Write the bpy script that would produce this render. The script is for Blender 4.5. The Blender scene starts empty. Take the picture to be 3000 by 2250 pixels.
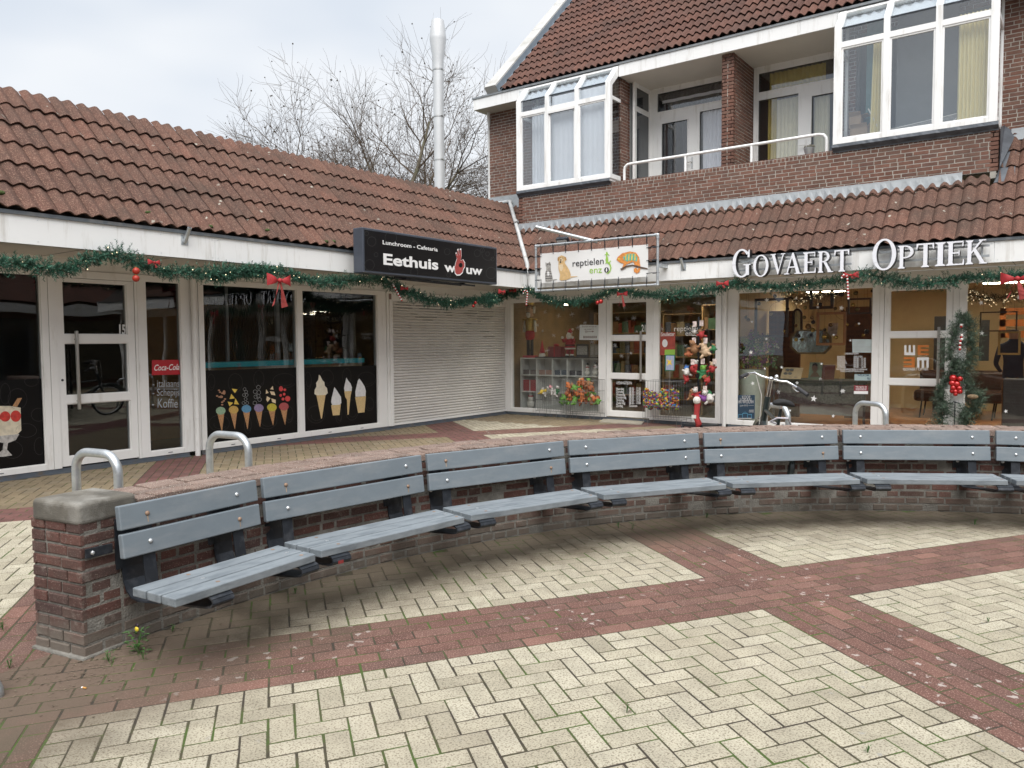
import bpy, bmesh, math, random
from mathutils import Vector, Matrix, Euler
R = math.radians
PI = math.pi
random.seed(7)
scene = bpy.context.scene
COL = scene.collection

# ------------------------------------------------------------------ camera, sky, sun, exposure
CAM = Vector((9.8726, -13.2996, 1.55))
YAW, PITCH, ROLL, FPX = 0.63080, 0.05511, 0.00683, 2273.4
_f = Vector((-math.sin(YAW)*math.cos(PITCH), math.cos(YAW)*math.cos(PITCH), -math.sin(PITCH)))
_r = Vector((math.cos(YAW), math.sin(YAW), 0.0))
_d = _f.cross(_r)
AX_R = _r*math.cos(ROLL) + _d*math.sin(ROLL)
AX_D = -_r*math.sin(ROLL) + _d*math.cos(ROLL)
AX_F = _f
cam_data = bpy.data.cameras.new('camera')
cam_data.sensor_width = 36.0
cam_data.lens = FPX/3000*36
cam_data.clip_start = 0.05
cam_data.clip_end = 500
cam = bpy.data.objects.new('camera', cam_data)
COL.objects.link(cam)
m = Matrix.Identity(4)
for i in range(3):
    m[i][0] = AX_R[i]; m[i][1] = -AX_D[i]; m[i][2] = -AX_F[i]; m[i][3] = CAM[i]
cam.matrix_world = m
scene.camera = cam

SUN_EL, SUN_AZ = R(60), R(146)
world = bpy.data.worlds.new("World")
scene.world = world
world.use_nodes = True
wn = world.node_tree.nodes; wl = world.node_tree.links
wn.clear()
w_out = wn.new('ShaderNodeOutputWorld')
w_bg = wn.new('ShaderNodeBackground'); w_bg.inputs['Strength'].default_value = 0.10
w_sky = wn.new('ShaderNodeTexSky'); w_sky.sky_type = 'NISHITA'; w_sky.sun_disc = False
w_sky.sun_elevation = SUN_EL; w_sky.sun_rotation = SUN_AZ; w_sky.dust_density = 3.0
w_tc = wn.new('ShaderNodeTexCoord')
w_map = wn.new('ShaderNodeMapping'); w_map.inputs['Scale'].default_value = (1.0, 1.0, 2.6)
w_n = wn.new('ShaderNodeTexNoise'); w_n.inputs['Scale'].default_value = 1.7; w_n.inputs['Detail'].default_value = 3.5
w_n.inputs['Roughness'].default_value = 0.45
w_r = wn.new('ShaderNodeValToRGB')
w_r.color_ramp.elements[0].position = 0.40; w_r.color_ramp.elements[0].color = (4.4, 4.95, 5.7, 1)
w_r.color_ramp.elements[1].position = 0.58; w_r.color_ramp.elements[1].color = (6.2, 6.4, 6.65, 1)
w_mix = wn.new('ShaderNodeMixRGB'); w_mix.inputs['Fac'].default_value = 0.93
wl.new(w_tc.outputs['Generated'], w_map.inputs['Vector']); wl.new(w_map.outputs[0], w_n.inputs['Vector'])
wl.new(w_n.outputs['Fac'], w_r.inputs['Fac'])
wl.new(w_sky.outputs[0], w_mix.inputs['Color1']); wl.new(w_r.outputs[0], w_mix.inputs['Color2'])
wl.new(w_mix.outputs[0], w_bg.inputs['Color']); wl.new(w_bg.outputs[0], w_out.inputs['Surface'])

sun_d = bpy.data.lights.new('sun', 'SUN'); sun_d.energy = 3.3; sun_d.angle = R(65); sun_d.color = (1, 0.975, 0.94)
sun = bpy.data.objects.new('sun', sun_d); COL.objects.link(sun)
sdir = Vector((math.sin(SUN_AZ)*math.cos(SUN_EL), math.cos(SUN_AZ)*math.cos(SUN_EL), math.sin(SUN_EL)))
sun.rotation_euler = (-sdir).to_track_quat('-Z', 'Y').to_euler()
sun.location = (10, -20, 20)

scene.view_settings.view_transform = 'Standard'
scene.view_settings.look = 'None'
scene.view_settings.exposure = 0.60
scene.view_settings.gamma = 1.0
scene.cycles.max_bounces = 8
scene.cycles.transparent_max_bounces = 24
scene.cycles.use_denoising = True

# ------------------------------------------------------------------ survey: sight lines onto real planes
def ray(u, v):
    return AX_R*((u-1500)/FPX) + AX_D*((v-1125)/FPX) + AX_F
def onx(u, v, x=0.0):
    d = ray(u, v); return CAM + d*((x-CAM.x)/d.x)
def ony(u, v, y=0.0):
    d = ray(u, v); return CAM + d*((y-CAM.y)/d.y)
def onz(u, v, z=0.0):
    d = ray(u, v); return CAM + d*((z-CAM.z)/d.z)
def Z1(p): return (p[0]*.5125, 600+p[1]*.5125)
def Z2(p): return (550+p[0]*.42948, 600+p[1]*.42948)
def Z3(p): return (1400+p[0]*.45198, 550+p[1]*.45198)
def Z4(p): return (2100+p[0]*.40687, 650+p[1]*.40687)
def K5(p): return (1350+p[0]*.42204, p[1]*.42204)
def K6(p): return (2150+p[0]*.42204, p[1]*.42204)
def PZ(p): return (1500+p[0]*.5118, 850+p[1]*.5118)       # pet shop window survey
def OZ(p): return (2160+p[0]*.3467, 830+p[1]*.3467)       # optician window survey
def WZ(p): return (2650+p[0]*.27132, 850+p[1]*.27132)     # wreath survey

# ------------------------------------------------------------------ materials
def lin(c):
    return tuple(((x/255+0.055)/1.055)**2.4 if x > 10 else x/255/12.92 for x in c)
MATS = {}
def new_mat(name):
    m = bpy.data.materials.new(name); m.use_nodes = True
    nt = m.node_tree; b = nt.nodes['Principled BSDF']
    MATS[name] = m
    return m, nt, b
def mk(name, col, rough=.6, metal=0., var=.12, scale=8., bump=0., bscale=60., rnd=0., spec=.5, emit=None, es=0., coat=0., dirt=None, ds=3., dp=(.5, .7), streak=None):
    m, nt, b = new_mat(name)
    N, L = nt.nodes, nt.links
    tc = N.new('ShaderNodeTexCoord')
    n = N.new('ShaderNodeTexNoise'); n.inputs['Scale'].default_value = scale; n.inputs['Detail'].default_value = 5
    L.new(tc.outputs['Object'], n.inputs['Vector'])
    mr = N.new('ShaderNodeMapRange'); mr.inputs['To Min'].default_value = 1-var; mr.inputs['To Max'].default_value = 1+var
    mr.inputs['From Min'].default_value = .25; mr.inputs['From Max'].default_value = .75
    L.new(n.outputs['Fac'], mr.inputs['Value'])
    hs = N.new('ShaderNodeHueSaturation'); hs.inputs['Color'].default_value = (*col, 1)
    if rnd:
        at = N.new('ShaderNodeAttribute'); at.attribute_name = 'rnd'
        m2 = N.new('ShaderNodeMapRange'); m2.inputs['To Min'].default_value = 1-rnd; m2.inputs['To Max'].default_value = 1+rnd
        L.new(at.outputs['Fac'], m2.inputs['Value'])
        mu = N.new('ShaderNodeMath'); mu.operation = 'MULTIPLY'
        L.new(mr.outputs[0], mu.inputs[0]); L.new(m2.outputs[0], mu.inputs[1]); L.new(mu.outputs[0], hs.inputs['Value'])
    else:
        L.new(mr.outputs[0], hs.inputs['Value'])
    last = hs.outputs[0]
    if dirt:
        n3 = N.new('ShaderNodeTexNoise'); n3.inputs['Scale'].default_value = ds; n3.inputs['Detail'].default_value = 8; n3.inputs['Roughness'].default_value = .65
        if streak:
            mp = N.new('ShaderNodeMapping'); mp.inputs['Scale'].default_value = streak; L.new(tc.outputs['Object'], mp.inputs['Vector']); L.new(mp.outputs[0], n3.inputs['Vector'])
        else: L.new(tc.outputs['Object'], n3.inputs['Vector'])
        r3 = N.new('ShaderNodeMapRange'); r3.inputs['From Min'].default_value = dp[0]; r3.inputs['From Max'].default_value = dp[1]
        L.new(n3.outputs['Fac'], r3.inputs['Value'])
        mx = N.new('ShaderNodeMixRGB'); mx.inputs['Color2'].default_value = (*dirt, 1)
        L.new(r3.outputs[0], mx.inputs['Fac']); L.new(last, mx.inputs['Color1']); last = mx.outputs[0]
    L.new(last, b.inputs['Base Color'])
    b.inputs['Roughness'].default_value = rough; b.inputs['Metallic'].default_value = metal
    b.inputs['Specular IOR Level'].default_value = spec
    if coat: b.inputs['Coat Weight'].default_value = coat
    if emit:
        b.inputs['Emission Color'].default_value = (*emit, 1); b.inputs['Emission Strength'].default_value = es
    if bump:
        n2 = N.new('ShaderNodeTexNoise'); n2.inputs['Scale'].default_value = bscale; n2.inputs['Detail'].default_value = 6
        L.new(tc.outputs['Object'], n2.inputs['Vector'])
        bp = N.new('ShaderNodeBump'); bp.inputs['Strength'].default_value = bump; bp.inputs['Distance'].default_value = .01
        L.new(n2.outputs['Fac'], bp.inputs['Height']); L.new(bp.outputs[0], b.inputs['Normal'])
    return m
def granular(name, ramp, rough=.85, speck=(.8, .75, .65), speck_scale=260., speck_thr=.62, speck_mix=.6, dark=(.05, .04, .03),
             dark_scale=2.0, dark_rng=(.52, .75), dark_mix=.7, lichen=None, lichen_scale=9., lichen_thr=.10, bump=.5, grain=.16, gscale=120., extra=None):
    """fired clay / concrete surface: per-piece tone (rnd), aggregate speckle, grime, lichen"""
    m, nt, b = new_mat(name)
    N, L = nt.nodes, nt.links
    tc = N.new('ShaderNodeTexCoord'); at = N.new('ShaderNodeAttribute'); at.attribute_name = 'rnd'
    cr = N.new('ShaderNodeValToRGB')
    el = cr.color_ramp.elements
    el[0].position = 0; el[0].color = (*ramp[0], 1); el[1].position = 1; el[1].color = (*ramp[-1], 1)
    for i, c in enumerate(ramp[1:-1]):
        e = el.new((i+1)/(len(ramp)-1)); e.color = (*c, 1)
    L.new(at.outputs['Fac'], cr.inputs['Fac'])
    last = cr.outputs[0]
    n = N.new('ShaderNodeTexNoise'); n.inputs['Scale'].default_value = gscale; n.inputs['Detail'].default_value = 4; n.inputs['Roughness'].default_value = .8
    L.new(tc.outputs['Object'], n.inputs['Vector'])
    mr = N.new('ShaderNodeMapRange'); mr.inputs['From Min'].default_value = .3; mr.inputs['From Max'].default_value = .7
    mr.inputs['To Min'].default_value = 1-grain; mr.inputs['To Max'].default_value = 1+grain
    L.new(n.outputs['Fac'], mr.inputs['Value'])
    nb = N.new('ShaderNodeTexNoise'); nb.inputs['Scale'].default_value = 6.5; nb.inputs['Detail'].default_value = 6
    L.new(tc.outputs['Object'], nb.inputs['Vector'])
    mb = N.new('ShaderNodeMapRange'); mb.inputs['From Min'].default_value = .3; mb.inputs['From Max'].default_value = .7
    mb.inputs['To Min'].default_value = .84; mb.inputs['To Max'].default_value = 1.14
    L.new(nb.outputs['Fac'], mb.inputs['Value'])
    mm = N.new('ShaderNodeMath'); mm.operation = 'MULTIPLY'; L.new(mr.outputs[0], mm.inputs[0]); L.new(mb.outputs[0], mm.inputs[1])
    hs = N.new('ShaderNodeHueSaturation'); L.new(mm.outputs[0], hs.inputs['Value']); L.new(last, hs.inputs['Color']); last = hs.outputs[0]
    def mixin(last, fac_out, col, amount):
        mu = N.new('ShaderNodeMath'); mu.operation = 'MULTIPLY'; mu.inputs[1].default_value = amount; L.new(fac_out, mu.inputs[0])
        mx = N.new('ShaderNodeMixRGB'); mx.inputs['Color2'].default_value = (*col, 1)
        L.new(mu.outputs[0], mx.inputs['Fac']); L.new(last, mx.inputs['Color1']); return mx.outputs[0]
    if speck:
        v = N.new('ShaderNodeTexNoise'); v.inputs['Scale'].default_value = speck_scale; v.inputs['Detail'].default_value = 1
        L.new(tc.outputs['Object'], v.inputs['Vector'])
        r = N.new('ShaderNodeMapRange'); r.inputs['From Min'].default_value = speck_thr; r.inputs['From Max'].default_value = speck_thr+.05
        L.new(v.outputs['Fac'], r.inputs['Value']); last = mixin(last, r.outputs[0], speck, speck_mix)
    if dark:
        v = N.new('ShaderNodeTexNoise'); v.inputs['Scale'].default_value = dark_scale; v.inputs['Detail'].default_value = 9; v.inputs['Roughness'].default_value = .68
        L.new(tc.outputs['Object'], v.inputs['Vector'])
        r = N.new('ShaderNodeMapRange'); r.inputs['From Min'].default_value = dark_rng[0]; r.inputs['From Max'].default_value = dark_rng[1]
        L.new(v.outputs['Fac'], r.inputs['Value']); last = mixin(last, r.outputs[0], dark, dark_mix)
    if lichen:
        v = N.new('ShaderNodeTexVoronoi'); v.inputs['Scale'].default_value = lichen_scale
        wv = N.new('ShaderNodeTexNoise'); wv.inputs['Scale'].default_value = lichen_scale*3; wv.inputs['Detail'].default_value = 3
        L.new(tc.outputs['Object'], wv.inputs['Vector'])
        vm = N.new('ShaderNodeMixRGB'); vm.blend_type = 'ADD'; vm.inputs['Fac'].default_value = .06
        L.new(tc.outputs['Object'], vm.inputs['Color1']); L.new(wv.outputs['Color'], vm.inputs['Color2'])
        L.new(vm.outputs[0], v.inputs['Vector'])
        # only some cells carry a spot
        sp = N.new('ShaderNodeSeparateColor'); L.new(v.outputs['Color'], sp.inputs[0])
        gt = N.new('ShaderNodeMath'); gt.operation = 'GREATER_THAN'; gt.inputs[1].default_value = .62; L.new(sp.outputs[0], gt.inputs[0])
        pn = N.new('ShaderNodeTexNoise'); pn.inputs['Scale'].default_value = .8; L.new(tc.outputs['Object'], pn.inputs['Vector'])
        pr = N.new('ShaderNodeMapRange'); pr.inputs['From Min'].default_value = .48; pr.inputs['From Max'].default_value = .58; L.new(pn.outputs['Fac'], pr.inputs['Value'])
        lt = N.new('ShaderNodeMapRange'); lt.inputs['From Min'].default_value = lichen_thr+.05; lt.inputs['From Max'].default_value = lichen_thr
        L.new(v.outputs['Distance'], lt.inputs['Value'])
        m1 = N.new('ShaderNodeMath'); m1.operation = 'MULTIPLY'; L.new(lt.outputs[0], m1.inputs[0]); L.new(gt.outputs[0], m1.inputs[1])
        m2 = N.new('ShaderNodeMath'); m2.operation = 'MULTIPLY'; L.new(m1.outputs[0], m2.inputs[0]); L.new(pr.outputs[0], m2.inputs[1])
        last = mixin(last, m2.outputs[0], lichen, .8)
    if extra:
        last = extra(N, L, tc, last, mixin)
    L.new(last, b.inputs['Base Color']); b.inputs['Roughness'].default_value = rough; b.inputs['Specular IOR Level'].default_value = .3
    if bump:
        bp = N.new('ShaderNodeBump'); bp.inputs['Strength'].default_value = bump; bp.inputs['Distance'].default_value = .004
        L.new(n.outputs['Fac'], bp.inputs['Height']); L.new(bp.outputs[0], b.inputs['Normal'])
    return m
def glass_mat(name, tint=(1, 1, 1), boost=1.5, ior=1.5, rough=0.0):
    m, nt, b = new_mat(name)
    N, L = nt.nodes, nt.links
    N.remove(b); out = N['Material Output']
    ge = N.new('ShaderNodeNewGeometry'); dt = N.new('ShaderNodeVectorMath'); dt.operation = 'DOT_PRODUCT'
    L.new(ge.outputs['Incoming'], dt.inputs[0]); L.new(ge.outputs['True Normal'], dt.inputs[1])
    last = dt.outputs['Value']
    for op, v in (('ABSOLUTE', None), ('SUBTRACT', 1.0), ('POWER', 5.0), ('MULTIPLY_ADD', .95)):   # Schlick, the same from both sides
        q = N.new('ShaderNodeMath'); q.operation = op
        if op == 'SUBTRACT': q.inputs[0].default_value = 1.0; L.new(last, q.inputs[1])
        else:
            L.new(last, q.inputs[0])
            if v is not None: q.inputs[1].default_value = v
            if op == 'MULTIPLY_ADD': q.inputs[2].default_value = .045
        last = q.outputs[0]
    mu = N.new('ShaderNodeMath'); mu.operation = 'MULTIPLY'; mu.inputs[1].default_value = boost*.6; mu.use_clamp = True
    L.new(last, mu.inputs[0])
    tr = N.new('ShaderNodeBsdfTransparent'); tr.inputs[0].default_value = (*tint, 1)
    gl = N.new('ShaderNodeBsdfGlossy'); gl.inputs['Roughness'].default_value = rough
    # float glass is never perfectly flat
    tc = N.new('ShaderNodeTexCoord'); n = N.new('ShaderNodeTexNoise'); n.inputs['Scale'].default_value = 1.6; n.inputs['Detail'].default_value = 1
    L.new(tc.outputs['Object'], n.inputs['Vector'])
    bp = N.new('ShaderNodeBump'); bp.inputs['Strength'].default_value = .12; bp.inputs['Distance'].default_value = .02
    L.new(n.outputs['Fac'], bp.inputs['Height']); L.new(bp.outputs[0], gl.inputs['Normal'])
    mx = N.new('ShaderNodeMixShader'); L.new(mu.outputs[0], mx.inputs[0]); L.new(tr.outputs[0], mx.inputs[1]); L.new(gl.outputs[0], mx.inputs[2])
    L.new(mx.outputs[0], out.inputs['Surface'])
    return m
def emi(name, col, s):
    m, nt, b = new_mat(name)
    b.inputs['Base Color'].default_value = (*col, 1)
    b.inputs['Emission Color'].default_value = (*col, 1); b.inputs['Emission Strength'].default_value = s
    return m

white = mk('white_frame', (.78, .77, .75), .42, var=.03, scale=3, dirt=(.42, .38, .32), ds=3, dp=(.58, .95), streak=(3, 3, .6))
white_fascia = mk('white_fascia', (.85, .85, .84), .38, var=.025, scale=1.4, dirt=(.50, .47, .42), ds=2.5, dp=(.53, .84), streak=(4, 4, .5))
soffit_m = mk('soffit_board', (.62, .59, .54), .5, var=.04, scale=2)
grey_trim = mk('grey_trim', (.10, .115, .13), .5, var=.15, scale=6, dirt=(.2, .19, .18), ds=5)
plinth_m = mk('plinth_grey', (.09, .105, .125), .6, var=.15, scale=5, dirt=(.12, .1, .08), ds=6)
alu = mk('galvanised_steel', (.50, .53, .55), .42, .75, var=.18, scale=14, bump=.15, bscale=30, dirt=(.62, .64, .65), ds=18, dp=(.5, .7))
zinc = mk('zinc_sheet', (.26, .275, .285), .6, .3, var=.25, scale=9, bump=.5, bscale=14, dirt=(.22, .24, .26), ds=9, dp=(.45, .75))
lead_m = mk('lead_sheet', (.085, .095, .11), .55, .2, var=.3, scale=7, bump=.5, bscale=10)
steel = mk('brushed_steel', (.56, .55, .53), .3, .95, var=.08, scale=4)
flue_m = mk('flue_steel', (.60, .61, .62), .5, .2, var=.05, scale=3)
bench_m = mk('bench_board_paint', (.158, .188, .212), .5, var=.08, scale=5, bump=.08, bscale=40, dirt=(.205, .228, .245), ds=6, dp=(.48, .7), streak=(.6, 2, 2))
seat_m = mk('seat_plank_paint', (.195, .22, .24), .5, var=.12, scale=6, bump=.1, bscale=40, dirt=(.125, .145, .162), ds=9, dp=(.46, .66), streak=(.6, 2, 2))
iron = mk('black_steel', (.022, .026, .033), .38, .2, var=.3, scale=12, dirt=(.06, .065, .075), ds=14)
red_chip = mk('red_chipped_paint', (.18, .02, .02), .5, var=.2)
bolt_m = mk('bolt_zinc', (.72, .74, .75), .3, .8, var=.1)
rust_m = mk('bolt_rusty', (.30, .20, .14), .6, .4, var=.3)
rust_run = mk('rust_run', (.32, .24, .17), .8, var=.3, scale=30)
def moss_tip(N, L, tc, last, mixin):
    return last
tile_m = granular('roof_tile', [(.082, .044, .033), (.106, .055, .041), (.12, .062, .045), (.094, .051, .039), (.134, .064, .046)], rough=.9,
                  speck=(.30, .19, .14), speck_scale=75, speck_thr=.585, speck_mix=.6, dark=(.050, .042, .034), dark_scale=1.6, dark_rng=(.46, .72), dark_mix=.62,
                  lichen=(.42, .41, .35), lichen_scale=7, lichen_thr=.12, bump=.9, grain=.38, gscale=60)
tile_up_m = granular('upper_roof_tile', [(.078, .039, .031), (.108, .051, .038), (.124, .059, .044), (.092, .048, .039)], rough=.9,
                  speck=(.36, .22, .17), speck_scale=90, speck_thr=.62, speck_mix=.4, dark=(.055, .042, .036), dark_scale=1.3, dark_rng=(.46, .72), dark_mix=.55, bump=.8, grain=.25, gscale=60)
brick_far_m = granular('facade_brick', [(.135, .070, .053), (.168, .083, .060), (.195, .098, .072), (.158, .092, .070), (.14, .074, .058)], rough=.85,
                  speck=None, dark=(.10, .075, .065), dark_scale=1.2, dark_rng=(.5, .8), dark_mix=.45, bump=.3, grain=.16, gscale=30)
mortar_far = mk('facade_mortar', (.44, .415, .37), .95, var=.12, scale=12, bump=.3, bscale=80, dirt=(.26, .24, .21), ds=1.5)
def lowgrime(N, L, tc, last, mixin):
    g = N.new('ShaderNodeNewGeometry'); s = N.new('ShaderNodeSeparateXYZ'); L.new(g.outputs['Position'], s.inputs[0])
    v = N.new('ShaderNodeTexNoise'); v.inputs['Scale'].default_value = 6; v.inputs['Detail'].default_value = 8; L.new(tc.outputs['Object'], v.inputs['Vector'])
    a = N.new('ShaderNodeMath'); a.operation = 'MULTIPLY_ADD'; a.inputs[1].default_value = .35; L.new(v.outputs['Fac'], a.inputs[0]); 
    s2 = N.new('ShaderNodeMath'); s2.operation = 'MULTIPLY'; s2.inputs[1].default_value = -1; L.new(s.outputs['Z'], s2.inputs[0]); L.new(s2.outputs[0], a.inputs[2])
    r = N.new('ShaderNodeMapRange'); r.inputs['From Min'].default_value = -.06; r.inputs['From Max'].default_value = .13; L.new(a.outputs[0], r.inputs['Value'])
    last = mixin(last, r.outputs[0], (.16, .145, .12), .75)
    # pale efflorescence / lime smears
    v = N.new('ShaderNodeTexNoise'); v.inputs['Scale'].default_value = 11; v.inputs['Detail'].default_value = 8; v.inputs['Roughness'].default_value = .75; L.new(tc.outputs['Object'], v.inputs['Vector'])
    r = N.new('ShaderNodeMapRange'); r.inputs['From Min'].default_value = .56; r.inputs['From Max'].default_value = .74; L.new(v.outputs['Fac'], r.inputs['Value'])
    return mixin(last, r.outputs[0], (.34, .30, .26), .55)
brick_near_m = granular('garden_wall_brick', [(.080, .043, .036), (.108, .051, .042), (.128, .060, .048), (.095, .055, .047), (.075, .045, .040)], rough=.9,
                  speck=(.40, .33, .28), speck_scale=150, speck_thr=.66, speck_mix=.45, dark=(.055, .045, .038), dark_scale=3.2, dark_rng=(.5, .75), dark_mix=.6, bump=1.0, grain=.2, gscale=55, extra=lowgrime)
mortar_near = mk('garden_wall_mortar', (.195, .185, .165), .98, var=.3, scale=14, bump=1.0, bscale=90, dirt=(.10, .095, .078), ds=4, dp=(.48, .72))
coping_m = granular('coping_brick', [(.165, .115, .094), (.20, .138, .112), (.19, .135, .112), (.245, .175, .145), (.15, .108, .09)], rough=.9,
                  speck=(.60, .55, .48), speck_scale=170, speck_thr=.62, speck_mix=.6, dark=(.13, .10, .08), dark_scale=5, dark_rng=(.5, .74), dark_mix=.55, bump=1.0, grain=.25, gscale=70)
cap_m = mk('weathered_concrete', (.118, .108, .09), .95, var=.4, scale=7, bump=.35, bscale=160, dirt=(.27, .26, .235), ds=5, dp=(.46, .74))

# curved wall geometry (needed by the ground dirt too)
CC = Vector((11.55, -10.51, 0)); RF, RB = 5.68, 6.055
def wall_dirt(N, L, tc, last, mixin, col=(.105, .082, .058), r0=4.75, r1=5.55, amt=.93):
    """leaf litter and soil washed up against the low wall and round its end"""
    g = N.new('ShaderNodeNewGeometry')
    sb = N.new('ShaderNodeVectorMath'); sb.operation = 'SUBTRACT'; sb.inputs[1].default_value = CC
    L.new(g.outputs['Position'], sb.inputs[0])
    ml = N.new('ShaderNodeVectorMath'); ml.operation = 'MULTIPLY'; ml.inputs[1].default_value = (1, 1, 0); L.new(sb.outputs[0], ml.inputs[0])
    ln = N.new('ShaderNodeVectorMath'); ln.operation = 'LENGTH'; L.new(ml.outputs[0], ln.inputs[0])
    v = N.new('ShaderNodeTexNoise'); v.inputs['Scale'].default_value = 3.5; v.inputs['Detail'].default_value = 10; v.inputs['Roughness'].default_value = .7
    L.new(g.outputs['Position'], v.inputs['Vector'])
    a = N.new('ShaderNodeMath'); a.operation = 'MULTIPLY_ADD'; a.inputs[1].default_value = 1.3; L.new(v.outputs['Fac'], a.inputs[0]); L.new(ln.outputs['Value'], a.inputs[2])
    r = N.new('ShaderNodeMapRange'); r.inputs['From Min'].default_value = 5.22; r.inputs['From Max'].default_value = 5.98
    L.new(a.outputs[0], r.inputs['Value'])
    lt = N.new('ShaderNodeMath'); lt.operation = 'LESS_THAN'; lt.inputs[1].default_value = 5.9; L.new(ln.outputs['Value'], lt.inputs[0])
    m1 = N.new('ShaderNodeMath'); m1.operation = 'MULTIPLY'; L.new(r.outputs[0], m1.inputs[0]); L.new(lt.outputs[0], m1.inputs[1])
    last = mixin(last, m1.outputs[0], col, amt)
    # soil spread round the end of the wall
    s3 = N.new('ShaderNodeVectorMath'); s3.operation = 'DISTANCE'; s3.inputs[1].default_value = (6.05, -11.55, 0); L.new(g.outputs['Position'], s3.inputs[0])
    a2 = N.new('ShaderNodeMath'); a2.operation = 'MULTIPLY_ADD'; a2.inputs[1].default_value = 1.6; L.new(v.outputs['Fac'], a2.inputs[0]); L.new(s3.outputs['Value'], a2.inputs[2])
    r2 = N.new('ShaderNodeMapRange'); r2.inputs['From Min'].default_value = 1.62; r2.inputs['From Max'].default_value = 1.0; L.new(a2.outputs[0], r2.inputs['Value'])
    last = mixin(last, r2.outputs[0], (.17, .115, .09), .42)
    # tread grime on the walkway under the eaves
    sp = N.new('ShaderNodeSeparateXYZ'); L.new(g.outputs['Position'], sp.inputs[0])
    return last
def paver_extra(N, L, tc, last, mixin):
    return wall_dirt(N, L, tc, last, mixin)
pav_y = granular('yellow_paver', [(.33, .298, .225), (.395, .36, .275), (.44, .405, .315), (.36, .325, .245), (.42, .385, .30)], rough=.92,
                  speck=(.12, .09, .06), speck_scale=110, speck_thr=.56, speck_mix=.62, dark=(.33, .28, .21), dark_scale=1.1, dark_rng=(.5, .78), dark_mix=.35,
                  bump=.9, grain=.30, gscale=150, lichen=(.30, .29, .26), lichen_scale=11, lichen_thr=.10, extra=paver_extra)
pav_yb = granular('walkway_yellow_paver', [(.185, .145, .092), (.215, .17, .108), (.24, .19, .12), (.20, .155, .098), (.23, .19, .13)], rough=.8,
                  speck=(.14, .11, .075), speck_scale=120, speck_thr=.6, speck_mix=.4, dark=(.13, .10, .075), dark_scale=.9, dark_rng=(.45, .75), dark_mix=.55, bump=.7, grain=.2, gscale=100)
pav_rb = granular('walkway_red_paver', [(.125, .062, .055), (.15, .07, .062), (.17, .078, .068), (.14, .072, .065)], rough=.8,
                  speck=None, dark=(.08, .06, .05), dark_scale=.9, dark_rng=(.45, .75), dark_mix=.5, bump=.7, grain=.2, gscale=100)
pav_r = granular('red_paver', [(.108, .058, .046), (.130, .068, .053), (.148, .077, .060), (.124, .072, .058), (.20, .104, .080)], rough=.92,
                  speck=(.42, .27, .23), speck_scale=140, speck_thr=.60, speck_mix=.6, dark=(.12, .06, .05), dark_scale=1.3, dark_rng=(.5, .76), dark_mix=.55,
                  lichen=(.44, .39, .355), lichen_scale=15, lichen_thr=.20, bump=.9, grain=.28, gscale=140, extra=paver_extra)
def joint_mat():
    m, nt, b = new_mat('joint_soil')
    N, L = nt.nodes, nt.links
    tc = N.new('ShaderNodeTexCoord')
    n = N.new('ShaderNodeTexNoise'); n.inputs['Scale'].default_value = 2.6; n.inputs['Detail'].default_value = 7; n.inputs['Roughness'].default_value = .7
    L.new(tc.outputs['Object'], n.inputs['Vector'])
    cr = N.new('ShaderNodeValToRGB'); e = cr.color_ramp.elements
    e[0].position = .42; e[0].color = (.045, .036, .026, 1); e[1].position = .60; e[1].color = (.06, .10, .018, 1)
    x = e.new(.5); x.color = (.07, .062, .033, 1)
    L.new(n.outputs['Fac'], cr.inputs['Fac'])
    L.new(cr.outputs[0], b.inputs['Base Color']); b.inputs['Roughness'].default_value = 1
    n2 = N.new('ShaderNodeTexNoise'); n2.inputs['Scale'].default_value = 150; L.new(tc.outputs['Object'], n2.inputs['Vector'])
    bp = N.new('ShaderNodeBump'); bp.inputs['Strength'].default_value = 1; bp.inputs['Distance'].default_value = .01; L.new(n2.outputs['Fac'], bp.inputs['Height']); L.new(bp.outputs[0], b.inputs['Normal'])
    return m
joint_m = joint_mat()
glass_shop = glass_mat('shop_glass', (.95, .96, .95), 2.3)
glass_up = glass_mat('house_glass', (.95, .97, .98), 5.2)
glass_dark = glass_mat('tinted_glass', (.8, .82, .83), 2.2)
film_m = mk('black_window_film', (.004, .004, .0045), .3, var=.1, spec=.25)
black_box = mk('sign_black', (.005, .005, .006), .4, var=.1, spec=.3)
sign_side = mk('sign_casing', (.055, .065, .085), .45, var=.1)
letter_w = mk('letter_acrylic', (.78, .79, .84), .3, var=.01)
letter_k = mk('letter_side_black', (.012, .012, .013), .35)
banner_w = mk('banner_pvc', (.76, .76, .75), .5, var=.02, scale=2)
txt_w = mk('lettering_white', (.8, .8, .8), .5, var=.0)
txt_dim = mk('lettering_grey', (.42, .42, .42), .6, var=.0)
txt_d = mk('lettering_dark', (.03, .03, .035), .5, var=.0)
needle_m = mk('artificial_fir', (.030, .105, .066), .6, var=.45, scale=22, rnd=.5)
needle2_m = mk('artificial_fir_grey', (.060, .095, .062), .6, var=.4, scale=22, rnd=.5)
twig_m = mk('garland_wire', (.02, .045, .02), .7)
led_m = emi('warm_led', (1, .80, .5), 1.3)
red_gloss = mk('red_bauble', (.42, .012, .012), .18, .35, var=.05, coat=.4)
red_cloth = mk('red_ribbon', (.34, .018, .022), .65, var=.2, scale=20)
red_mesh = mk('red_mesh_ribbon', (.30, .045, .04), .8, var=.3, scale=60)
white_gl = mk('white_bead', (.75, .72, .70), .3, var=.05)
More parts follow.
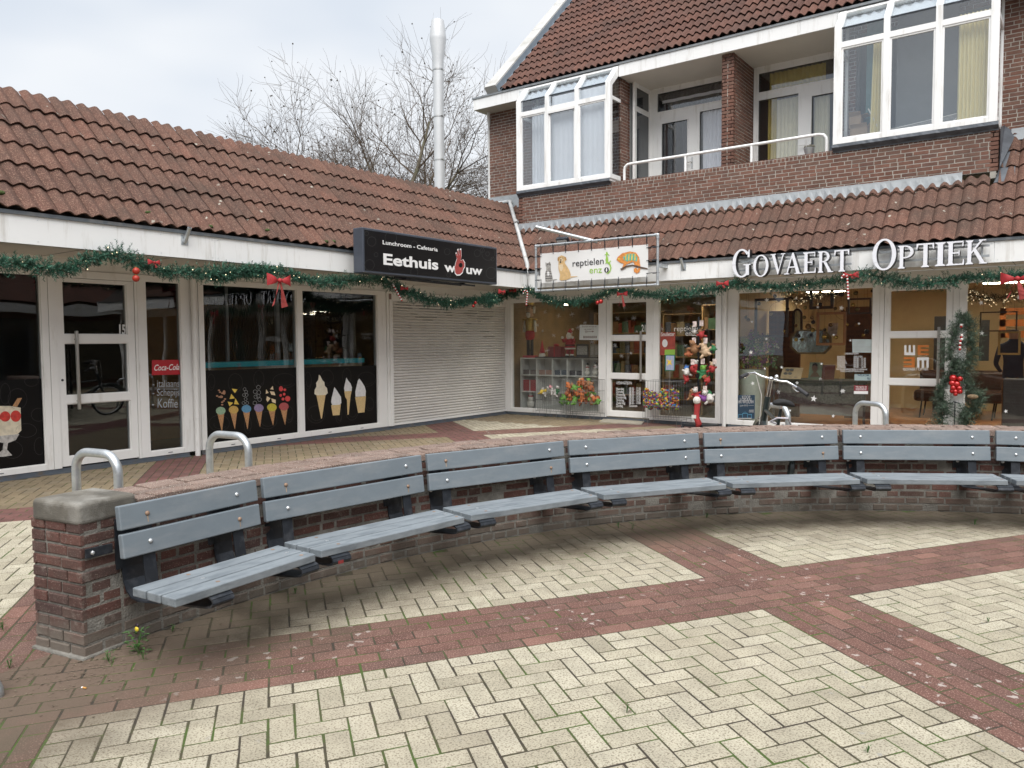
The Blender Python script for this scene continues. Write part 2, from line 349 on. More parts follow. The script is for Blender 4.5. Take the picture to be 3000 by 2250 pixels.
# ------------------------------------------------------------------ mesh building
def V3(*a): return Vector(a)
class MB:
    def __init__(s): s.v = []; s.f = []; s.r = []; s.mi = []; s.cm = 0
    def add(s, vs, fs, rnd=None):
        b = len(s.v); s.v += [Vector(p) for p in vs]
        rr = random.random() if rnd is None else rnd
        for f in fs: s.f.append(tuple(b+i for i in f)); s.r.append(rr); s.mi.append(s.cm)
        return s
    def hexa(s, p, rnd=None):   # p: 4 bottom ccw, 4 top ccw
        return s.add(p, [(3, 2, 1, 0), (4, 5, 6, 7), (0, 1, 5, 4), (1, 2, 6, 5), (2, 3, 7, 6), (3, 0, 4, 7)], rnd)
    def box(s, a, b, rnd=None):
        x0, y0, z0 = [min(a[i], b[i]) for i in range(3)]; x1, y1, z1 = [max(a[i], b[i]) for i in range(3)]
        return s.hexa([(x0, y0, z0), (x1, y0, z0), (x1, y1, z0), (x0, y1, z0), (x0, y0, z1), (x1, y0, z1), (x1, y1, z1), (x0, y1, z1)], rnd)
    def obox(s, o, e1, e2, e3, rnd=None):
        o, e1, e2, e3 = Vector(o), Vector(e1), Vector(e2), Vector(e3)
        if e1.cross(e2).dot(e3) < 0: e1, e2 = e2, e1
        return s.hexa([o, o+e1, o+e1+e2, o+e2, o+e3, o+e1+e3, o+e1+e2+e3, o+e2+e3], rnd)
    def bar(s, a, b, w, t, up=(0, 0, 1), rnd=None):
        a, b = Vector(a), Vector(b); d = (b-a); n = d.normalized(); u = Vector(up); sd = n.cross(u)
        if sd.length < 1e-5: sd = n.cross(Vector((1, 0, 0)))
        sd.normalize(); u = sd.cross(n)
        return s.obox(a-sd*w/2-u*t/2, sd*w, d, u*t, rnd)
    def chamf(s, o, ex, ey, ez, c, rnd=None):
        """block o + ex*ey*ez whose +ez face is chamfered by c"""
        o, ex, ey, ez = Vector(o), Vector(ex), Vector(ey), Vector(ez)
        nx, ny, nz = ex.normalized(), ey.normalized(), ez.normalized()
        base = [o, o+ex, o+ex+ey, o+ey]; mid = [p+ez-nz*c for p in base]
        top = [base[0]+ez+nx*c+ny*c, base[1]+ez-nx*c+ny*c, base[2]+ez-nx*c-ny*c, base[3]+ez+nx*c-ny*c]
        fs = [(8, 9, 10, 11)]
        for i in range(4):
            j = (i+1) % 4; fs.append((i, j, 4+j, 4+i)); fs.append((4+i, 4+j, 8+j, 8+i))
        if ex.cross(ey).dot(ez) < 0: fs = [tuple(reversed(f)) for f in fs]
        return s.add(base+mid+top, fs, rnd)
    def prism(s, pts, d, rnd=None):
        """flat polygon (3D points) extruded by vector d; both ends capped"""
        pts = [Vector(p) for p in pts]; d = Vector(d); n = len(pts)
        nrm = Vector((0, 0, 0))
        for i in range(n): nrm += (pts[i]-pts[0]).cross(pts[(i+1) % n]-pts[0])
        if nrm.dot(d) > 0: pts = pts[::-1]
        fs = [tuple(range(n)), tuple(range(2*n-1, n-1, -1))]
        for i in range(n):
            j = (i+1) % n; fs.append((j, i, n+i, n+j))
        return s.add(pts+[p+d for p in pts], fs, rnd)
    def tube(s, pts, r, n=8, cap=True, rnd=None, closed=False):
        pts = [Vector(p) for p in pts]; m = len(pts); rr = r if isinstance(r, (list, tuple)) else [r]*m
        vs = []; prev = None
        for i, p in enumerate(pts):
            if closed: t = pts[(i+1) % m]-pts[i-1]
            else: t = pts[min(i+1, m-1)]-pts[max(i-1, 0)]
            if t.length < 1e-9: t = Vector((0, 0, 1))
            t.normalize()
            if prev is None:
                a = Vector((0, 0, 1)) if abs(t.z) < .9 else Vector((1, 0, 0)); u = t.cross(a).normalized()
            else: u = (prev-t*prev.dot(t)).normalized()
            prev = u; w = t.cross(u)
            for k in range(n):
                an = 2*PI*k/n; vs.append(p+(u*math.cos(an)+w*math.sin(an))*rr[i])
        fs = []
        for i in range(m if closed else m-1):
            j = (i+1) % m
            for k in range(n):
                l = (k+1) % n; fs.append((i*n+k, i*n+l, j*n+l, j*n+k))
        if cap and not closed: fs.append(tuple(range(n-1, -1, -1))); fs.append(tuple((m-1)*n+k for k in range(n)))
        return s.add(vs, fs, rnd)
    def lathe(s, prof, o=(0, 0, 0), n=20, ax=(0, 0, 1), rnd=None):
        o = Vector(o); ax = Vector(ax).normalized(); a = Vector((1, 0, 0)) if abs(ax.x) < .9 else Vector((0, 1, 0))
        u = ax.cross(a).normalized(); w = ax.cross(u); vs = []; fs = []
        for r, h in prof:
            for k in range(n):
                an = 2*PI*k/n; vs.append(o+ax*h+(u*math.cos(an)+w*math.sin(an))*max(r, 1e-4))
        for i in range(len(prof)-1):
            for k in range(n):
                l = (k+1) % n; fs.append((i*n+k, i*n+l, (i+1)*n+l, (i+1)*n+k))
        fs.append(tuple(range(n-1, -1, -1))); fs.append(tuple((len(prof)-1)*n+k for k in range(n)))
        return s.add(vs, fs, rnd)
    def ball(s, c, r, n=10, m=7, sc=(1, 1, 1), rnd=None):
        c = Vector(c); vs = [c+Vector((0, 0, -r*sc[2]))]; fs = []
        for i in range(1, m):
            th = PI*i/m
            for k in range(n):
                an = 2*PI*k/n; vs.append(c+Vector((math.sin(th)*math.cos(an)*r*sc[0], math.sin(th)*math.sin(an)*r*sc[1], -math.cos(th)*r*sc[2])))
        vs.append(c+Vector((0, 0, r*sc[2])))
        for k in range(n): fs.append((0, 1+(k+1) % n, 1+k))
        for i in range(m-2):
            for k in range(n):
                l = (k+1) % n; fs.append((1+i*n+k, 1+i*n+l, 1+(i+1)*n+l, 1+(i+1)*n+k))
        t = len(vs)-1; b = 1+(m-2)*n
        for k in range(n): fs.append((t, b+k, b+(k+1) % n))
        return s.add(vs, fs, rnd)
    def xf(s, M, start=0):
        for i in range(start, len(s.v)): s.v[i] = M @ s.v[i]
        return s
def build(mb, name, mat, parent=None, root=None, smooth=False, bevel=0., at=None, local=False, autos=None, bseg=2):
    """link one mesh object; part vertices are given in world space unless local"""
    me = bpy.data.meshes.new(name)
    if parent is not None: off = Vector((0, 0, 0)) if local else (root or top(parent)).location
    elif at is not None: off = Vector(at)
    else:
        xs = [p.x for p in mb.v]; ys = [p.y for p in mb.v]; zs = [p.z for p in mb.v]
        off = Vector(((min(xs)+max(xs))/2, (min(ys)+max(ys))/2, min(zs)))
    me.from_pydata([p-off for p in mb.v], [], mb.f)
    for mt in (mat if isinstance(mat, (list, tuple)) else [mat]): me.materials.append(mt)
    at_ = me.attributes.new('rnd', 'FLOAT', 'FACE'); at_.data.foreach_set('value', mb.r)
    if any(mb.mi): me.polygons.foreach_set('material_index', mb.mi)
    if smooth: me.polygons.foreach_set('use_smooth', [True]*len(me.polygons))
    if smooth and autos is not None:
        me.set_sharp_from_angle(angle=R(autos))
    me.update()
    o = bpy.data.objects.new(name, me); COL.objects.link(o)
    if parent is not None: o.parent = parent
    else: o.location = off
    if bevel:
        b = o.modifiers.new('bevel', 'BEVEL'); b.width = bevel; b.segments = bseg; b.limit_method = 'ANGLE'; b.angle_limit = R(35)
    return o
def top(o):
    while o.parent: o = o.parent
    return o
def tag(o, label=None, cat=None, group=None, kind=None):
    if label: o['label'] = label
    if cat: o['category'] = cat
    if group: o['group'] = group
    if kind: o['kind'] = kind
    return o
def thing(name, loc, label, cat, group=None, rz=0.):
    o = bpy.data.objects.new(name, None); COL.objects.link(o); o.empty_display_size = .2
    o.location = Vector(loc); o.rotation_euler = (0, 0, rz)
    return tag(o, label, cat, group)
def copy_tree(o, parent=None):
    c = o.copy(); COL.objects.link(c)
    if parent is not None: c.parent = parent; c.matrix_parent_inverse = o.matrix_parent_inverse.copy()
    for ch in [x for x in bpy.data.objects if x.parent is o]: copy_tree(ch, c)
    return c
def text_mb(mb, s, o, ux, uy, size, depth=.002, bold=0., align='LEFT', shear=0., rnd=None, spacing=1.0, width=1.0):
    """lettering with Blender's built-in font, laid on the plane o/ux/uy (unit vectors), as mesh"""
    cu = bpy.data.curves.new('t', 'FONT'); cu.body = s; cu.size = size; cu.extrude = 0; cu.offset = bold*size
    cu.align_x = align; cu.shear = shear; cu.space_character = spacing; cu.resolution_u = 3
    ob = bpy.data.objects.new('t', cu); COL.objects.link(ob)
    dg = bpy.context.evaluated_depsgraph_get(); me = bpy.data.meshes.new_from_object(ob.evaluated_get(dg))
    o, ux, uy = Vector(o), Vector(ux), Vector(uy); n = ux.cross(uy)
    vs = [o+ux*v.co.x*width+uy*v.co.y+n*depth for v in me.vertices]
    mb.add(vs, [tuple(p.vertices) for p in me.polygons], rnd)
    bpy.data.objects.remove(ob); bpy.data.curves.remove(cu); bpy.data.meshes.remove(me)
    return mb
def decal(mb, pts, fz, fp, depth=0., rnd=None):
    """flat printed shape: survey points -> points on the real plane fp(u,v)"""
    w = [fp(*fz(p)) for p in pts]; n = len(w)
    nr = Vector((0, 0, 0))
    for i in range(n): nr += (w[i]-w[0]).cross(w[(i+1) % n]-w[0])
    if nr.dot(CAM-w[0]) < 0: w = w[::-1]; nr = -nr
    nr.normalize(); mb.add([p+nr*depth for p in w], [tuple(range(n))], rnd)
    return mb
def circ(c, rx, ry=None, n=16, a0=0, a1=360):
    ry = rx if ry is None else ry
    return [(c[0]+rx*math.cos(R(a0+(a1-a0)*i/n)), c[1]+ry*math.sin(R(a0+(a1-a0)*i/n))) for i in range(n if a1-a0 == 360 else n+1)]

def brick_panel(bm, mm, P0, U, W, N, w, h, holes=(), c=.0625, L=.21, H=.10, jt=.0125, proud=.004, seed=1, depth=.02, mirror=False, chamfer=0., rowlock=False, minr=0):
    """random Dutch bond of single bricks over a recessed mortar bed. P0 bottom left, U right, W up, N outward"""
    rg = random.Random(seed); P0, U, W, N = Vector(P0), Vector(U), Vector(W), Vector(N)
    rows = int(round(h/c)); ch = h/rows; prev = []
    for r in range(rows):
        z = r*ch; x = -rg.choice((.0, .05, .1, .15)); joints = []; k = rg.randint(0, 2)
        last = rowlock and r == rows-1
        while x < w-.004:
            if last: bl = .055
            else:
                bl = H if k % 3 == 2 else L; k += 1 if rg.random() > .25 else 2
                if any(abs(x+bl+jt-j) < .03 for j in prev): bl = H if bl == L else L
            a, b = max(x, 0), min(x+bl, w)
            if b-a > .015:
                segs = [(a, b)]
                for (hx0, hz0, hx1, hz1) in holes:
                    if z+ch*.5 > hz0 and z+ch*.5 < hz1:
                        ns = []
                        for (p, q) in segs:
                            if q <= hx0 or p >= hx1: ns.append((p, q))
                            else:
                                if hx0-p > .01: ns.append((p, hx0))
                                if q-hx1 > .01: ns.append((hx1, q))
                        segs = ns
                for (p, q) in segs:
                    o = P0+U*p+W*(z+jt/2+rg.uniform(-.001, .001))+N*(-depth); pr = depth+proud+rg.uniform(-.002, .002)
                    if chamfer: bm.chamf(o, U*(q-p), W*(ch-jt), N*pr, chamfer*rg.uniform(.7, 1.3), rg.random())
                    else: bm.obox(o, U*(q-p), W*(ch-jt), N*pr, rg.random())
            joints.append(b); x += bl+jt
        prev = joints
    if mm is not None:
        # mortar bed as strips that leave the holes open
        xs = sorted({0, w, *[min(max(hh[0], 0), w) for hh in holes], *[min(max(hh[2], 0), w) for hh in holes]})
        zs = sorted({0, h, *[min(max(hh[1], 0), h) for hh in holes], *[min(max(hh[3], 0), h) for hh in holes]})
        for i in range(len(xs)-1):
            for j in range(len(zs)-1):
                cx, cz = (xs[i]+xs[i+1])/2, (zs[j]+zs[j+1])/2
                if any(hh[0] < cx < hh[2] and hh[1] < cz < hh[3] for hh in holes): continue
                mm.obox(P0+U*xs[i]+W*zs[j]-N*.10, U*(xs[i+1]-xs[i]), W*(zs[j+1]-zs[j]), N*.10)

def roof_tiles(name, P0, E, S, ncol, nrow, mat, parent, w=.333, g=.395, amp=.043, lift=.028, clips=(), nu=16, seed=3, start_row=0, edge_overhang=.03):
    """interlocking double-wave tiles, one raised lap per course. P0 eave start, E along eave, S up the slope"""
    rg = random.Random(seed); P0, E, S = Vector(P0), Vector(E).normalized(), Vector(S).normalized(); Nn = E.cross(S).normalized()
    if Nn.z < 0: Nn = -Nn
    bm = MB()
    for r in range(start_row, nrow):
        for c in range(ncol):
            j = [rg.uniform(-.003, .003) for _ in range(3)]; tw = rg.uniform(-.004, .004); rv = rg.random()
            o = P0+E*(c*w)+S*(r*g+j[0]); vs = []
            for (sv, dn) in ((0, -.016), (0, 0), (g*.5, 0), (g+.03, 0)):
                for k in range(nu+1):
                    u = k/nu; h = amp*(.5-.5*math.cos(4*PI*(u+.02)))
                    h = amp*(h/amp)**.8
                    wu = min(max(u, .006), .994)
                    lf = lift*(1-sv/g)+j[1]+tw*(u-.5)
                    if u in (0.0, 1.0) and dn == 0: lf -= .006
                    vs.append(o+E*(wu*w)+S*(sv+(0.004 if dn else 0))+Nn*(h+lf+dn))
            m_ = nu+1; fs = []
            for a in range(3):
                for k in range(nu): fs.append((a*m_+k, a*m_+k+1, (a+1)*m_+k+1, (a+1)*m_+k))
            # underside lip so the nose reads thick
            b0 = len(vs)
            for k in range(m_): vs.append(vs[k]+S*.08-Nn*.004)
            for k in range(nu): fs.append((b0+k, b0+k+1, k+1, k))
            if E.cross(S).dot(Nn) < 0: fs = [tuple(reversed(f)) for f in fs]
            bm.add(vs, fs, rv)
    me_o = build(bm, name, mat, parent)
    if clips:
        b = bmesh.new(); b.from_mesh(me_o.data)
        off = top(parent).location
        for (p, n) in clips:
            bmesh.ops.bisect_plane(b, geom=b.verts[:]+b.edges[:]+b.faces[:], plane_co=Vector(p)-off, plane_no=Vector(n), clear_outer=True)
        b.to_mesh(me_o.data); b.free()
    me_o.data.polygons.foreach_set('use_smooth', [True]*len(me_o.data.polygons))
    me_o.data.set_sharp_from_angle(angle=R(38))
    return me_o
# ------------------------------------------------------------------ ground and paving
g = MB(); g.add([(-60, -60, -.0022), (60, -60, -.0022), (60, 60, -.0022), (-60, 60, -.0022)], [(0, 1, 2, 3)])
tag(build(g, 'ground', joint_m), 'dark soil and moss under the paving', kind='structure')
CW = .1045
UA, VA = Vector((.545, .8385, 0)), Vector((-.800, .600, 0)); ORG = Vector((8.44, -8.91, 0))
PU, PV = 40, 41          # repeat of the red grid in cells (34+6, 35+6)
def is_red(i, j):
    return (i % PU) < 6 or (j % PV) < 6
def uv2w(u, v): return ORG+UA*(u*CW)+VA*(v*CW)
pys, prs, pyb, prb = MB(), MB(), MB(), MB()
rp = random.Random(11)
def ok_area(p):
    return .03 < p.x < 17.5 and -14.2 < p.y < -.03 and (p-CAM).dot(AX_F) > -1.5
def rim(p):
    r = math.hypot(p.x-CC.x, p.y-CC.y); a = math.degrees(math.atan2(p.y-CC.y, p.x-CC.x)) % 360
    return RF+.03 < r < RB-.03 and 20 < a < 189.5
def paver(u0, v0, u1, v1, red):
    cpt = uv2w((u0+u1)/2, (v0+v1)/2)
    if not ok_area(cpt) or rim(cpt): return
    r = math.hypot(cpt.x-CC.x, cpt.y-CC.y)
    far = (cpt-CAM).length > 8 or r > RB
    gp = .040
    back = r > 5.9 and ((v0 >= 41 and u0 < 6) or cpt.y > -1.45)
    o = uv2w(u0+gp, v0+gp)+Vector((0, 0, -.035)); ex = UA*((u1-u0-2*gp)*CW); ey = VA*((v1-v0-2*gp)*CW)
    an = rp.gauss(0, .008); rot = Matrix.Rotation(an, 3, 'Z'); c0 = o+ex/2+ey/2
    ex, ey = rot @ ex, rot @ ey; o = c0-ex/2-ey/2
    t1, t2 = rp.gauss(0, .0014), rp.gauss(0, .0014)
    ez = Vector((t1*.6, t2*.6, .035+rp.gauss(0, .0005)))
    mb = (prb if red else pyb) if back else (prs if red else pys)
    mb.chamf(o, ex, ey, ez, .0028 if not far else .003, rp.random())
I0, I1, J0, J1 = -95, 130, -60, 135
for i in range(I0, I1):
    for j in range(J0, J1):
        if (j % PV) < 6:
            if (i+j) % 2 == 0: paver(i, j, i+2, j+1, True)
        elif (i % PU) < 6:
            if (i+j) % 2 == 0:
                paver(i, j, i+1, j+2 if (j+1) % PV >= 6 else j+1, True)
            elif (j-1) % PV < 6: paver(i, j, i+1, j+1, True)
        else:
            k = (i-j) % 4
            if k == 0:
                if not is_red(i+1, j): paver(i, j, i+2, j+1, False)
                else: paver(i, j, i+1, j+1, False)
            elif k == 1:
                if is_red(i-1, j): paver(i, j, i+1, j+1, False)
            elif k == 3:
                if not is_red(i, j+1): paver(i, j, i+1, j+2, False)
                else: paver(i, j, i+1, j+1, False)
            else:
                if is_red(i, j-1): paver(i, j, i+1, j+1, False)
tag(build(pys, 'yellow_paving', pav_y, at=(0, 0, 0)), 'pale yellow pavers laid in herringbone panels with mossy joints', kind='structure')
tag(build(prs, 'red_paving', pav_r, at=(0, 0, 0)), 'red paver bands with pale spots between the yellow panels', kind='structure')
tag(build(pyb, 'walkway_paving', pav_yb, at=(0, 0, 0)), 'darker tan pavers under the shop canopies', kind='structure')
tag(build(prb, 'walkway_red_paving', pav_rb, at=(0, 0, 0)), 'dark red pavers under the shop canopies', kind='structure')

# ------------------------------------------------------------------ curved garden wall
def pol(r, a, z=0.): return Vector((CC.x+r*math.cos(R(a)), CC.y+r*math.sin(R(a)), z))
A0, A1 = 190.3, 84.0
gw = thing('garden_wall', pol((RF+RB)/2, 150, 0), 'low curved red brick wall with brick coping and a concrete block on its near end', 'wall')
bk, rg = MB(), random.Random(5)
WH = .682; rows = 11; ch = WH/rows
mo = MB(); n = 90
def ringsolid(mb, r0, r1, z0, z1, a0, a1, n):
    vs = []
    for i in range(n+1):
        a = a0+(a1-a0)*i/n
        vs += [pol(r0, a, z0), pol(r1, a, z0), pol(r1, a, z1), pol(r0, a, z1)]
    fs = [(0, 1, 2, 3), (4*n+3, 4*n+2, 4*n+1, 4*n)]
    for i in range(n):
        a = i*4; b = a+4
        for k in range(4):
            l = (k+1) % 4; fs.append((a+k, b+k, b+l, a+l))
    mb.add(vs, fs)
ringsolid(mo, RF+.003, RB-.003, -.05, WH, A0-.07, A1, 110)
build(mo, 'mortar', mortar_near, gw)
for side, rr, sg in (('f', RF, -1), ('b', RB, 1)):
    for r in range(rows):
        a = A0; L = .21 if r % 2 else .10; first = True
        while a > A1:
            bl = L if rg.random() > .12 else (.10 if L == .21 else .21)
            if first and r % 2: bl = .21 if side == 'f' else .15
            first = False
            da = math.degrees(bl/rr); am = a-da/2
            N = Vector((math.cos(R(am)), math.sin(R(am)), 0))*sg; T = Vector((math.sin(R(am)), -math.cos(R(am)), 0))
            z = r*ch+.006+rg.uniform(-.0015, .0015)
            hh = ch-.0125+rg.uniform(-.002, .001)
            dp = .025
            o = pol(rr, am, z)-T*bl/2-N*dp
            pr = dp+rg.gauss(0, .0022)
            ex = T*(bl-rg.uniform(0, .003)); ey = Vector((0, 0, hh))
            bk.chamf(o, ex, ey, N*pr, rg.uniform(.003, .006), rg.random())
            a -= da+math.degrees(.0125/rr)
# end face of the wall
eN = Vector((-math.sin(R(A0)), math.cos(R(A0)), 0)); eU = Vector((math.cos(R(A0)), math.sin(R(A0)), 0))
for r in range(rows):
    xs = [(0.0, .15), (.162, .375)] if r % 2 else [(0, .10), (.112, .26), (.272, .375)]
    if r % 4 == 1: xs = [(0, .15), (.162, .265), (.277, .375)]
    for (p, q) in xs:
        o = pol(RF, A0, r*ch+.006)+eU*p-eN*.02
        bk.chamf(o, eU*(q-p), Vector((0, 0, ch-.0125)), eN*(.022+rg.gauss(0, .002)), rg.uniform(.003, .006), rg.random())
build(bk, 'brickwork', brick_near_m, gw)
cp = MB()
acap = A0-3.25
rr_rows = [(RF-.006, RF+.098, .21), (RF+.104, RF+.198, .21), (RF+.204, RF+.290, .21), (RF+.296, RB+.006, .21)]
for ri, (r0, r1, bl) in enumerate(rr_rows):
    a = acap-rg.uniform(0, 1.2)*(ri % 2)
    while a > A1:
        b = bl if rg.random() > .15 else .10
        if ri == 0: b = .10 if rg.random() > .3 else .21
        da = math.degrees(b/RF); am = a-da/2; N = Vector((math.cos(R(am)), math.sin(R(am)), 0)); T = Vector((math.sin(R(am)), -math.cos(R(am)), 0))
        tw = rg.gauss(0, .015); T = Matrix.Rotation(tw, 3, 'Z') @ T
        o = pol(r0, am, WH+.004)-T*b/2
        cp.chamf(o, N*(r1-r0), T*(b-.002), Vector((rg.gauss(0, .001), rg.gauss(0, .001), .055+rg.gauss(0, .002))), rg.uniform(.004, .008), rg.random())
        a -= da+math.degrees(.011/RF)
ringsolid(mo2 := MB(), RF+.012, RB-.012, WH-.002, WH+.047, acap, A1, 100)
build(mo2, 'coping_mortar', mortar_near, gw)
build(cp, 'coping', coping_m, gw)
# concrete cap on the end
cb = MB(); c0, c1 = RF-.006, RB-.022
pts = [pol(c0, A0+.12), pol(c1, A0+.12), pol(c1, acap+.1), pol(c0, acap+.1)]
cb.hexa([p+Vector((0, 0, .662)) for p in pts]+[p+Vector((0, 0, .775)) for p in pts])
ca = build(cb, 'end_cap', cap_m, gw, bevel=.024, bseg=4)
fb = MB(); pts = [pol(RF-.015, A0+.2), pol(RB+.012, A0+.2), pol(RB+.012, A0-4), pol(RF+.01, A0-4)]
fb.hexa([p+Vector((0, 0, -.03)) for p in pts]+[p+Vector((0, 0, .014)) for p in pts])
build(fb, 'footing', mortar_near, gw, bevel=.01)

# ------------------------------------------------------------------ benches fixed to the wall
def make_bench(half, rust, label, mid):
    root = thing('bench', pol(5.56, mid, 0), label, 'bench', 'grey slatted benches fixed along the curved wall', rz=R(mid)-PI/2)
    hl = 5.56*math.tan(R(half))-.024
    th = R(7)
    for zc in (.683, .543):
        b = MB(); sl = -math.sin(th); cs = math.cos(th); cy = (zc-.683)*.14
        up = Vector((0, math.sin(th), math.cos(th))); nf = Vector((0, -math.cos(th), math.sin(th)))
        c = Vector((0, cy, zc))
        b.obox(c-Vector((hl, 0, 0))-up*.0615-nf*.018, Vector((2*hl, 0, 0)), up*.123, nf*.037)
        bo = build(b, 'back_board', bench_m, root, local=True, bevel=.007, bseg=3)
        for sx in (-1, 1):
            x = sx*(hl-.148)
            q = c+Vector((x, 0, 0))+nf*.019; rb = rust and sx*(1 if zc > .6 else -1) < 0
            bb = MB().lathe([(.0125, 0), (.0125, .003), (.009, .0075), (.003, .0095)], q, 12, nf)
            build(bb, 'bolt', rust_m if rb else bolt_m, bo, root=root, local=True, smooth=True)
            if rb:
                rr_ = MB(); n_ = nf*.0006
                rr_.add([q+Vector((-.004, 0, 0))-up*.012+n_, q+Vector((.004, 0, 0))-up*.012+n_, q+Vector((.003, 0, 0))-up*.045+n_, q+Vector((-.001, 0, 0))-up*.045+n_], [(0, 1, 2, 3)])
                build(rr_, 'rust_stain', rust_run, bo, root=root, local=True)
    for k in range(3):
        y1 = -.272-k*.111; y0 = y1-.098
        ha = lambda y: (5.56+y)*math.tan(R(half))-.030
        b = MB(); z0, z1 = .368, .410
        P = [(-ha(y0)-.06, y0), (ha(y0)-.06, y0), (ha(y1)-.06, y1), (-ha(y1)-.06, y1)] if mid < 180 else [(-.53, y0), (ha(y0)-.05, y0), (ha(y1)-.05, y1), (-.53, y1)]
        b.hexa([(x, y, z0) for x, y in P]+[(x, y, z1) for x, y in P])
        pl = build(b, 'seat_plank', seat_m, root, local=True, bevel=.006, bseg=3)
        for sx in (-1, 1):
            bb = MB().lathe([(.011, 0), (.011, .001), (.006, .0012)], (sx*(hl-.16), (y0+y1)/2, .4101), 10)
            build(bb, 'screw', rust_m if (k+sx) % 2 else bolt_m, pl, root=root, local=True)
    for sx in (-1, 1):
        x = sx*(hl-.148)-.012; w = .12
        path = [(.100, .62), (.100, .40), (.092, .335), (.070, .288), (.03, .258), (-.03, .250), (-.3, .282), (-.56, .310), (-.595, .318), (-.612, .335), (-.606, .352), (-.585, .362), (-.55, .365), (-.30, .365)]
        b = MB()
        for i in range(len(path)-1):
            (ya, za), (yb, zb) = path[i], path[i+1]
            d = Vector((0, yb-ya, zb-za)); n_ = Vector((0, -d.z, d.y)).normalized()*.0045
            a_, b_ = Vector((x-w/2, ya, za)), Vector((x-w/2, yb, zb)); e = Vector((w, 0, 0))
            b.hexa([a_-n_, a_-n_+e, b_-n_+e, b_-n_, a_+n_, a_+n_+e, b_+n_+e, b_+n_])
        sp = build(b, 'support_bracket', iron, root, local=True)
        if rust and sx == -1 and mid < 180 and mid > 170:
            rc = MB(); rc.obox((x-w/2+.03, -.6175, .320), (.035, 0, 0), (0, .001, .018), (0, -.0012, 0)); build(rc, 'scraped_paint', red_chip, sp, root=root, local=True)
        b = MB(); b.obox((x-.02, .024, .735), (.07, 0, 0), (0, .010, -.001), (0, -.075, -.45)); 
        build(b, 'back_post', iron, root, local=True, bevel=.002)
        b = MB(); b.box((x-.09, .096, .40), (x+.04, .112, .66))
        bp = build(b, 'wall_plate', iron, root, local=True)
        bb = MB().lathe([(.013, 0), (.013, .007), (.007, .009)], (x-.055, .094, .46), 8, (0, -1, 0)); build(bb, 'bolt', bolt_m, bp, root=root, local=True)
    return root
JA = [(184.62, 4.62), *[(173.3-13.2*i, 6.58) for i in range(7)]]
labs = ['short grey slatted bench nearest the concrete block on the wall end',
        'grey bench with red paint scraped on its left bracket, second from the concrete block',
        'grey slatted bench in front of the white roller shutter, third from the concrete block',
        'grey slatted bench in front of the pet shop baskets, fourth from the concrete block',
        'grey slatted bench below the parked bicycle, fifth from the concrete block',
        'grey slatted bench below the wreath figure, sixth from the concrete block',
        'grey slatted bench cut off by the right edge of the photo', 'x']
for i, (mid, half) in enumerate(JA[:7]):
    b = make_bench(half, i in (0, 2, 4, 1), labs[i], mid)
    if i == 0:
        pm = MB(); hl = 5.56*math.tan(R(half))
        pm.obox((-hl-.10, .075, .500), (.14, 0, 0), (0, 0, .048), (0, .006, 0))
        fp_ = build(pm, 'fixing_plate', iron, b, local=True, bevel=.002)
        build(MB().lathe([(.011, 0), (.011, .006), (.006, .009)], (-hl-.065, .075, .524), 6, (0, -1, 0)), 'nut', bolt_m, fp_, root=b, local=True)

# ------------------------------------------------------------------ bicycle stands
def hoop(name, c, d, w, h, r, label, parent=None):
    c = Vector((c[0], c[1], 0)); d = Vector((d[0], d[1], 0)).normalized(); pts = []
    rad = .13
    pts.append(c-d*w/2+Vector((0, 0, -.1))); pts.append(c-d*w/2+Vector((0, 0, h-rad)))
    for k in range(1, 8):
        a = PI-PI/2*k/8; pts.append(c-d*(w/2-rad)+Vector((0, 0, h-rad))+(d*math.cos(a)+Vector((0, 0, math.sin(a))))*rad)
    pts.append(c-d*(w/2-rad)+Vector((0, 0, h))); pts.append(c+d*(w/2-rad)+Vector((0, 0, h)))
    for k in range(1, 8):
        a = PI/2-PI/2*k/8; pts.append(c+d*(w/2-rad)+Vector((0, 0, h-rad))+(d*math.cos(a)+Vector((0, 0, math.sin(a))))*rad)
    pts.append(c+d*w/2+Vector((0, 0, h-rad))); pts.append(c+d*w/2+Vector((0, 0, -.1)))
    mb = MB().tube(pts, r, 16)
    o = build(mb, name, alu, at=(c.x, c.y, 0), smooth=True)
    return tag(o, label, 'bicycle stand', 'galvanised hoop bicycle stands behind the wall')
hoop('bicycle_stand', (4.42, -10.70), (.98, .17), .44, .80, .030, 'galvanised hoop stand in front of the cafe door, nearest the concrete block')
hoop('bicycle_stand', (4.27, -9.57), (.99, .12), .46, .80, .030, 'galvanised hoop stand in front of the ice cream window')
hoop('bicycle_stand', (7.12, -4.45), (.8, -.6), .42, .80, .030, 'galvanised hoop stand half hidden by the bicycle saddle')
hoop('bicycle_stand', (7.94, -3.62), (.85, -.52), .44, .80, .030, 'galvanised hoop stand in front of the optician window beside the glass door')
# low galvanised foot at the left edge of the picture
mb = MB(); mb.tube([(5.70, -12.10, -.05), (5.75, -12.085, .05), (5.84, -12.055, .105), (5.95, -12.0, .115), (6.02, -11.965, .09), (6.05, -11.95, .03), (6.055, -11.948, -.05)], .034, 14)
tag(build(mb, 'low_steel_hoop', alu, smooth=True), 'low galvanised steel hoop in the paving at the left edge of the photo', 'hoop')
# ------------------------------------------------------------------ left wing: cafe
ZH, ZS, ZF0, ZF1 = 2.37, 2.585, 2.585, 2.875      # window heads, soffit, fascia
XL, YR = 1.08, -.72                                # fascia planes
cafe = thing('cafe_building', (0, -7, 0), 'single storey cafe wing with tiled roof, white fascia, shop windows and a white roller shutter', 'building')
shop = thing('corner_building', (5, 0, 0), 'two storey brick building with pet shop and optician below and a balcony between two bays', 'building')

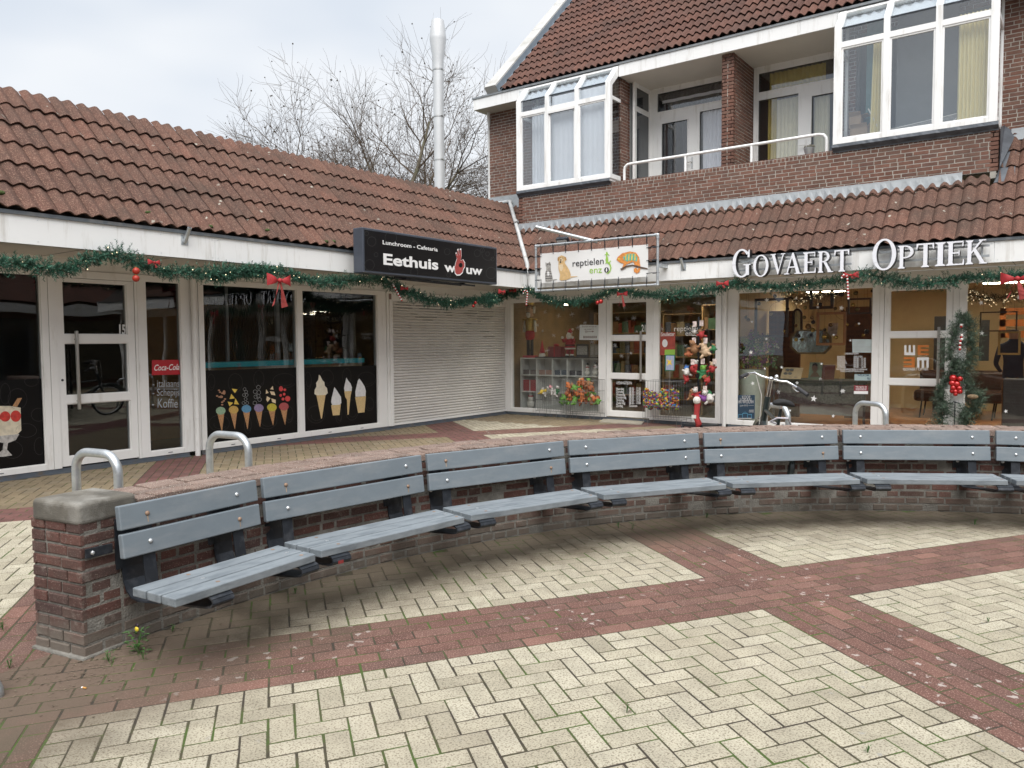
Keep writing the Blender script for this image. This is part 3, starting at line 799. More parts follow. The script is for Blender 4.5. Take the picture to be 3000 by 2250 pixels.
def bxm(name, mat, parent, boxes, bevel=.0):
    mb = MB()
    for a, b in boxes: mb.box(a, b)
    return build(mb, name, mat, parent, bevel=bevel)
class Facade:
    """frames in the plane x=0 (axis y) or y=0 (axis x); t = distance along, out = outward"""
    def __init__(s, ax, parent): s.ax = ax; s.p = parent
    def P(s, t, o, z): return (o, t, z) if s.ax == 'y' else (t, -o, z)
    def box(s, mb, t0, t1, o0, o1, z0, z1): mb.box(s.P(t0, o0, z0), s.P(t1, o1, z1))
    def pane(s, parent, t0, t1, z0, z1, o=-.03, mat=None, name='pane'):
        mb = MB(); s.box(mb, t0-.01, t1+.01, o-.003, o+.003, z0-.01, z1+.01)
        return build(mb, name, mat or glass_shop, parent)
    def frame(s, name, t0, t1, z0, z1, panes, o0=-.07, o1=.03, mat=None, gm=None, bead=.012, po=-.03):
        """frame slab t0..t1 x z0..z1 with rectangular openings; each opening gets glass and a small bead"""
        mb = MB(); ts = sorted({t0, t1, *[v for p in panes for v in p[:2]]}); zs = sorted({z0, z1, *[v for p in panes for v in p[2:4]]})
        for i in range(len(ts)-1):
            run = None
            for j in range(len(zs)-1):
                c = ((ts[i]+ts[i+1])/2, (zs[j]+zs[j+1])/2)
                hole = any(p[0] < c[0] < p[1] and p[2] < c[1] < p[3] for p in panes)
                if hole:
                    if run is not None: s.box(mb, ts[i], ts[i+1], o0, o1, run, zs[j]); run = None
                elif run is None: run = zs[j]
            if run is not None: s.box(mb, ts[i], ts[i+1], o0, o1, run, zs[-1])
        fr = build(mb, name, mat or white, s.p)
        bd = MB()
        for p in panes:
            a, b, c, d = p[:4]
            for (q0, q1, r0, r1) in ((a, b, c, c+bead), (a, b, d-bead, d), (a, a+bead, c+bead, d-bead), (b-bead, b, c+bead, d-bead)):
                s.box(bd, q0, q1, o1-.035, o1-.014, r0, r1)
            s.pane(fr, a, b, c, d, po, gm)
        build(bd, 'glazing_bead', mat or white, fr)
        return fr
FL = Facade('y', cafe)
FR = Facade('x', shop)
# cafe facade, from the left: window, door, side light, downpipe, double window, shutter
FL.frame('window', -13.2, -9.10, .06, 2.44, [(-13.1, -11.2, .125, ZH), (-11.12, -9.175, .125, ZH)], gm=glass_dark)
FL.frame('window', -8.02, -7.345, .06, 2.44, [(-7.905, -7.42, .125, ZH)], gm=glass_dark)
cafe_win = FL.frame('window', -7.155, -3.56, .06, 2.44, [(-7.08, -5.48, .132, 2.375), (-5.372, -3.762, .132, 2.375)], gm=glass_dark)
door1 = FL.frame('door', -9.005, -8.06, .075, 2.345, [(-8.93, -8.15, 1.665, 2.31), (-8.93, -8.15, .925, 1.565), (-8.925, -8.145, .185, .83)], o1=.02, gm=glass_dark)
FL2 = MB()
FL.box(FL2, -9.095, -9.01, -.07, .034, .06, 2.44); FL.box(FL2, -8.055, -8.025, -.07, .034, .06, 2.44); FL.box(FL2, -9.01, -8.055, -.07, .034, 2.35, 2.44)
FL.box(FL2, -7.34, -7.16, -.07, .018, .06, 2.44); FL.box(FL2, -3.555, -3.43, -.07, .045, .06, 2.44); FL.box(FL2, -3.50, -3.44, .045, .06, .06, 2.30)
FL.box(FL2, -13.2, 0, -.07, .012, 2.445, ZS); FL.box(FL2, -13.2, -3.6, .012, .018, 2.50, 2.512)
build(FL2, 'wall_panel', white, cafe)
hn = MB(); hn.tube([(.075, -8.805, .76), (.075, -8.808, 1.71)], .021, 12); hn.tube([(.02, -8.805, .86), (.075, -8.805, .86)], .010, 8); hn.tube([(.02, -8.807, 1.61), (.075, -8.807, 1.61)], .010, 8)
build(hn, 'handle', steel, door1, smooth=True, autos=40)
lk = MB(); lk.lathe([(.014, 0), (.014, .006), (.006, .007)], (.02, -8.965, 1.12), 10, (1, 0, 0)); build(lk, 'lock', iron, door1)
for (f, a, b, nm) in ((FL, -13.2, -7.345, 'plinth'), (FL, -7.16, -.03, 'plinth')):
    mb = MB(); f.box(mb, a, b, -.06, .022, -.03, .056); build(mb, nm, plinth_m, cafe)
mb = MB(); FL.box(mb, -13.2, -7.345, .022, .06, -.03, .012); FL.box(mb, -7.16, -.03, .022, .06, -.03, .012); build(mb, 'sill_strip', plinth_m, cafe)
ev = MB()
for t in (-10.4, -9.7, -7.66, -6.7, -5.9, -4.9, -4.2): FL.box(ev, t, t+.06, .03, .036, .085, .094)
build(ev, 'drain_slot_covers', grey_trim, cafe)
# roller shutter
sh = MB(); ns = 42; z0, z1 = .10, 2.27; hh = (z1-z0)/ns
for k in range(ns):
    z = z0+k*hh; y0, y1 = -3.405, -.03; d = .0
    vs = []
    for (o, zz) in ((-.002, z+.002), (.012, z+hh*.25), (.014, z+hh*.6), (.004, z+hh-.003), (-.012, z+hh-.001)): vs += [(o, y0, zz), (o, y1, zz)]
    sh.add(vs, [(2*i, 2*i+1, 2*i+3, 2*i+2) for i in range(4)])
shutter_m = mk('shutter_slats', (.60, .58, .55), .5, var=.05, scale=2, rnd=.04, dirt=(.25, .23, .21), ds=3.5, dp=(.62, .9))
rs = build(sh, 'roller_shutter', shutter_m, cafe)
dk = MB(); rsd = random.Random(4)
for _ in range(46):
    k = ns-1-int(abs(rsd.gauss(0, 5))); z = z0+k*hh; y = rsd.uniform(-3.35, -.7)
    dk.box((.0135, y, z+hh-.008), (.0145, min(y+rsd.uniform(.05, .5), -.06), z+hh-.002))
build(dk, 'grime_lines', mk('grime', (.05, .045, .04), .9), rs)
mb = MB(); mb.box((-.03, -3.42, .03), (-.012, -.02, 2.32)); mb.box((-.02, -3.405, .062), (.03, -.03, .10)); mb.box((-.02, -3.43, 2.275), (.03, -.0, 2.44)); mb.box((-.03, -3.43, .06), (.045, -3.405, 2.30)); mb.box((-.03, -.028, .06), (.03, -.002, 2.30))
build(mb, 'shutter_casing', white, cafe)
mb = MB(); mb.box((.046, -3.50, 2.18), (.05, -3.44, 2.40)); build(mb, 'air_grille', mk('grille_red_grey', (.25, .17, .15), .7), cafe)
# soffit, fascia, gutter edge of both wings
mb = MB(); xs = [YR+.0]; 
so = MB()
yb = [-14.5]+[-14.3+i*1.18 for i in range(12)]
so.add([(-.02, -14.5, ZS), (XL-.01, -14.5, ZS), (XL-.01, YR+.01, ZS), (-.02, -.02, ZS)], [(0, 1, 2, 3)])
build(so, 'soffit', soffit_m, cafe)
jn = MB()
for k in range(11):
    y = -13.35+k*1.05
    if y < -1: jn.box((.02, y, ZS-.0012), (XL-.02, y+.007, ZS-.003))
build(jn, 'soffit_joints', grey_trim, cafe)
so = MB(); so.add([(0, -.02, ZS+.001), (XL-.01, YR+.01, ZS+.001), (16, YR+.01, ZS+.001), (16, -.02, ZS+.001)], [(0, 1, 2, 3)])
build(so, 'soffit', soffit_m, shop)
jn = MB()
for k in range(13):
    x = 1.9+k*1.03
    jn.box((x, YR+.02, ZS-.001), (x+.007, -.02, ZS-.003))
build(jn, 'soffit_joints', grey_trim, shop)
fa = MB(); ys = [-14.5, -11.0, -7.56, -4.0, YR]
for a, b in zip(ys, ys[1:]): fa.box((XL-.03, a+.002, ZF0), (XL, b-.002, ZF1))
fo = build(fa, 'fascia', white_fascia, cafe)
sc = MB(); rs2 = random.Random(2)
for a, b in zip(ys, ys[1:]):
    n = max(2, int((b-a)/.62))
    for i in range(n+1):
        y = a+.04+(b-a-.08)*i/n
        for z in (ZF0+.035, ZF1-.035):
            if y > -10: build(MB().lathe([(.007, 0), (.006, .003)], (XL, y, z), 6, (1, 0, 0)), 'screw', bolt_m, fo)
fa = MB(); xs = [XL, 1.9, 4.3, 4.98, 8.9, 12.5, 16]
for a, b in zip(xs, xs[1:]): fa.box((a+.002, YR, ZF0), (b-.002, YR+.03, ZF1))
fo = build(fa, 'fascia', white_fascia, shop)
sc = MB()
for a, b in zip(xs, xs[1:]):
    n = max(2, int((b-a)/.62))
    for i in range(n+1):
        x = a+.04+(b-a-.08)*i/n
        for z in (ZF0+.035, ZF1-.035):
            if x < 9.6: build(MB().lathe([(.007, 0), (.006, .003)], (x, YR, z), 6, (0, -1, 0)), 'screw', bolt_m, fo)
mb = MB(); mb.box((XL-.12, -14.5, ZF1+.001), (XL+.022, YR-.022, ZF1+.04)); build(mb, 'gutter_edge', grey_trim, cafe)
mb = MB(); mb.box((XL-.12, YR-.022, ZF1+.002), (16, YR+.12, ZF1+.041)); build(mb, 'gutter_edge', grey_trim, shop)
# roofs: 45 degrees
cr2 = math.sqrt(.5)
SL, SR = Vector((-cr2, 0, cr2)), Vector((0, cr2, cr2))
eL, eR = Vector((XL+.015, -14.4, ZF1+.045)), Vector((XL-.9, YR-.015, ZF1+.045))
rfl = roof_tiles('roof', eL, (0, 1, 0), SL, 46, 6, tile_m, cafe, clips=[((XL, YR, 0), Vector((1, 1, 0)).normalized())], seed=3)
vp = (XL+.0, YR-.0, 0)
roof_tiles('lower_roof', Vector((XL+.015-3*.333, YR-.015, ZF1+.045)), (1, 0, 0), SR, 46, 3, tile_m, shop, clips=[(vp, Vector((-1, -1, 0)).normalized()), ((0, .245, 0), (0, 1, 0)), ((.19, 0, 0), (-1, 0, 0)), ((8.86, 0, 0), (1, 0, 0))], seed=5)
roof_tiles('lower_roof', Vector((XL+.015-9*.333, YR-.015, ZF1+.045)), (1, 0, 0), SR, 9+0, 7, tile_m, shop, clips=[(vp, Vector((-1, -1, 0)).normalized()), ((0, .96, 0), (0, 1, 0)), ((.19, 0, 0), (1, 0, 0))], seed=6)
roof_tiles('lower_roof', Vector((XL+.015+23*.333, YR-.015, ZF1+.045)), (1, 0, 0), SR, 16, 7, tile_m, shop, clips=[((8.86, 0, 0), (-1, 0, 0)), ((0, .96, 0), (0, 1, 0))], seed=7)
roof_tiles('lower_roof', Vector((XL+.015-3*.333, YR-.015, ZF1+.045)), (1, 0, 0), SR, 26, 4, tile_m, shop, clips=[(vp, Vector((-1, -1, 0)).normalized()), ((0, .245, 0), (0, 1, 0)), ((0, YR-.015+3*.395*cr2, 0), (0, -1, 0)), ((.19, 0, 0), (-1, 0, 0)), ((8.86, 0, 0), (1, 0, 0))], seed=8, start_row=3)
# roof boarding and the back slope, so nothing is hollow
zr = ZF1+.045+6*.395*cr2; xr = XL+.015-6*.395*cr2
mb = MB(); mb.prism([(XL-.05, -14.4, ZF1+.01), (xr, -14.4, zr-.03), (xr-1.9, -14.4, ZF1), (-.0, -14.4, ZF1)], (0, 14.4+2.2, 0))
build(mb, 'roof_deck', mk('roof_deck', (.05, .035, .03), .9), cafe)
mb = MB(); mb.prism([(8.86, YR+.05, ZF1+.0), (8.86, .96, ZF1+.0), (8.86, .96, ZF1+1.60)], (7.1, 0, 0)); mb.prism([(.19, YR+.05, ZF1+.0), (.19, .24, ZF1+.0), (.19, .24, ZF1+.88)], (8.67, 0, 0))
build(mb, 'roof_deck', MATS['roof_deck'], shop)
# hip strip in the valley and two pipes lying along it
def on_valley(t, lift=.1): return Vector((XL-t, YR+t, ZF1+.045+t+lift))
mb = MB(); a, b = on_valley(-.02, .0), on_valley(1.72, .0); s_ = Vector((cr2, cr2, 0))
mb.add([a-s_*.07+V3(0, 0, .035), a, b, b-s_*.07+V3(0, 0, .035)], [(0, 1, 2, 3)]); mb.add([a, a+s_*.07+V3(0, 0, .035), b+s_*.07+V3(0, 0, .035), b], [(0, 1, 2, 3)])
build(mb, 'valley_gutter', lead_m, shop)
pipe_m = mk('grey_pvc_pipe', (.44, .45, .45), .45, var=.2, scale=5, dirt=(.30, .29, .27), ds=6)
p0 = on_valley(-.02, .05); p1 = on_valley(1.50, .22)
mb = MB().tube([p0+V3(0, 0, -.02), p0+V3(-.02, .02, .09), p1+V3(0, 0, -.05), p1+V3(-.04, .05, .02), p1+V3(-.12, .09, .03), p1+V3(-.75, .10, .03)], .042, 12)
for t in (.35, .95): mb.tube([on_valley(t, .085+.11*t), on_valley(t+.05, .085+.11*(t+.05))], .047, 12)
build(mb, 'downpipe', pipe_m, shop, smooth=True, autos=50)
mb = MB().tube([on_valley(.02, .04)+V3(-.10, 0, 0), on_valley(.95, .10)+V3(-.04, .02, 0)], .024, 8); build(mb, 'thin_pipe', pipe_m, shop, smooth=True, autos=50)
mb = MB().tube([(XL+.03, YR-.06, ZF1+.07), (XL+.06, YR-.07, ZF1+.0), (XL+.035, YR-.05, ZF0+.02), (XL-.03, YR-.0+.02, ZF0-.1)], .012, 6); build(mb, 'cable_conduit', pipe_m, shop, smooth=True)
# downpipes in front of the shop fronts
def dpipe(x, y, parent):
    mb = MB().tube([(x, y, -.02), (x, y, ZS)], .036, 14)
    for z in (.52, 1.45, 2.05): mb.tube([(x, y, z), (x, y, z+.03)], .041, 14)
    build(mb, 'downpipe', white, parent, smooth=True, autos=50)
dpipe(.065, -7.25, cafe); dpipe(4.84, -.065, shop)
# moss cushions on the eaves course
moss_m = mk('moss_cushion', (.05, .075, .018), 1, var=.4, scale=30, bump=1, bscale=90)
mb = MB(); rm = random.Random(8)
for y in (-10.6, -8.35, -7.6, -6.7, -5.75, -5.6, -9.9): 
    t = rm.uniform(.02, .12); mb.ball((XL-t, y, ZF1+.10+t), .035, 8, 6, (1, 1.2, .7))
build(mb, 'moss', moss_m, cafe)

# ------------------------------------------------------------------ right building: shop fronts
petwin = FR.frame('window', .10, 2.37, .06, 2.44, [(.165, 2.285, .14, 2.36)])
FR.frame('window', 3.45, 4.76, .06, 2.44, [(3.555, 4.665, .14, 2.365)])
door2 = FR.frame('door', 2.455, 3.37, .08, 2.335, [(2.535, 3.305, 1.645, 2.28), (2.535, 3.30, .915, 1.55), (2.535, 3.295, .185, .815)], o1=.02)
optwin = FR.frame('window', 4.95, 7.33, .06, 2.44, [(5.05, 7.235, .135, 2.365)])
door3 = FR.frame('door', 7.40, 8.335, .08, 2.345, [(7.475, 8.26, 1.655, 2.30), (7.475, 8.255, .925, 1.565), (7.475, 8.255, .185, .83)], o1=.02)
optwin2 = FR.frame('window', 8.42, 15.9, .06, 2.44, [(8.51, 10.7, .135, 2.375), (10.8, 13.2, .135, 2.375), (13.3, 15.8, .135, 2.375)])
mb = MB()
FR.box(mb, .002, .097, -.07, .03, .06, 2.44); FR.box(mb, 2.373, 2.45, -.07, .034, .06, 2.44); FR.box(mb, 3.375, 3.447, -.07, .034, .06, 2.44); FR.box(mb, 2.45, 3.375, -.07, .034, 2.34, 2.44)
FR.box(mb, 4.763, 4.947, -.07, .016, .06, 2.44); FR.box(mb, 7.333, 7.395, -.07, .034, .06, 2.44); FR.box(mb, 8.34, 8.417, -.07, .034, .06, 2.44); FR.box(mb, 7.395, 8.34, -.07, .034, 2.35, 2.44)
FR.box(mb, .04, 15.9, -.07, .012, 2.445, ZS)
build(mb, 'wall_panel', white, shop)
mb = MB(); FR.box(mb, .03, 4.79, -.06, .022, -.03, .056); FR.box(mb, 4.89, 15.9, -.06, .022, -.03, .056); build(mb, 'plinth', plinth_m, shop)
for (dr, x) in ((door2, 3.215), (door3, 8.165)):
    hn = MB(); hn.tube([(x, -.075, .78), (x, -.075, 1.72)], .020, 12); hn.tube([(x, -.02, .88), (x, -.075, .88)], .010, 8); hn.tube([(x, -.02, 1.62), (x, -.075, 1.62)], .010, 8)
    build(hn, 'handle', steel, dr, smooth=True, autos=40)

# ------------------------------------------------------------------ upper storey
YB, YM = .25, .97           # parapet block face, main wall face
bk, mm = MB(), MB()
xB0, xB1 = .19, 8.84
brick_panel(bk, mm, (xB0, YB, 4.0), (1, 0, 0), (0, 0, 1), (0, -1, 0), xB1-xB0, .625, seed=21, rowlock=True)
brick_panel(bk, mm, (xB0, YM, 3.9), (0, -1, 0), (0, 0, 1), (-1, 0, 0), YM-YB, .725, seed=22)
brick_panel(bk, mm, (xB1, YB, 3.9), (0, 1, 0), (0, 0, 1), (1, 0, 0), YM-YB, .725, seed=23)
# main wall left of the bay, right of the bay, pier beside the bay
brick_panel(bk, mm, (-1.13, YM, 4.4), (1, 0, 0), (0, 0, 1), (0, -1, 0), 3.45, 2.4, holes=[(1.36, .22, 3.28, 2.3)], seed=24)
brick_panel(bk, mm, (6.5, YM, 4.4), (1, 0, 0), (0, 0, 1), (0, -1, 0), 8.5, 2.4, holes=[(.2, .22, 2.2, 2.3)], seed=25)
# side reveal of the left pier next to the balcony door
build(bk, 'brickwork', brick_far_m, shop); build(mm, 'mortar', mortar_far, shop)
bk, mm = MB(), MB()
brick_panel(bk, mm, (4.49, .62, 4.45), (1, 0, 0), (0, 0, 1), (0, -1, 0), .215, 2.27, seed=27)
brick_panel(bk, mm, (4.705, .62, 4.45), (0, 1, 0), (0, 0, 1), (1, 0, 0), 1.05, 2.27, seed=28)
brick_panel(bk, mm, (4.49, 1.67, 4.45), (0, -1, 0), (0, 0, 1), (-1, 0, 0), 1.05, 2.27, seed=29)
build(bk, 'pier_brickwork', brick_far_m, shop); build(mm, 'pier_mortar', mortar_far, shop)
# parapet body behind its face, balcony floor
mb = MB(); mb.box((xB0+.05, YB+.08, 4.0), (xB1-.05, YB+.2, 4.60)); mb.box((2.3, YB+.2, 4.3), (6.5, 1.7, 4.42)); build(mb, 'parapet_core', mortar_far, shop)
bk = MB(); x = 2.42
while x < 6.5: bk.box((x, YB+.004, 4.626), (x+.05, YB+.2, 4.640)); x += .0605
build(bk, 'parapet_coping', brick_far_m, shop)
# lead and zinc flashings
mb = MB(); rz = random.Random(9); n = 116; P = []
for i in range(n+1):
    x = xB0+.0+(xB1-xB0-.45)*i/n
    ph = (x-(XL+.015-3*.333))/.333
    h = .045*(.5-.5*math.cos(4*PI*(ph+.02)))
    P.append((x, h))
vs = []
for x, h in P:
    vs += [(x, YB-.018, 4.035+rz.uniform(-.003, .003)), (x, YB-.026, 4.01+rz.uniform(-.003, .003)), (x, YB-.075-rz.uniform(0, .008), ZF1+.045+(YB-.075-YR)+.042+h*1.0+rz.uniform(0, .005)), (x, YB-.10-rz.uniform(0, .008), ZF1+.045+(YB-.10-YR)+.030+h*1.25)]
fs = []
for i in range(n):
    for k in range(3): fs.append((i*4+k, i*4+k+1, i*4+k+5, i*4+k+4))
mb.add(vs, fs)
build(mb, 'wavy_zinc_flashing', zinc, shop)
mb = MB()
zz = lambda y: ZF1+.045+(y-YR)
# stepped zinc where the block meets the left roof, zinc above it on the main wall
mb.add([(xB0-.012, YM, zz(YM)+.16), (xB0-.012, YB-.02, zz(YB)+.16), (xB0-.03, YB-.1, zz(YB-.1)+.05), (xB0-.17, YB-.05, zz(YB-.05)+.05), (xB0-.17, YM, zz(YM)+.05)], [(0, 1, 2, 3, 4)]); build(mb, 'zinc_apron', zinc, shop); mb = MB()
mb.add([(-1.15, YM-.012, zz(YM)+.22), (xB0, YM-.012, zz(YM)+.22), (xB0, YM-.14, zz(YM-.14)+.045), (-1.15, YM-.14, zz(YM-.14)+.045)], [(0, 1, 2, 3)]); build(mb, 'zinc_apron', zinc, shop); mb = MB()
mb.add([(8.95, YM-.012, zz(YM)+.13), (15, YM-.012, zz(YM)+.13), (15, YM-.12, zz(YM-.12)+.05), (8.95, YM-.12, zz(YM-.12)+.05)], [(0, 1, 2, 3)])
build(mb, 'zinc_apron', zinc, shop)
mb = MB(); mb.add([(8.862, YB-.03, 4.04), (8.862, YM, 4.80), (9.02, YM, zz(YM)+.06), (9.06, YB-.12, zz(YB-.12)+.055), (8.80, YB-.14, zz(YB-.14)+.06)], [(0, 1, 2, 3, 4)])
mb.add([(8.862, YB-.03, 4.62), (8.862, YM, 4.82), (8.862, YM, 4.6), (8.862, YB-.03, 4.04)], [(0, 1, 2, 3)])
build(mb, 'lead_flashing', lead_m, shop)
def lead_apron(x0, x1):
    mb = MB(); n = 40; vs = []; rr = random.Random(int(x0*10)+1)
    for i in range(n+1):
        x = x0+(x1-x0)*i/n
        vs += [(x, .175, 4.715), (x, .165+rr.uniform(-.006, .006), 4.66), (x, YB-.025+rr.uniform(-.004, .004), 4.605+rr.uniform(-.006, .006)), (x, YB-.018, 4.585+rr.uniform(-.005, .005))]
    fs = []
    for i in range(n):
        for k in range(3): fs.append((i*4+k, i*4+4+k, i*4+5+k, i*4+1+k))
    mb.add(vs, fs); build(mb, 'lead_apron', lead_m, shop)
lead_apron(.18, 2.42); lead_apron(6.53, 8.84)

# bay windows: front panes, sloped glazing on top, side panes
def bay(x0, x1, mat_glass, name='bay_window'):
    yf = .17; zb, zt, zk = 4.71, 6.33, 6.56    # sill, transom, kink
    yb, ztop = .50, 6.93
    fr = MB(); n = 3; w = (x1-x0-.11)/n; mull = [x0+.055+w*i for i in range(n+1)]
    fw = .055
    # rectangular post grid in the front plane
    for i, xm in enumerate(mull):
        a = fw if i in (0, n) else .045
        fr.box((xm-a, yf, zb), (xm+a, yf+.09, zk))
        p0, p1 = Vector((xm, yf+.045, zk-.02)), Vector((xm, yb+.03, ztop-.04))
        fr.obox((xm-a-.001, yf+.0, zk-.002), (2*a+.002, 0, 0), (0, .09, .0), (0, yb-yf, ztop-zk))
    for i in range(n):
        a, b = mull[i], mull[i+1]; l = fw if i == 0 else .045; r_ = fw if i == n-1 else .045
        fr.box((a+l, yf+.004, zb+.0), (b-r_, yf+.086, zb+.075)); fr.box((a+l, yf+.004, 6.235), (b-r_, yf+.086, 6.305))
        # casement bead
        for (q, r2) in ((zb+.075, 6.235),):
            for bb in (((a+l, q), (b-r_, q+.028)), ((a+l, r2-.028), (b-r_, r2)), ((a+l, q+.028), (a+l+.028, r2-.028)), ((b-r_-.028, q+.028), (b-r_, r2-.028))):
                fr.box((bb[0][0], yf+.018, bb[0][1]), (bb[1][0], yf+.06, bb[1][1]))
        # head bar of the sloped light
        fr.obox((a+l, yf+.01+(yb-yf)*.86, zk+(ztop-zk)*.86), (b-r_-a-l, 0, 0), (0, .06, -.05), (0, (yb-yf)*.14, (ztop-zk)*.14))
        fr.box((a+l, yf+.006, 6.305), (b-r_, yf+.03, 6.325))
    # sides
    for xs_, sg in ((x0, 1), (x1, -1)):
        x2 = xs_+sg*.05
        fr.box((xs_, yf+.09, zb), (x2, YM, zb+.09)); fr.box((xs_, yf+.09, 6.235), (x2, YM, 6.30)); fr.box((xs_, YM-.07, zb+.09), (x2, YM, ztop-.12))
        fr.prism([(xs_, yf+.09, 6.50), (xs_, yf+.09, zk+.05), (xs_, yb, ztop), (xs_, YM, ztop), (xs_, YM, 6.80), (xs_, yb+.08, 6.80)], (sg*.05, 0, 0))
    fr.box((x0+.02, yf+.02, zb-.05), (x1-.02, YM, zb-.002))
    f = build(fr, name, white_fascia, shop, bevel=.003)
    gl = MB()
    for i in range(n):
        a, b = mull[i], mull[i+1]; l = fw if i == 0 else .045; r_ = fw if i == n-1 else .045
        build(MB().box((a+l-.005, yf+.035, zb+.07), (b-r_+.005, yf+.041, 6.24)), 'pane', mat_glass, f)
        build(MB().box((a+l-.005, yf+.035, 6.30), (b-r_+.005, yf+.041, zk)), 'pane', mat_glass, f)
        build(MB().obox((a+l-.005, yf+.040, zk), (b-r_-a-l+.01, 0, 0), (0, .005, -.004), (0, (yb-yf)*.87, (ztop-zk)*.87)), 'sloped_pane', mat_glass, f)
    for xs_, sg in ((x0, 1), (x1, -1)):
        build(MB().box((xs_+sg*.02, yf+.09, zb+.08), (xs_+sg*.026, YM-.06, 6.24)), 'pane', mat_glass, f)
        build(MB().box((xs_+sg*.02, yf+.09, 6.29), (xs_+sg*.026, YM-.06, 6.82)), 'pane', mat_glass, f)
    # dark rubber line where the vertical and sloped glass meet
    rb = MB()
    for i in range(n): rb.box((mull[i]+.05, yf+.028, zk-.022), (mull[i+1]-.05, yf+.034, zk+.002))
    build(rb, 'glazing_seal', iron, f)
    return f, mull
bay1, mull1 = bay(.19, 2.43, glass_up)
bay2, mull2 = bay(6.54, 8.82, glass_up)
mb = MB().obox((mull1[1]+.05, .155, 6.175), (mull1[2]-mull1[1]-.10, 0, 0), (0, .03, 0), (0, 0, .055)); build(mb, 'vent_grille', white, bay1)
mb = MB().box((mull1[1]+.05, .16, 6.160), (mull1[2]-.05, .168, 6.174)); build(mb, 'vent_slot', iron, bay1)
# upper fascia, gutter, soffit
YF = .50
mb = MB(); mb.box((-1.22, YF, 6.715), (mull1[0]-.06, YF+.03, 6.945)); mb.box((2.44, YF, 6.715), (5.9, YF+.03, 6.945)); mb.box((5.904, YF, 6.715), (6.53, YF+.03, 6.945)); mb.box((8.83, YF, 6.715), (15, YF+.03, 6.945))
mb.box((-1.22, YF+.03, 6.715), (-1.19, 2.4, 6.945)); mb.box((.19, YF+.035, 6.80), (2.43, YF+.06, 6.945)); mb.box((6.54, YF+.035, 6.80), (8.82, YF+.06, 6.945))
build(mb, 'upper_fascia', white_fascia, shop)
mb = MB(); mb.box((-1.25, YF-.02, 6.947), (15, YF+.18, 6.985)); build(mb, 'upper_gutter_edge', zinc, shop)
mb = MB(); mb.box((-1.19, YF+.03, 6.725), (.14, YM, 6.735)); build(mb, 'upper_soffit', soffit_m, shop); mb = MB(); mb.box((2.44, YF+.03, 6.72), (6.53, 1.72, 6.73)); build(mb, 'upper_soffit', soffit_m, shop)
# upper roof
SU = Vector((0, math.cos(R(44)), math.sin(R(44))))
roof_tiles('upper_roof', Vector((-.46, YF-.01, 6.985)), (1, 0, 0), SU, 32, 15, tile_up_m, shop, w=.30, g=.335, amp=.055, lift=.035, nu=14, seed=12)
mb = MB(); mb.prism([(-.8, YF+.1, 6.96), (-.8, 4.4, 6.96), (-.8, 4.4, 10.6)], (12, 0, 0)); build(mb, 'upper_roof_deck', MATS['roof_deck'], shop)
verge_m = mk('verge_coping', (.47, .465, .45), .6, var=.08, scale=3, dirt=(.33, .32, .29), ds=3)
mb = MB(); NU = Vector((0, -math.sin(R(44)), math.cos(R(44)))); L_ = 5.0
for k in range(4):
    o = Vector((-.84, YF+.02, 6.96))+SU*(k*1.3+(.0 if k else .02)); mb.obox(o, (.31, 0, 0), SU*1.292, NU*.20)
build(mb, 'verge_coping', verge_m, shop, bevel=.006)
mb = MB(); mb.obox(Vector((-.528, YF+.02, 6.985)), (.10, 0, 0), SU*5.0, NU*.035); mb.obox(Vector((-.528, YF+.02, 6.985)), (.006, 0, 0), SU*5.0, NU*.15)
build(mb, 'verge_flashing', mk('verge_lead', (.20, .24, .28), .5, var=.15), shop)
# corner downpipe
mb = MB().tube([(-1.16, .99, 4.62), (-1.16, .99, 6.45), (-1.12, .93, 6.58), (-1.08, .86, 6.66), (-1.08, .86, 6.73)], .036, 10); build(mb, 'corner_downpipe', white, shop, smooth=True, autos=50)

# balcony doors and windows (recessed wall at y = 1.65)
def bpanel(name, x0, x1, z0, z1, openings, y=1.65):
    mb = MB(); ts = sorted({x0, x1, *[v for p in openings for v in p[:2]]}); zs = sorted({z0, z1, *[v for p in openings for v in p[2:4]]})
    for i in range(len(ts)-1):
        for j in range(len(zs)-1):
            c = ((ts[i]+ts[i+1])/2, (zs[j]+zs[j+1])/2)
            if any(p[0] < c[0] < p[1] and p[2] < c[1] < p[3] for p in openings): continue
            mb.box((ts[i], y, zs[j]), (ts[i+1], y+.07, zs[j+1]))
    f = build(mb, name, white_fascia, shop)
    for p in openings:
        bd = MB()
        for (q0, q1, r0, r1) in ((p[0], p[1], p[2], p[2]+.02), (p[0], p[1], p[3]-.02, p[3]), (p[0], p[0]+.02, p[2]+.02, p[3]-.02), (p[1]-.02, p[1], p[2]+.02, p[3]-.02)): bd.box((q0, y-.012, r0), (q1, y-.001, r1))
        build(bd, 'glazing_bead', white_fascia, f)
        build(MB().box((p[0]-.005, y+.03, p[2]-.005), (p[1]+.005, y+.036, p[3]+.005)), 'pane', glass_mat_b, f)
    return f
glass_mat_b = glass_mat('balcony_glass', (.95, .96, .97), 3.4)
bl1 = bpanel('balcony_door', 2.55, 4.49, 4.42, 6.72, [(2.70, 4.40, 6.22, 6.63), (2.80, 3.40, 4.62, 6.01), (3.62, 4.40, 4.62, 6.11)])
bl2 = bpanel('balcony_door', 4.72, 6.60, 4.42, 6.72, [(4.80, 6.45, 6.22, 6.61), (4.80, 5.58, 4.62, 6.11), (5.78, 6.40, 4.62, 6.01)])
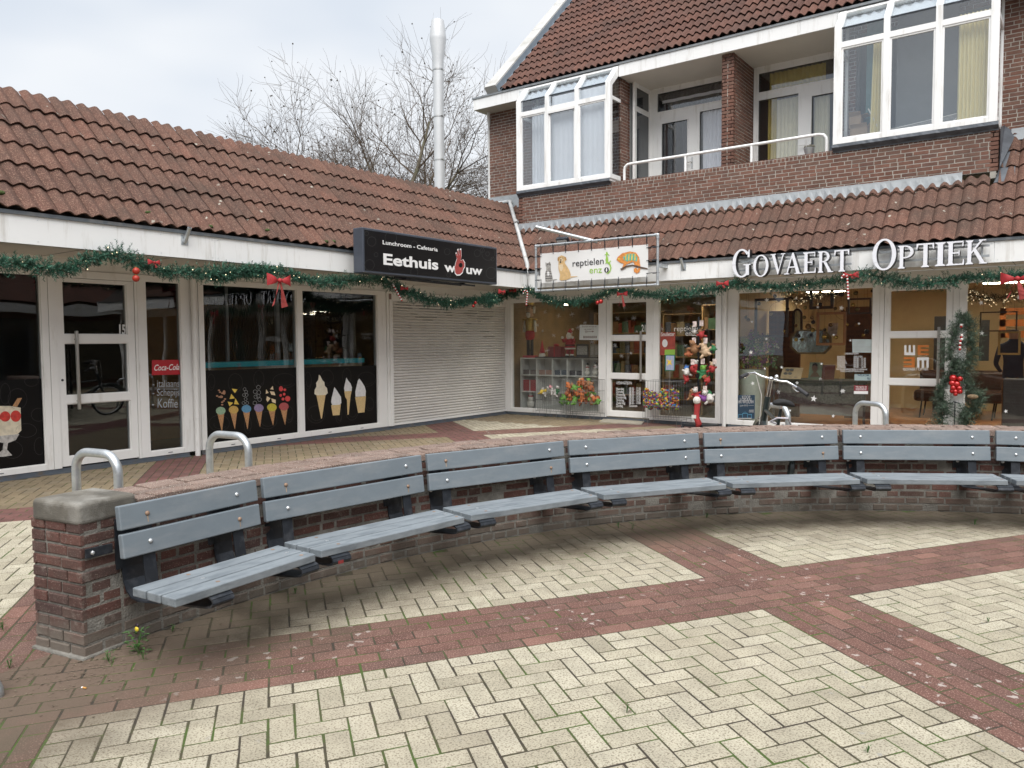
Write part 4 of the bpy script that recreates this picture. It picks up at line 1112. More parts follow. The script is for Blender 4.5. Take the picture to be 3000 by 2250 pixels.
for f, x in ((bl1, 3.48), (bl2, 5.70)):
    mb = MB(); mb.box((x-.015, 1.632, 5.0), (x+.02, 1.649, 5.22)); mb.tube([(x, 1.63, 5.12), (x, 1.585, 5.12), (x-.11, 1.585, 5.12)], .010, 8); build(mb, 'handle', steel if f is bl1 else white, f)
# left cheek of the balcony: brick strip and narrow side window
mb = MB(); mb.box((2.50, .97, 4.42), (2.55, 1.65, 6.72)); build(mb, 'balcony_cheek', white_fascia, shop)
mb = MB(); mb.box((2.551, 1.05, 4.5), (2.556, 1.57, 6.15)); mb.box((2.551, 1.05, 6.26), (2.556, 1.57, 6.62)); build(mb, 'cheek_pane', mk('dark_pane', (.03, .035, .04), .08, spec=1.0), shop)
mb = MB(); bkk = MB(); brick_panel(bkk, mb, (2.43, .60, 4.45), (0, 1, 0), (0, 0, 1), (1, 0, 0), .37, 2.26, seed=31); brick_panel(bkk, mb, (2.20, .60, 4.45), (1, 0, 0), (0, 0, 1), (0, -1, 0), .22, 2.26, seed=32)
build(bkk, 'cheek_brickwork', brick_far_m, shop); build(mb, 'cheek_mortar', mortar_far, shop)
# right cheek
mb = MB(); mb.box((6.50, .9, 4.42), (6.56, 1.65, 6.72)); build(mb, 'balcony_cheek', white_fascia, shop)
# railing
mb = MB(); y = .32
mb.tube([(2.66, y, 4.62), (2.66, y, 4.84), (2.675, y, 4.905), (2.73, y, 4.945), (2.80, y, 4.95), (6.28, y, 4.95), (6.36, y, 4.93), (6.40, y, 4.88), (6.41, y, 4.82), (6.41, y, 4.62)], .026, 12)
for x in (3.92, 5.15): mb.tube([(x, y, 4.62), (x, y, 4.93)], .024, 12)
build(mb, 'railing', white_fascia, shop, smooth=True, autos=50)
# rooms behind the upper windows
def room(name, x0, x1, y0, y1, z0, z1, wall, floor, parent, ceil=None, open_front=True):
    mb = MB()
    mb.add([(x0, y1, z0), (x1, y1, z0), (x1, y1, z1), (x0, y1, z1)], [(0, 1, 2, 3)]); mb.add([(x0, y0, z0), (x0, y1, z0), (x0, y1, z1), (x0, y0, z1)], [(0, 1, 2, 3)])
    mb.add([(x1, y0, z0), (x1, y1, z0), (x1, y1, z1), (x1, y0, z1)], [(0, 1, 2, 3)])
    build(mb, name+'_walls', wall, parent)
    mb = MB().add([(x0, y0, z0), (x1, y0, z0), (x1, y1, z0), (x0, y1, z0)], [(0, 1, 2, 3)]); build(mb, name+'_floor', floor, parent)
    mb = MB().add([(x0, y0, z1), (x1, y0, z1), (x1, y1, z1), (x0, y1, z1)], [(0, 1, 2, 3)]); build(mb, name+'_ceiling', ceil or wall, parent)
up_w = mk('room_wall', (.42, .44, .44), .9, var=.05); up_f = mk('room_floor', (.2, .17, .14), .8)
room('bedroom', .15, 2.42, .98, 4.2, 4.60, 6.95, up_w, up_f, shop)
room('living_room', 6.58, 8.9, .98, 4.2, 4.60, 6.95, mk('room_wall_grey', (.30, .31, .31), .9, var=.05), up_f, shop)
room('hall', 2.45, 4.55, 1.75, 4.0, 4.42, 6.75, mk('room_wall_dark', (.10, .10, .11), .9), up_f, shop)
room('study', 4.65, 6.57, 1.75, 4.0, 4.42, 6.75, mk('room_wall_mid', (.20, .19, .18), .9), up_f, shop)
mb = MB(); mb.box((-1.13, YM+.11, 4.3), (.14, 4.3, 6.95)); mb.box((8.95, YM+.11, 4.3), (15, 4.3, 6.95)); mb.box((.14, 4.21, 4.3), (8.95, 4.3, 6.95)); mb.box((-1.13, YM+.11, 0), (-.06, 4.3, 4.3)); build(mb, 'rear_walls', mortar_far, shop)
def curtain(x0, x1, y, z0, z1, mat, folds=9, amp=.03, parent=shop, name='curtain', seed=0, taper=0.):
    rc = random.Random(seed); n = folds*8; vs = []; ph = rc.uniform(0, 6)
    for i in range(n+1):
        t = i/n
        for k, z in enumerate((z0, (z0+z1)/2, z1)):
            tt = t if not taper else .5+(t-.5)*(1-taper*k/2)
            x = x0+(x1-x0)*tt
            vs.append((x, y+amp*math.sin(t*folds*2*PI+ph+.4*math.sin(t*17+k)), z))
    fs = []
    for i in range(n):
        for k in range(2): fs.append((i*3+k, i*3+3+k, i*3+4+k, i*3+1+k))
    m_ = MB().add(vs, fs); return build(m_, name, mat, parent, smooth=True)
sheer = mk('sheer_curtain', (.80, .81, .85), .9, var=.03); yel = mk('yellow_curtain', (.80, .70, .38), .9, var=.05, scale=2); cream = mk('cream_curtain', (.82, .78, .60), .9, var=.04)
dkc = mk('dark_curtain', (.025, .027, .032), .9, var=.2); gold = mk('gold_curtain', (.55, .44, .12), .9, var=.1)
curtain(.98, 2.36, .34, 4.78, 6.56, sheer, 12, .004, seed=1); curtain(.36, .92, .52, 4.78, 6.5, sheer, 7, .015, seed=2)
for (xa, xb) in ((.27, 2.36), (6.62, 8.74)):
    mb = MB(); mb.obox((xa, .335, 6.60), (xb-xa, 0, 0), (0, .30, .33), (0, .004, -.004)); build(mb, 'pale_bay_panel', mk('bay_panel_white', (.70, .72, .74), .8, var=.03), shop)  # pale panel added under the sloped glass so those panes look bright
curtain(7.04, 7.31, .40, 4.76, 6.4, yel, 5, .03, seed=3, taper=.3); curtain(8.28, 8.70, .36, 4.76, 6.4, yel, 8, .028, seed=4)
mb = MB(); mb.box((7.34, .9, 4.7), (8.22, .93, 6.8)); build(mb, 'grey_blind', mk('blind_grey', (.17, .175, .175), .8, var=.05), shop)
mb = MB(); mb.box((6.9, .8, 4.7), (7.15, .84, 6.9)); build(mb, 'teal_wall', mk('teal_paint', (.09, .19, .19), .8), shop)
curtain(3.66, 4.40, 1.78, 4.6, 6.12, sheer, 9, .012, seed=5)
curtain(2.84, 3.08, 1.80, 4.6, 6.03, dkc, 4, .02, seed=6); curtain(3.20, 3.36, 1.80, 4.6, 6.03, dkc, 3, .02, seed=7)
curtain(2.72, 4.40, 1.82, 6.2, 6.62, dkc, 14, .015, seed=8)
m_ = curtain(2.76, 4.38, 1.79, 6.44, 6.50, sheer, 5, .01, seed=9, name='net_valance')
curtain(4.98, 6.0, 1.80, 6.2, 6.60, gold, 12, .02, seed=10); curtain(4.95, 5.12, 1.80, 4.6, 6.12, gold, 3, .02, seed=11); curtain(5.12, 5.62, 1.79, 4.6, 6.08, cream, 7, .015, seed=12)
curtain(5.80, 6.08, 1.79, 4.6, 6.00, cream, 4, .012, seed=13)
# ------------------------------------------------------------------ flue, trees
fl = thing('flue_pipe', (-3.0, 1.35, 2.0), 'tall stainless steel flue pipe rising behind the cafe roof', 'chimney')
fx, fy = -3.0, 1.35
mb = MB().lathe([(.128, 2.0), (.128, 8.25)], (fx, fy, 0), 24); build(mb, 'flue_shaft', flue_m, fl, smooth=True, autos=40)
mb = MB().lathe([(.135, 8.2), (.135, 8.45), (.205, 8.92), (.205, 8.98), (.155, 9.36), (.15, 9.38)], (fx, fy, 0), 24); build(mb, 'flue_cowl', flue_m, fl, smooth=True, autos=25)
mb = MB()
for z in (5.1, 6.0, 7.05, 8.18): mb.lathe([(.130, z), (.137, z+.005), (.137, z+.035), (.130, z+.04)], (fx, fy, 0), 24)
build(mb, 'flue_joint_bands', steel, fl)
bark = mk('bare_bark', (.15, .13, .095), .95, var=.3, scale=6, bump=.6, bscale=20, dirt=(.12, .13, .07), ds=3)
twig = mk('bare_twig', (.10, .073, .052), .95, var=.2)
pod = mk('seed_ball', (.06, .045, .035), .95)
def tree(base, h, lean, label, seed, spread=1., nmain=9, pods=500, tr=.26):
    t = thing('bare_tree', base, label, 'tree', 'bare trees behind the cafe roof'); rg = random.Random(seed)
    tk, tw, pd = MB(), MB(), MB(); tips = []
    def limb(p, d, L, r, depth):
        n = 4 if depth < 2 else 3; pts = [p]; rs = [r]; dd = d.copy()
        for i in range(n):
            jit = Vector((rg.gauss(0, 1), rg.gauss(0, 1), rg.gauss(0, .6)))*(.16 if depth < 2 else .24)
            dd = (dd+jit+Vector((0, 0, .10 if depth < 3 else .16 if rg.random() < .6 else -.1))).normalized()
            p = p+dd*(L/n); pts.append(p); rs.append(r*(1-(i+1)/n*.62))
        (tk if depth < 2 else tw).tube(pts, rs, 7 if depth == 0 else 5 if depth == 1 else 3, cap=False)
        if depth >= 4:
            if rg.random() < .25: tips.append(pts[-1])
            return
        kids = [9, 8, 8, 6][depth]
        for k in range(kids):
            f = rg.uniform(.25, 1.0) if k else 1.0
            i = min(int(f*n), n-1); q = pts[i].lerp(pts[i+1], f*n-i) if f < 1 else pts[-1]
            ang = rg.uniform(.35, .95) if k else rg.uniform(.1, .4)
            ax = dd.cross(Vector((rg.gauss(0, 1), rg.gauss(0, 1), rg.gauss(0, 1)))).normalized()
            nd = Matrix.Rotation(ang, 3, ax) @ dd
            if depth >= 1 and nd.z < -.2: nd.z *= -.3; nd.normalize()
            limb(q, nd, L*rg.uniform(.50, .72), max(rs[i]*rg.uniform(.38, .6), .0065), depth+1)
    b = Vector(base); ax = Vector((lean[0], lean[1], 1)).normalized(); H = h*.55
    pts = [b+ax*(H*i/6)+Vector((rg.gauss(0, .08), rg.gauss(0, .08), 0))*(i > 0) for i in range(7)]
    tk.tube(pts, [tr*(1-.1*i) for i in range(7)], 9)
    for k in range(nmain):
        i = rg.uniform(1.9, 6); i0 = min(int(i), 5); p = pts[i0].lerp(pts[i0+1], i-i0)
        az = 2*PI*k/nmain+rg.uniform(-.4, .4); el = rg.uniform(.35, .95)+(.25 if i > 5 else 0)
        d = Vector((math.cos(az)*math.cos(el)*spread, math.sin(az)*math.cos(el)*spread, math.sin(el))).normalized()
        limb(p, d, h*rg.uniform(.26, .36), tr*.42*rg.uniform(.7, 1.1), 1)
    limb(pts[-1], ax, h*.34, tr*.42, 1)
    rg.shuffle(tips)
    for q in tips[:pods]: pd.ball(q+Vector((0, 0, -rg.uniform(0, .12))), rg.uniform(.018, .036), 5, 3)
    build(tk, 'trunk', bark, t, smooth=True); build(tw, 'crown', twig, t); tag(build(pd, 'seed_balls', pod, t), kind='stuff')
    return t
tree((-11.6, 8.9, 0), 11.5, (.02, .0), 'large bare plane tree with dark seed balls, behind the steel flue', 4, nmain=12, pods=650)
tree((-13.6, 6.2, 0), 9.6, (-.06, -.02), 'bare tree at the left of the group, lower and spreading left over the tiled ridge', 9, spread=1.25, nmain=10, pods=450, tr=.20)
tree((-9.3, 12.4, 0), 9.0, (.14, .06), 'bare leaning tree between the steel flue and the brick gable', 21, nmain=8, pods=350, tr=.2)

# ------------------------------------------------------------------ cafe sign box
XS = 1.50
sb = thing('sign_box', (1.4, -3.85, 2.55), 'black illuminated sign box reading Lunchroom Cafetaria Eethuis Wouw over the shutter', 'sign')
mb = MB().box((1.30, -5.46, 2.555), (XS, -2.26, 3.205)); build(mb, 'casing', sign_side, sb, bevel=.012)
mb = MB().box((XS+.001, -5.425, 2.59), (XS+.004, -2.295, 3.17)); build(mb, 'face', black_box, sb)
fs_ = lambda u, v: onx(u, v, XS+.0065)
mb = MB()
def tx(mb, s, z2a, z2b, fz, fp, cap_h, bold=.018, mat=None, n=None):
    """baseline from survey point a to b; lettering is scaled to fill it"""
    a, b = fp(*fz(z2a)), fp(*fz(z2b)); ux = (b-a).normalized(); uy = Vector((0, 0, 1)); uy = (uy-ux*uy.dot(ux)).normalized()
    t = MB(); text_mb(t, s, (0, 0, 0), (1, 0, 0), (0, 1, 0), 1, 0, bold)
    xs = [p.x for p in t.v]; w = max(xs)-min(xs); sx = (b-a).length/w; sy = cap_h/.73
    mb.add([a+ux*((p.x-min(xs))*sx)+uy*(p.y*sy) for p in t.v], t.f); return mb
tx(mb, 'Lunchroom - Cafetaria', (1330, 268), (1705, 318), Z2, fs_, .062)
tx(mb, 'Eethuis', (1335, 405), (1710, 442), Z2, fs_, .165, .03)
tx(mb, 'w', (1750, 452), (1828, 460), Z2, fs_, .15, .03); tx(mb, 'uw', (1900, 468), (2010, 478), Z2, fs_, .15, .03)
build(mb, 'lettering', txt_w, sb)
hand_w = MB(); hand_r = MB()
hp = [(1822, 470), (1818, 430), (1826, 395), (1836, 365), (1826, 330), (1832, 322), (1842, 345), (1838, 305), (1846, 298), (1854, 340), (1856, 298), (1866, 298), (1868, 350), (1862, 378), (1880, 372), (1892, 395), (1892, 425), (1882, 440), (1876, 465), (1858, 482), (1835, 484)]
decal(hand_w, hp, Z2, lambda u, v: onx(u, v, XS+.0065))
hq = [(sum((1852, p[0]*9))/10, sum((400, p[1]*9))/10) for p in hp]
decal(hand_r, hq, Z2, lambda u, v: onx(u, v, XS+.0075))
build(hand_w, 'hand_emblem_outline', txt_w, sb); build(hand_r, 'hand_emblem', mk('emblem_red', (.36, .06, .055), .4, var=.15, scale=30), sb)
mb = MB(); decal(mb, circ((1862, 412), 13, 16), Z2, lambda u, v: onx(u, v, XS+.0085)); build(mb, 'hand_emblem_hole', black_box, sb)
mb = MB()
faint = mk('faint_line', (.055, .055, .055), .6)
def ring2(mb, c, r, fz, fp, t=1.2, ry=None, n=18, a0=0, a1=360):
    ry = ry or r; P = circ(c, r, ry, n, a0, a1); Q = circ(c, r-t, ry-t, n, a0, a1); m_ = len(P)
    for i in range(m_ if a1-a0 == 360 else m_-1):
        j = (i+1) % m_; decal(mb, [P[i], P[j], Q[j], Q[i]], fz, fp)
for (c, r) in (((1255, 250), 30), ((1220, 195), 14), ((1285, 340), 14), ((1240, 410), 34), ((1385, 225), 40), ((1770, 320), 20), ((1545, 270), 22), ((2010, 310), 14), ((2045, 335), 14), ((2080, 370), 13), ((2050, 330), 45), ((1390, 425), 20), ((1545, 460), 26), ((1780, 480), 14), ((2070, 465), 36), ((1975, 330), 22)):
    ring2(mb, c, r, Z2, lambda u, v: onx(u, v, XS+.0055), 1.6, r*1.1)
build(mb, 'faint_food_drawings', faint, sb)
mb = MB(); mb.bar((1.02, -4.5, 2.56), (1.45, -4.5, 2.53), .03, .02); mb.bar((1.02, -3.1, 2.56), (1.45, -3.1, 2.53), .03, .02); mb.bar((1.2, -4.7, 2.545), (1.2, -2.9, 2.525), .02, .03); mb.bar((1.38, -4.7, 2.54), (1.38, -2.75, 2.515), .02, .03)
build(mb, 'mounting_bars', iron, sb)

# ------------------------------------------------------------------ banner in a tube frame
YBN = -1.0
bn = thing('banner_sign', (2.7, YBN, 2.45), 'white pet shop banner laced into a galvanised tube frame, reading reptielen enzo', 'sign')
mb = MB(); x0, x1, z0, z1 = 1.475, 4.0, 2.50, 3.35; r = .024
mb.tube([(x0, YBN, z0), (x1, YBN, z0)], r, 12); mb.tube([(x0, YBN, z1), (x1, YBN, z1)], r, 12); mb.tube([(x0, YBN, z0), (x0, YBN, z1)], r, 12); mb.tube([(x1, YBN, z0), (x1, YBN, z1)], r, 12)
for a in (x0, x1):
    for c in (z0, z1):
        mb.ball((a, YBN, c), .032, 12, 8); sx = 1 if a == x0 else -1; sz = 1 if c == z0 else -1
        mb.tube([(a, YBN, c), (a+sx*.06, YBN, c)], .030, 12); mb.tube([(a, YBN, c), (a, YBN, c+sz*.06)], .030, 12)
mb.tube([(2.62, YBN, z1), (2.62, YBN-.0, z1+.001), (2.35, YR+.3, z1+.12)], .001, 4)
build(mb, 'frame', alu, bn, smooth=True, autos=50)
mb = MB(); mb.box((x1-.02, YBN, 2.80), (x1+.06, YR, 2.86)); build(mb, 'bracket', alu, bn); mb = MB(); mb.box((x0-.02, YBN, 2.80), (x0+.06, YR, 2.86)); build(mb, 'bracket', alu, bn)
mb = MB(); n = 24; bx0, bx1, bz0, bz1 = 1.575, 3.82, 2.645, 3.205; vs = []
for i in range(n+1):
    for k in range(7):
        u, w = i/n, k/6; vs.append((bx0+(bx1-bx0)*u, YBN+.004*math.sin(u*9)*math.sin(w*5), bz0+(bz1-bz0)*w-.006*math.sin(u*PI*8)**2*(1 if k == 6 else -1 if k == 0 else 0)))
mb.add(vs, [(i*7+k, i*7+7+k, i*7+8+k, i*7+k+1) for i in range(n) for k in range(6)])
build(mb, 'banner_sheet', banner_w, bn, smooth=True)
mb = MB()
def lace(P): build(MB().tube(P, .006, 5), 'lace', iron, bn)
for i in range(9):
    x = bx0+.02+(bx1-bx0-.04)*i/8
    for (za, zb) in ((bz1-.03, z1), (bz0+.03, z0)): lace([(x, YBN-.004, za), (x+.002, YBN-.03, (za+zb)/2), (x, YBN-.028, zb), (x, YBN, zb+(.03 if zb == z1 else -.03)), (x-.01, YBN+.02, (za+zb)/2), (x, YBN-.004, za)])
for i in range(3):
    z = bz0+.06+(bz1-bz0-.12)*i/2
    for (xa, xb) in ((bx0+.03, x0), (bx1-.03, x1)): lace([(xa, YBN-.004, z), ((xa+xb)/2, YBN-.03, z+.004), (xb, YBN-.028, z), (xb+(.03 if xb > xa else -.03), YBN, z), ((xa+xb)/2, YBN+.02, z-.006)])
BZ = lambda p: (1450+p[0]*.18079, 580+p[1]*.18079)
fb_ = lambda k: (lambda u, v: ony(u, v, YBN-.008-.0014*k))
# cat
grey_f = mk('print_grey', (.33, .32, .30), .6, var=.5, scale=40); gold_f = mk('print_gold', (.62, .42, .20), .6, var=.18, scale=18); cream_f = mk('print_cream', (.72, .58, .38), .6, var=.1, scale=20)
mb = MB(); decal(mb, [(820, 1038), (835, 1055), (865, 1052), (890, 1030), (908, 1080), (900, 1118), (905, 1160), (920, 1230), (935, 1290), (930, 1340), (880, 1352), (818, 1352), (815, 1290), (812, 1225), (835, 1160), (830, 1120), (820, 1085)], BZ, fb_(0)); decal(mb, [(935, 1320), (1010, 1312), (1010, 1322), (940, 1340)], BZ, fb_(0)); build(mb, 'cat_print', grey_f, bn)
mb = MB(); 
for (a, b, c, d) in ((822, 1190, 905, 1186), (818, 1225, 920, 1222), (816, 1262, 925, 1260), (816, 1300, 930, 1298), (838, 1068, 895, 1062)): decal(mb, [(a, b), (c, d), (c, d+9), (a, b+11)], BZ, fb_(1))
decal(mb, circ((848, 1088), 5), BZ, fb_(1)); decal(mb, circ((884, 1086), 5), BZ, fb_(1)); build(mb, 'cat_stripes', txt_d, bn)
mb = MB(); decal(mb, [(845, 1195), (880, 1190), (885, 1240), (870, 1260), (850, 1255)], BZ, fb_(1)); build(mb, 'cat_chest', txt_w, bn)
mb = MB(); decal(mb, [(1040, 950), (1080, 928), (1125, 945), (1140, 990), (1128, 1050), (1170, 1110), (1205, 1170), (1228, 1240), (1225, 1300), (1180, 1320), (1120, 1332), (1075, 1338), (1045, 1325), (1055, 1240), (1030, 1150), (1028, 1060), (1035, 1000)], BZ, fb_(0)); decal(mb, [(1228, 1270), (1340, 1266), (1335, 1273), (1235, 1290)], BZ, fb_(0))
build(mb, 'dog_print', gold_f, bn)
mb = MB(); decal(mb, [(1028, 1080), (1095, 1075), (1110, 1130), (1080, 1190), (1050, 1170)], BZ, fb_(1)); decal(mb, [(1060, 975), (1095, 975), (1100, 1020), (1065, 1025)], BZ, fb_(1)); build(mb, 'dog_chest', cream_f, bn)
mb = MB(); decal(mb, [(1040, 950), (1018, 965), (1012, 1010), (1030, 1020), (1045, 990)], BZ, fb_(2)); decal(mb, [(1125, 950), (1150, 960), (1162, 1000), (1145, 1022), (1130, 990)], BZ, fb_(2)); build(mb, 'dog_ears', mk('print_brown', (.45, .26, .10), .6), bn)
mb = MB(); decal(mb, circ((1058, 965), 6), BZ, fb_(2)); decal(mb, circ((1102, 975), 6), BZ, fb_(2)); decal(mb, circ((1068, 1005), 12, 11), BZ, fb_(2)); decal(mb, circ((1062, 1038), 14, 15), BZ, fb_(2)); build(mb, 'dog_face', txt_d, bn)
mb = MB(); tx(mb, 'reptielen', (1258, 1112), (1762, 1068), BZ, fb_(0), .125, .004); build(mb, 'lettering', txt_d, bn)
mb = MB(); tx(mb, 'enz', (1530, 1222), (1735, 1210), BZ, fb_(0), .125, .004)
green_l = mk('lime_print', (.30, .52, .08), .5, var=.02)
for P in ([(1800, 880), (1815, 868), (1830, 890), (1828, 915), (1818, 930), (1830, 960), (1838, 1000), (1830, 1030), (1850, 1040), (1878, 1080), (1888, 1130), (1872, 1190), (1840, 1225), (1800, 1230), (1830, 1210), (1860, 1170), (1868, 1120), (1850, 1080), (1812, 1050), (1790, 1010), (1800, 960), (1802, 920)], [(1800, 925), (1775, 918), (1778, 908), (1803, 912)], [(1828, 922), (1850, 935), (1858, 925), (1830, 910)], [(1800, 1035), (1790, 1065), (1800, 1070), (1815, 1050)], [(1845, 1040), (1870, 1015), (1882, 1022), (1858, 1050)]): decal(mb, P, BZ, fb_(1))
build(mb, 'lettering_green', green_l, bn)
mb = MB(); decal(mb, circ((1808, 1166), 38, 42, 20), BZ, fb_(2)); build(mb, 'snake_eye', txt_d, bn)
mb = MB(); decal(mb, circ((1808, 1166), 11, 34, 14), BZ, fb_(3)); build(mb, 'snake_eye_slit', txt_w, bn)
c_o = mk('print_orange', (.65, .25, .06), .6, var=.3, scale=40); c_t = mk('print_teal', (.12, .42, .33), .6, var=.2, scale=30); c_y = mk('print_yellow', (.68, .48, .08), .6, var=.2, scale=30)
mb = MB(); decal(mb, [(898, 468), (905, 450), (935, 425), (985, 412), (1025, 420), (1045, 450), (1050, 490), (1055, 515), (1048, 545), (1030, 556), (1012, 545), (1010, 525), (1028, 518), (1035, 532), (1042, 520), (1036, 505), (1015, 500), (1008, 478), (985, 488), (965, 495), (945, 520), (935, 520), (945, 492), (920, 485)], Z3, fb_(0)); build(mb, 'chameleon_print', c_o, bn)
mb = MB(); decal(mb, [(940, 450), (975, 428), (1018, 428), (1035, 455), (1030, 478), (1000, 470), (965, 478), (948, 470)], Z3, fb_(1)); build(mb, 'chameleon_flank', c_t, bn)
mb = MB()
for x in (955, 975, 995, 1015): decal(mb, [(x, 432), (x+9, 430), (x+7, 470), (x-2, 472)], Z3, fb_(2))
decal(mb, circ((914, 462), 6), Z3, fb_(2)); build(mb, 'chameleon_bands', c_y, bn)
mb = MB(); decal(mb, [(922, 525), (960, 505), (1000, 498), (1060, 512), (1102, 522), (1100, 530), (1060, 524), (1000, 508), (965, 515), (930, 537)], Z3, fb_(1)); build(mb, 'branch_print', mk('print_dark_brown', (.10, .06, .04), .7), bn)
# flood lamp and pole above the banner
lp = thing('flood_lamp', (1.9, -.3, 3.55), 'small black flood lamp in front of the tiles above the banner', 'lamp')
mb = MB(); c = V3(1.72, -.56, 3.42); mb.obox(c, (.26, 0, 0), (0, -.05, -.05), (0, -.09, .12)); build(mb, 'housing', iron, lp, bevel=.01)
mb = MB(); mb.obox(c+V3(.02, -.052, -.045), (.22, 0, 0), (0, -.004, -.004), (0, -.07, .09)); build(mb, 'lens', mk('lamp_lens', (.5, .5, .48), .2), lp)
mb = MB(); mb.tube([c+V3(-.01, 0, 0), c+V3(-.01, .02, .17), c+V3(.13, .04, .22), c+V3(.27, .02, .17), c+V3(.27, 0, 0)], .008, 6); build(mb, 'bracket', iron, lp)
mb = MB(); a = V3(1.84, -1.55, 3.62); b = V3(2.62, -.95, 3.38); mb.tube([a, b, b+(b-a)*.15], .032, 12)
po = build(mb, 'support_pole', alu, smooth=True, autos=50); tag(po, 'galvanised tube sloping down to the top rail of the banner frame', 'pole')
def flag_holder(p, nrm, label):
    h = thing('flag_holder', p, label, 'bracket', 'flag pole holders on the white fascias'); p = Vector(p); nrm = Vector(nrm); sd = Vector((0, 0, 1)).cross(nrm)
    build(MB().obox(p-sd*.045-V3(0, 0, .06)+nrm*.0005, sd*.09, V3(0, 0, .12), nrm*.006), 'plate', alu, h)
    build(MB().tube([p+nrm*.01-V3(0, 0, .03), p+nrm*.12+V3(0, 0, .14)], .024, 10), 'socket', alu, h, smooth=True, autos=50)
    build(MB().lathe([(.018, 0), (.018, .002)], p+nrm*.1205+V3(0, 0, .1405), 10, nrm*.12+V3(0, 0, .17)), 'socket_mouth', iron, h)
pA = onx(540, 690, XL); flag_holder((XL, pA.y, 2.80), (1, 0, 0), 'grey flag holder on the cafe fascia left of the black sign box')
pB = ony(2003, 782, YR); flag_holder((pB.x, YR, 2.80), (0, -1, 0), 'grey flag holder on the fascia between the banner and the optician letters')

# ------------------------------------------------------------------ serif channel letters
YLT = -.93
def glyph(ch):
    S = .185; T = .06; s = .045
    def st(x, w=S, y0=0., y1=1.): return [[(x, y0), (x+w, y0), (x+w, y1), (x, y1)]]
    def serif(x, w, y, up):  # bracketed slab at the foot or head of a stem
        e = .085; t = .045
        if up: return [[(x-e, y-t*.6), (x-e, y), (x+w+e, y), (x+w+e, y-t*.6), (x+w, y-t*2.1), (x, y-t*2.1)]]
        return [[(x-e, y), (x-e, y+t*.6), (x, y+t*2.1), (x+w, y+t*2.1), (x+w+e, y+t*.6), (x+w+e, y)]]
    def ringp(cx, cy, rx, ry, tx_, ty, a0=0, a1=360, n=36):
        out = []
        m_ = max(2, int(n*(a1-a0)/360))
        for i in range(m_):
            a, b = R(a0+(a1-a0)*i/m_), R(a0+(a1-a0)*(i+1)/m_)
            f = lambda a, rx_, ry_: (cx+rx_*math.cos(a), cy+ry_*math.sin(a))
            out.append([f(a, rx, ry), f(b, rx, ry), f(b, rx-tx_, ry-ty), f(a, rx-tx_, ry-ty)])
        return out
    if ch == 'O': return 1.0, ringp(.5, .5, .48, .52, .17, .06)
    if ch == 'G': return 1.0, ringp(.5, .5, .48, .52, .17, .06, 42, 318)+[[(.80, .70), (.90, .70), (.90, .98), (.86, .98), (.80, .86)]]+st(.70, .17, .06, .46)+[[(.58, .42), (.58, .46), (.95, .46), (.95, .42)]]
    if ch == 'V': return .95, [[(.05, 1), (.25, 1), (.54, .22), (.46, 0)], [(.46, 0), (.54, .22), (.80, 1), (.88, 1), (.50, 0)], [(-.02, .96), (-.02, 1.001), (.34, 1.001), (.34, .96)], [(.66, .96), (.66, 1.001), (.96, 1.001), (.96, .96)]]
    if ch == 'A': return .95, [[(.44, 1.0), (.52, 1.0), (.90, 0), (.70, 0), (.43, .78)], [(.44, 1.), (.43, .78), (.17, 0), (.09, 0)], [(.22, .30), (.22, .36), (.66, .36), (.68, .30)], [(-.02, 0), (-.02, .045), (.29, .045), (.29, 0)], [(.58, 0), (.58, .045), (1.0, .045), (1.0, 0)]]
    if ch == 'E': return .80, st(.10)+serif(.10, S, 1, True)+serif(.10, S, 0, False)+[[(.26, .94), (.26, .999), (.74, .999), (.74, .94)], [(.68, .78), (.74, .78), (.74, .94), (.70, .94)], [(.26, .48), (.26, .54), (.58, .54), (.58, .48)], [(.54, .40), (.58, .40), (.58, .62), (.54, .62)], [(.26, .001), (.26, .06), (.78, .06), (.78, .001)], [(.70, .06), (.78, .06), (.78, .24), (.74, .24)]]
    def bowl(y0, y1, x=.26, rx=.44):
        cy = (y0+y1)/2; ry = (y1-y0)/2
        return ringp(x+.10, cy, rx, ry, .17, .055, -90, 90)+[[(x, y1-.055), (x, y1), (x+.10, y1), (x+.10, y1-.055)], [(x, y0), (x, y0+.055), (x+.10, y0+.055), (x+.10, y0)]]
    if ch == 'P': return .86, st(.10)+serif(.10, S, 1, True)+serif(.10, S, 0, False)+bowl(.44, 1.0)
    if ch == 'R': return .95, st(.10)+serif(.10, S, 1, True)+serif(.10, S, 0, False)+bowl(.48, 1.0, rx=.40)+[[(.38, .48), (.56, .48), (.92, 0), (.70, 0)], [(.64, 0), (.64, .045), (1.0, .045), (1.0, 0)]]
    if ch == 'T': return .88, st(.36)+serif(.36, S, 0, False)+[[(.04, .94), (.04, 1.0), (.84, 1.0), (.84, .94)], [(.04, .76), (.08, .76), (.13, .94), (.04, .94)], [(.84, .76), (.80, .76), (.75, .94), (.84, .94)]]
    if ch == 'I': return .42, st(.13)+serif(.13, S, 1, True)+serif(.13, S, 0, False)
    if ch == 'K': return .98, st(.10)+serif(.10, S, 1, True)+serif(.10, S, 0, False)+[[(.26, .40), (.26, .50), (.72, 1.0), (.84, 1.0)], [(.38, .54), (.50, .64), (.95, 0), (.74, 0)], [(.62, .955), (.62, 1.001), (.96, 1.001), (.96, .955)], [(.66, 0), (.66, .045), (1.02, .045), (1.02, 0)]]
sgn = thing('channel_letters', (7, YLT, 2.5), 'large white serif channel letters reading GOVAERT OPTIEK mounted in front of the fascia', 'sign')
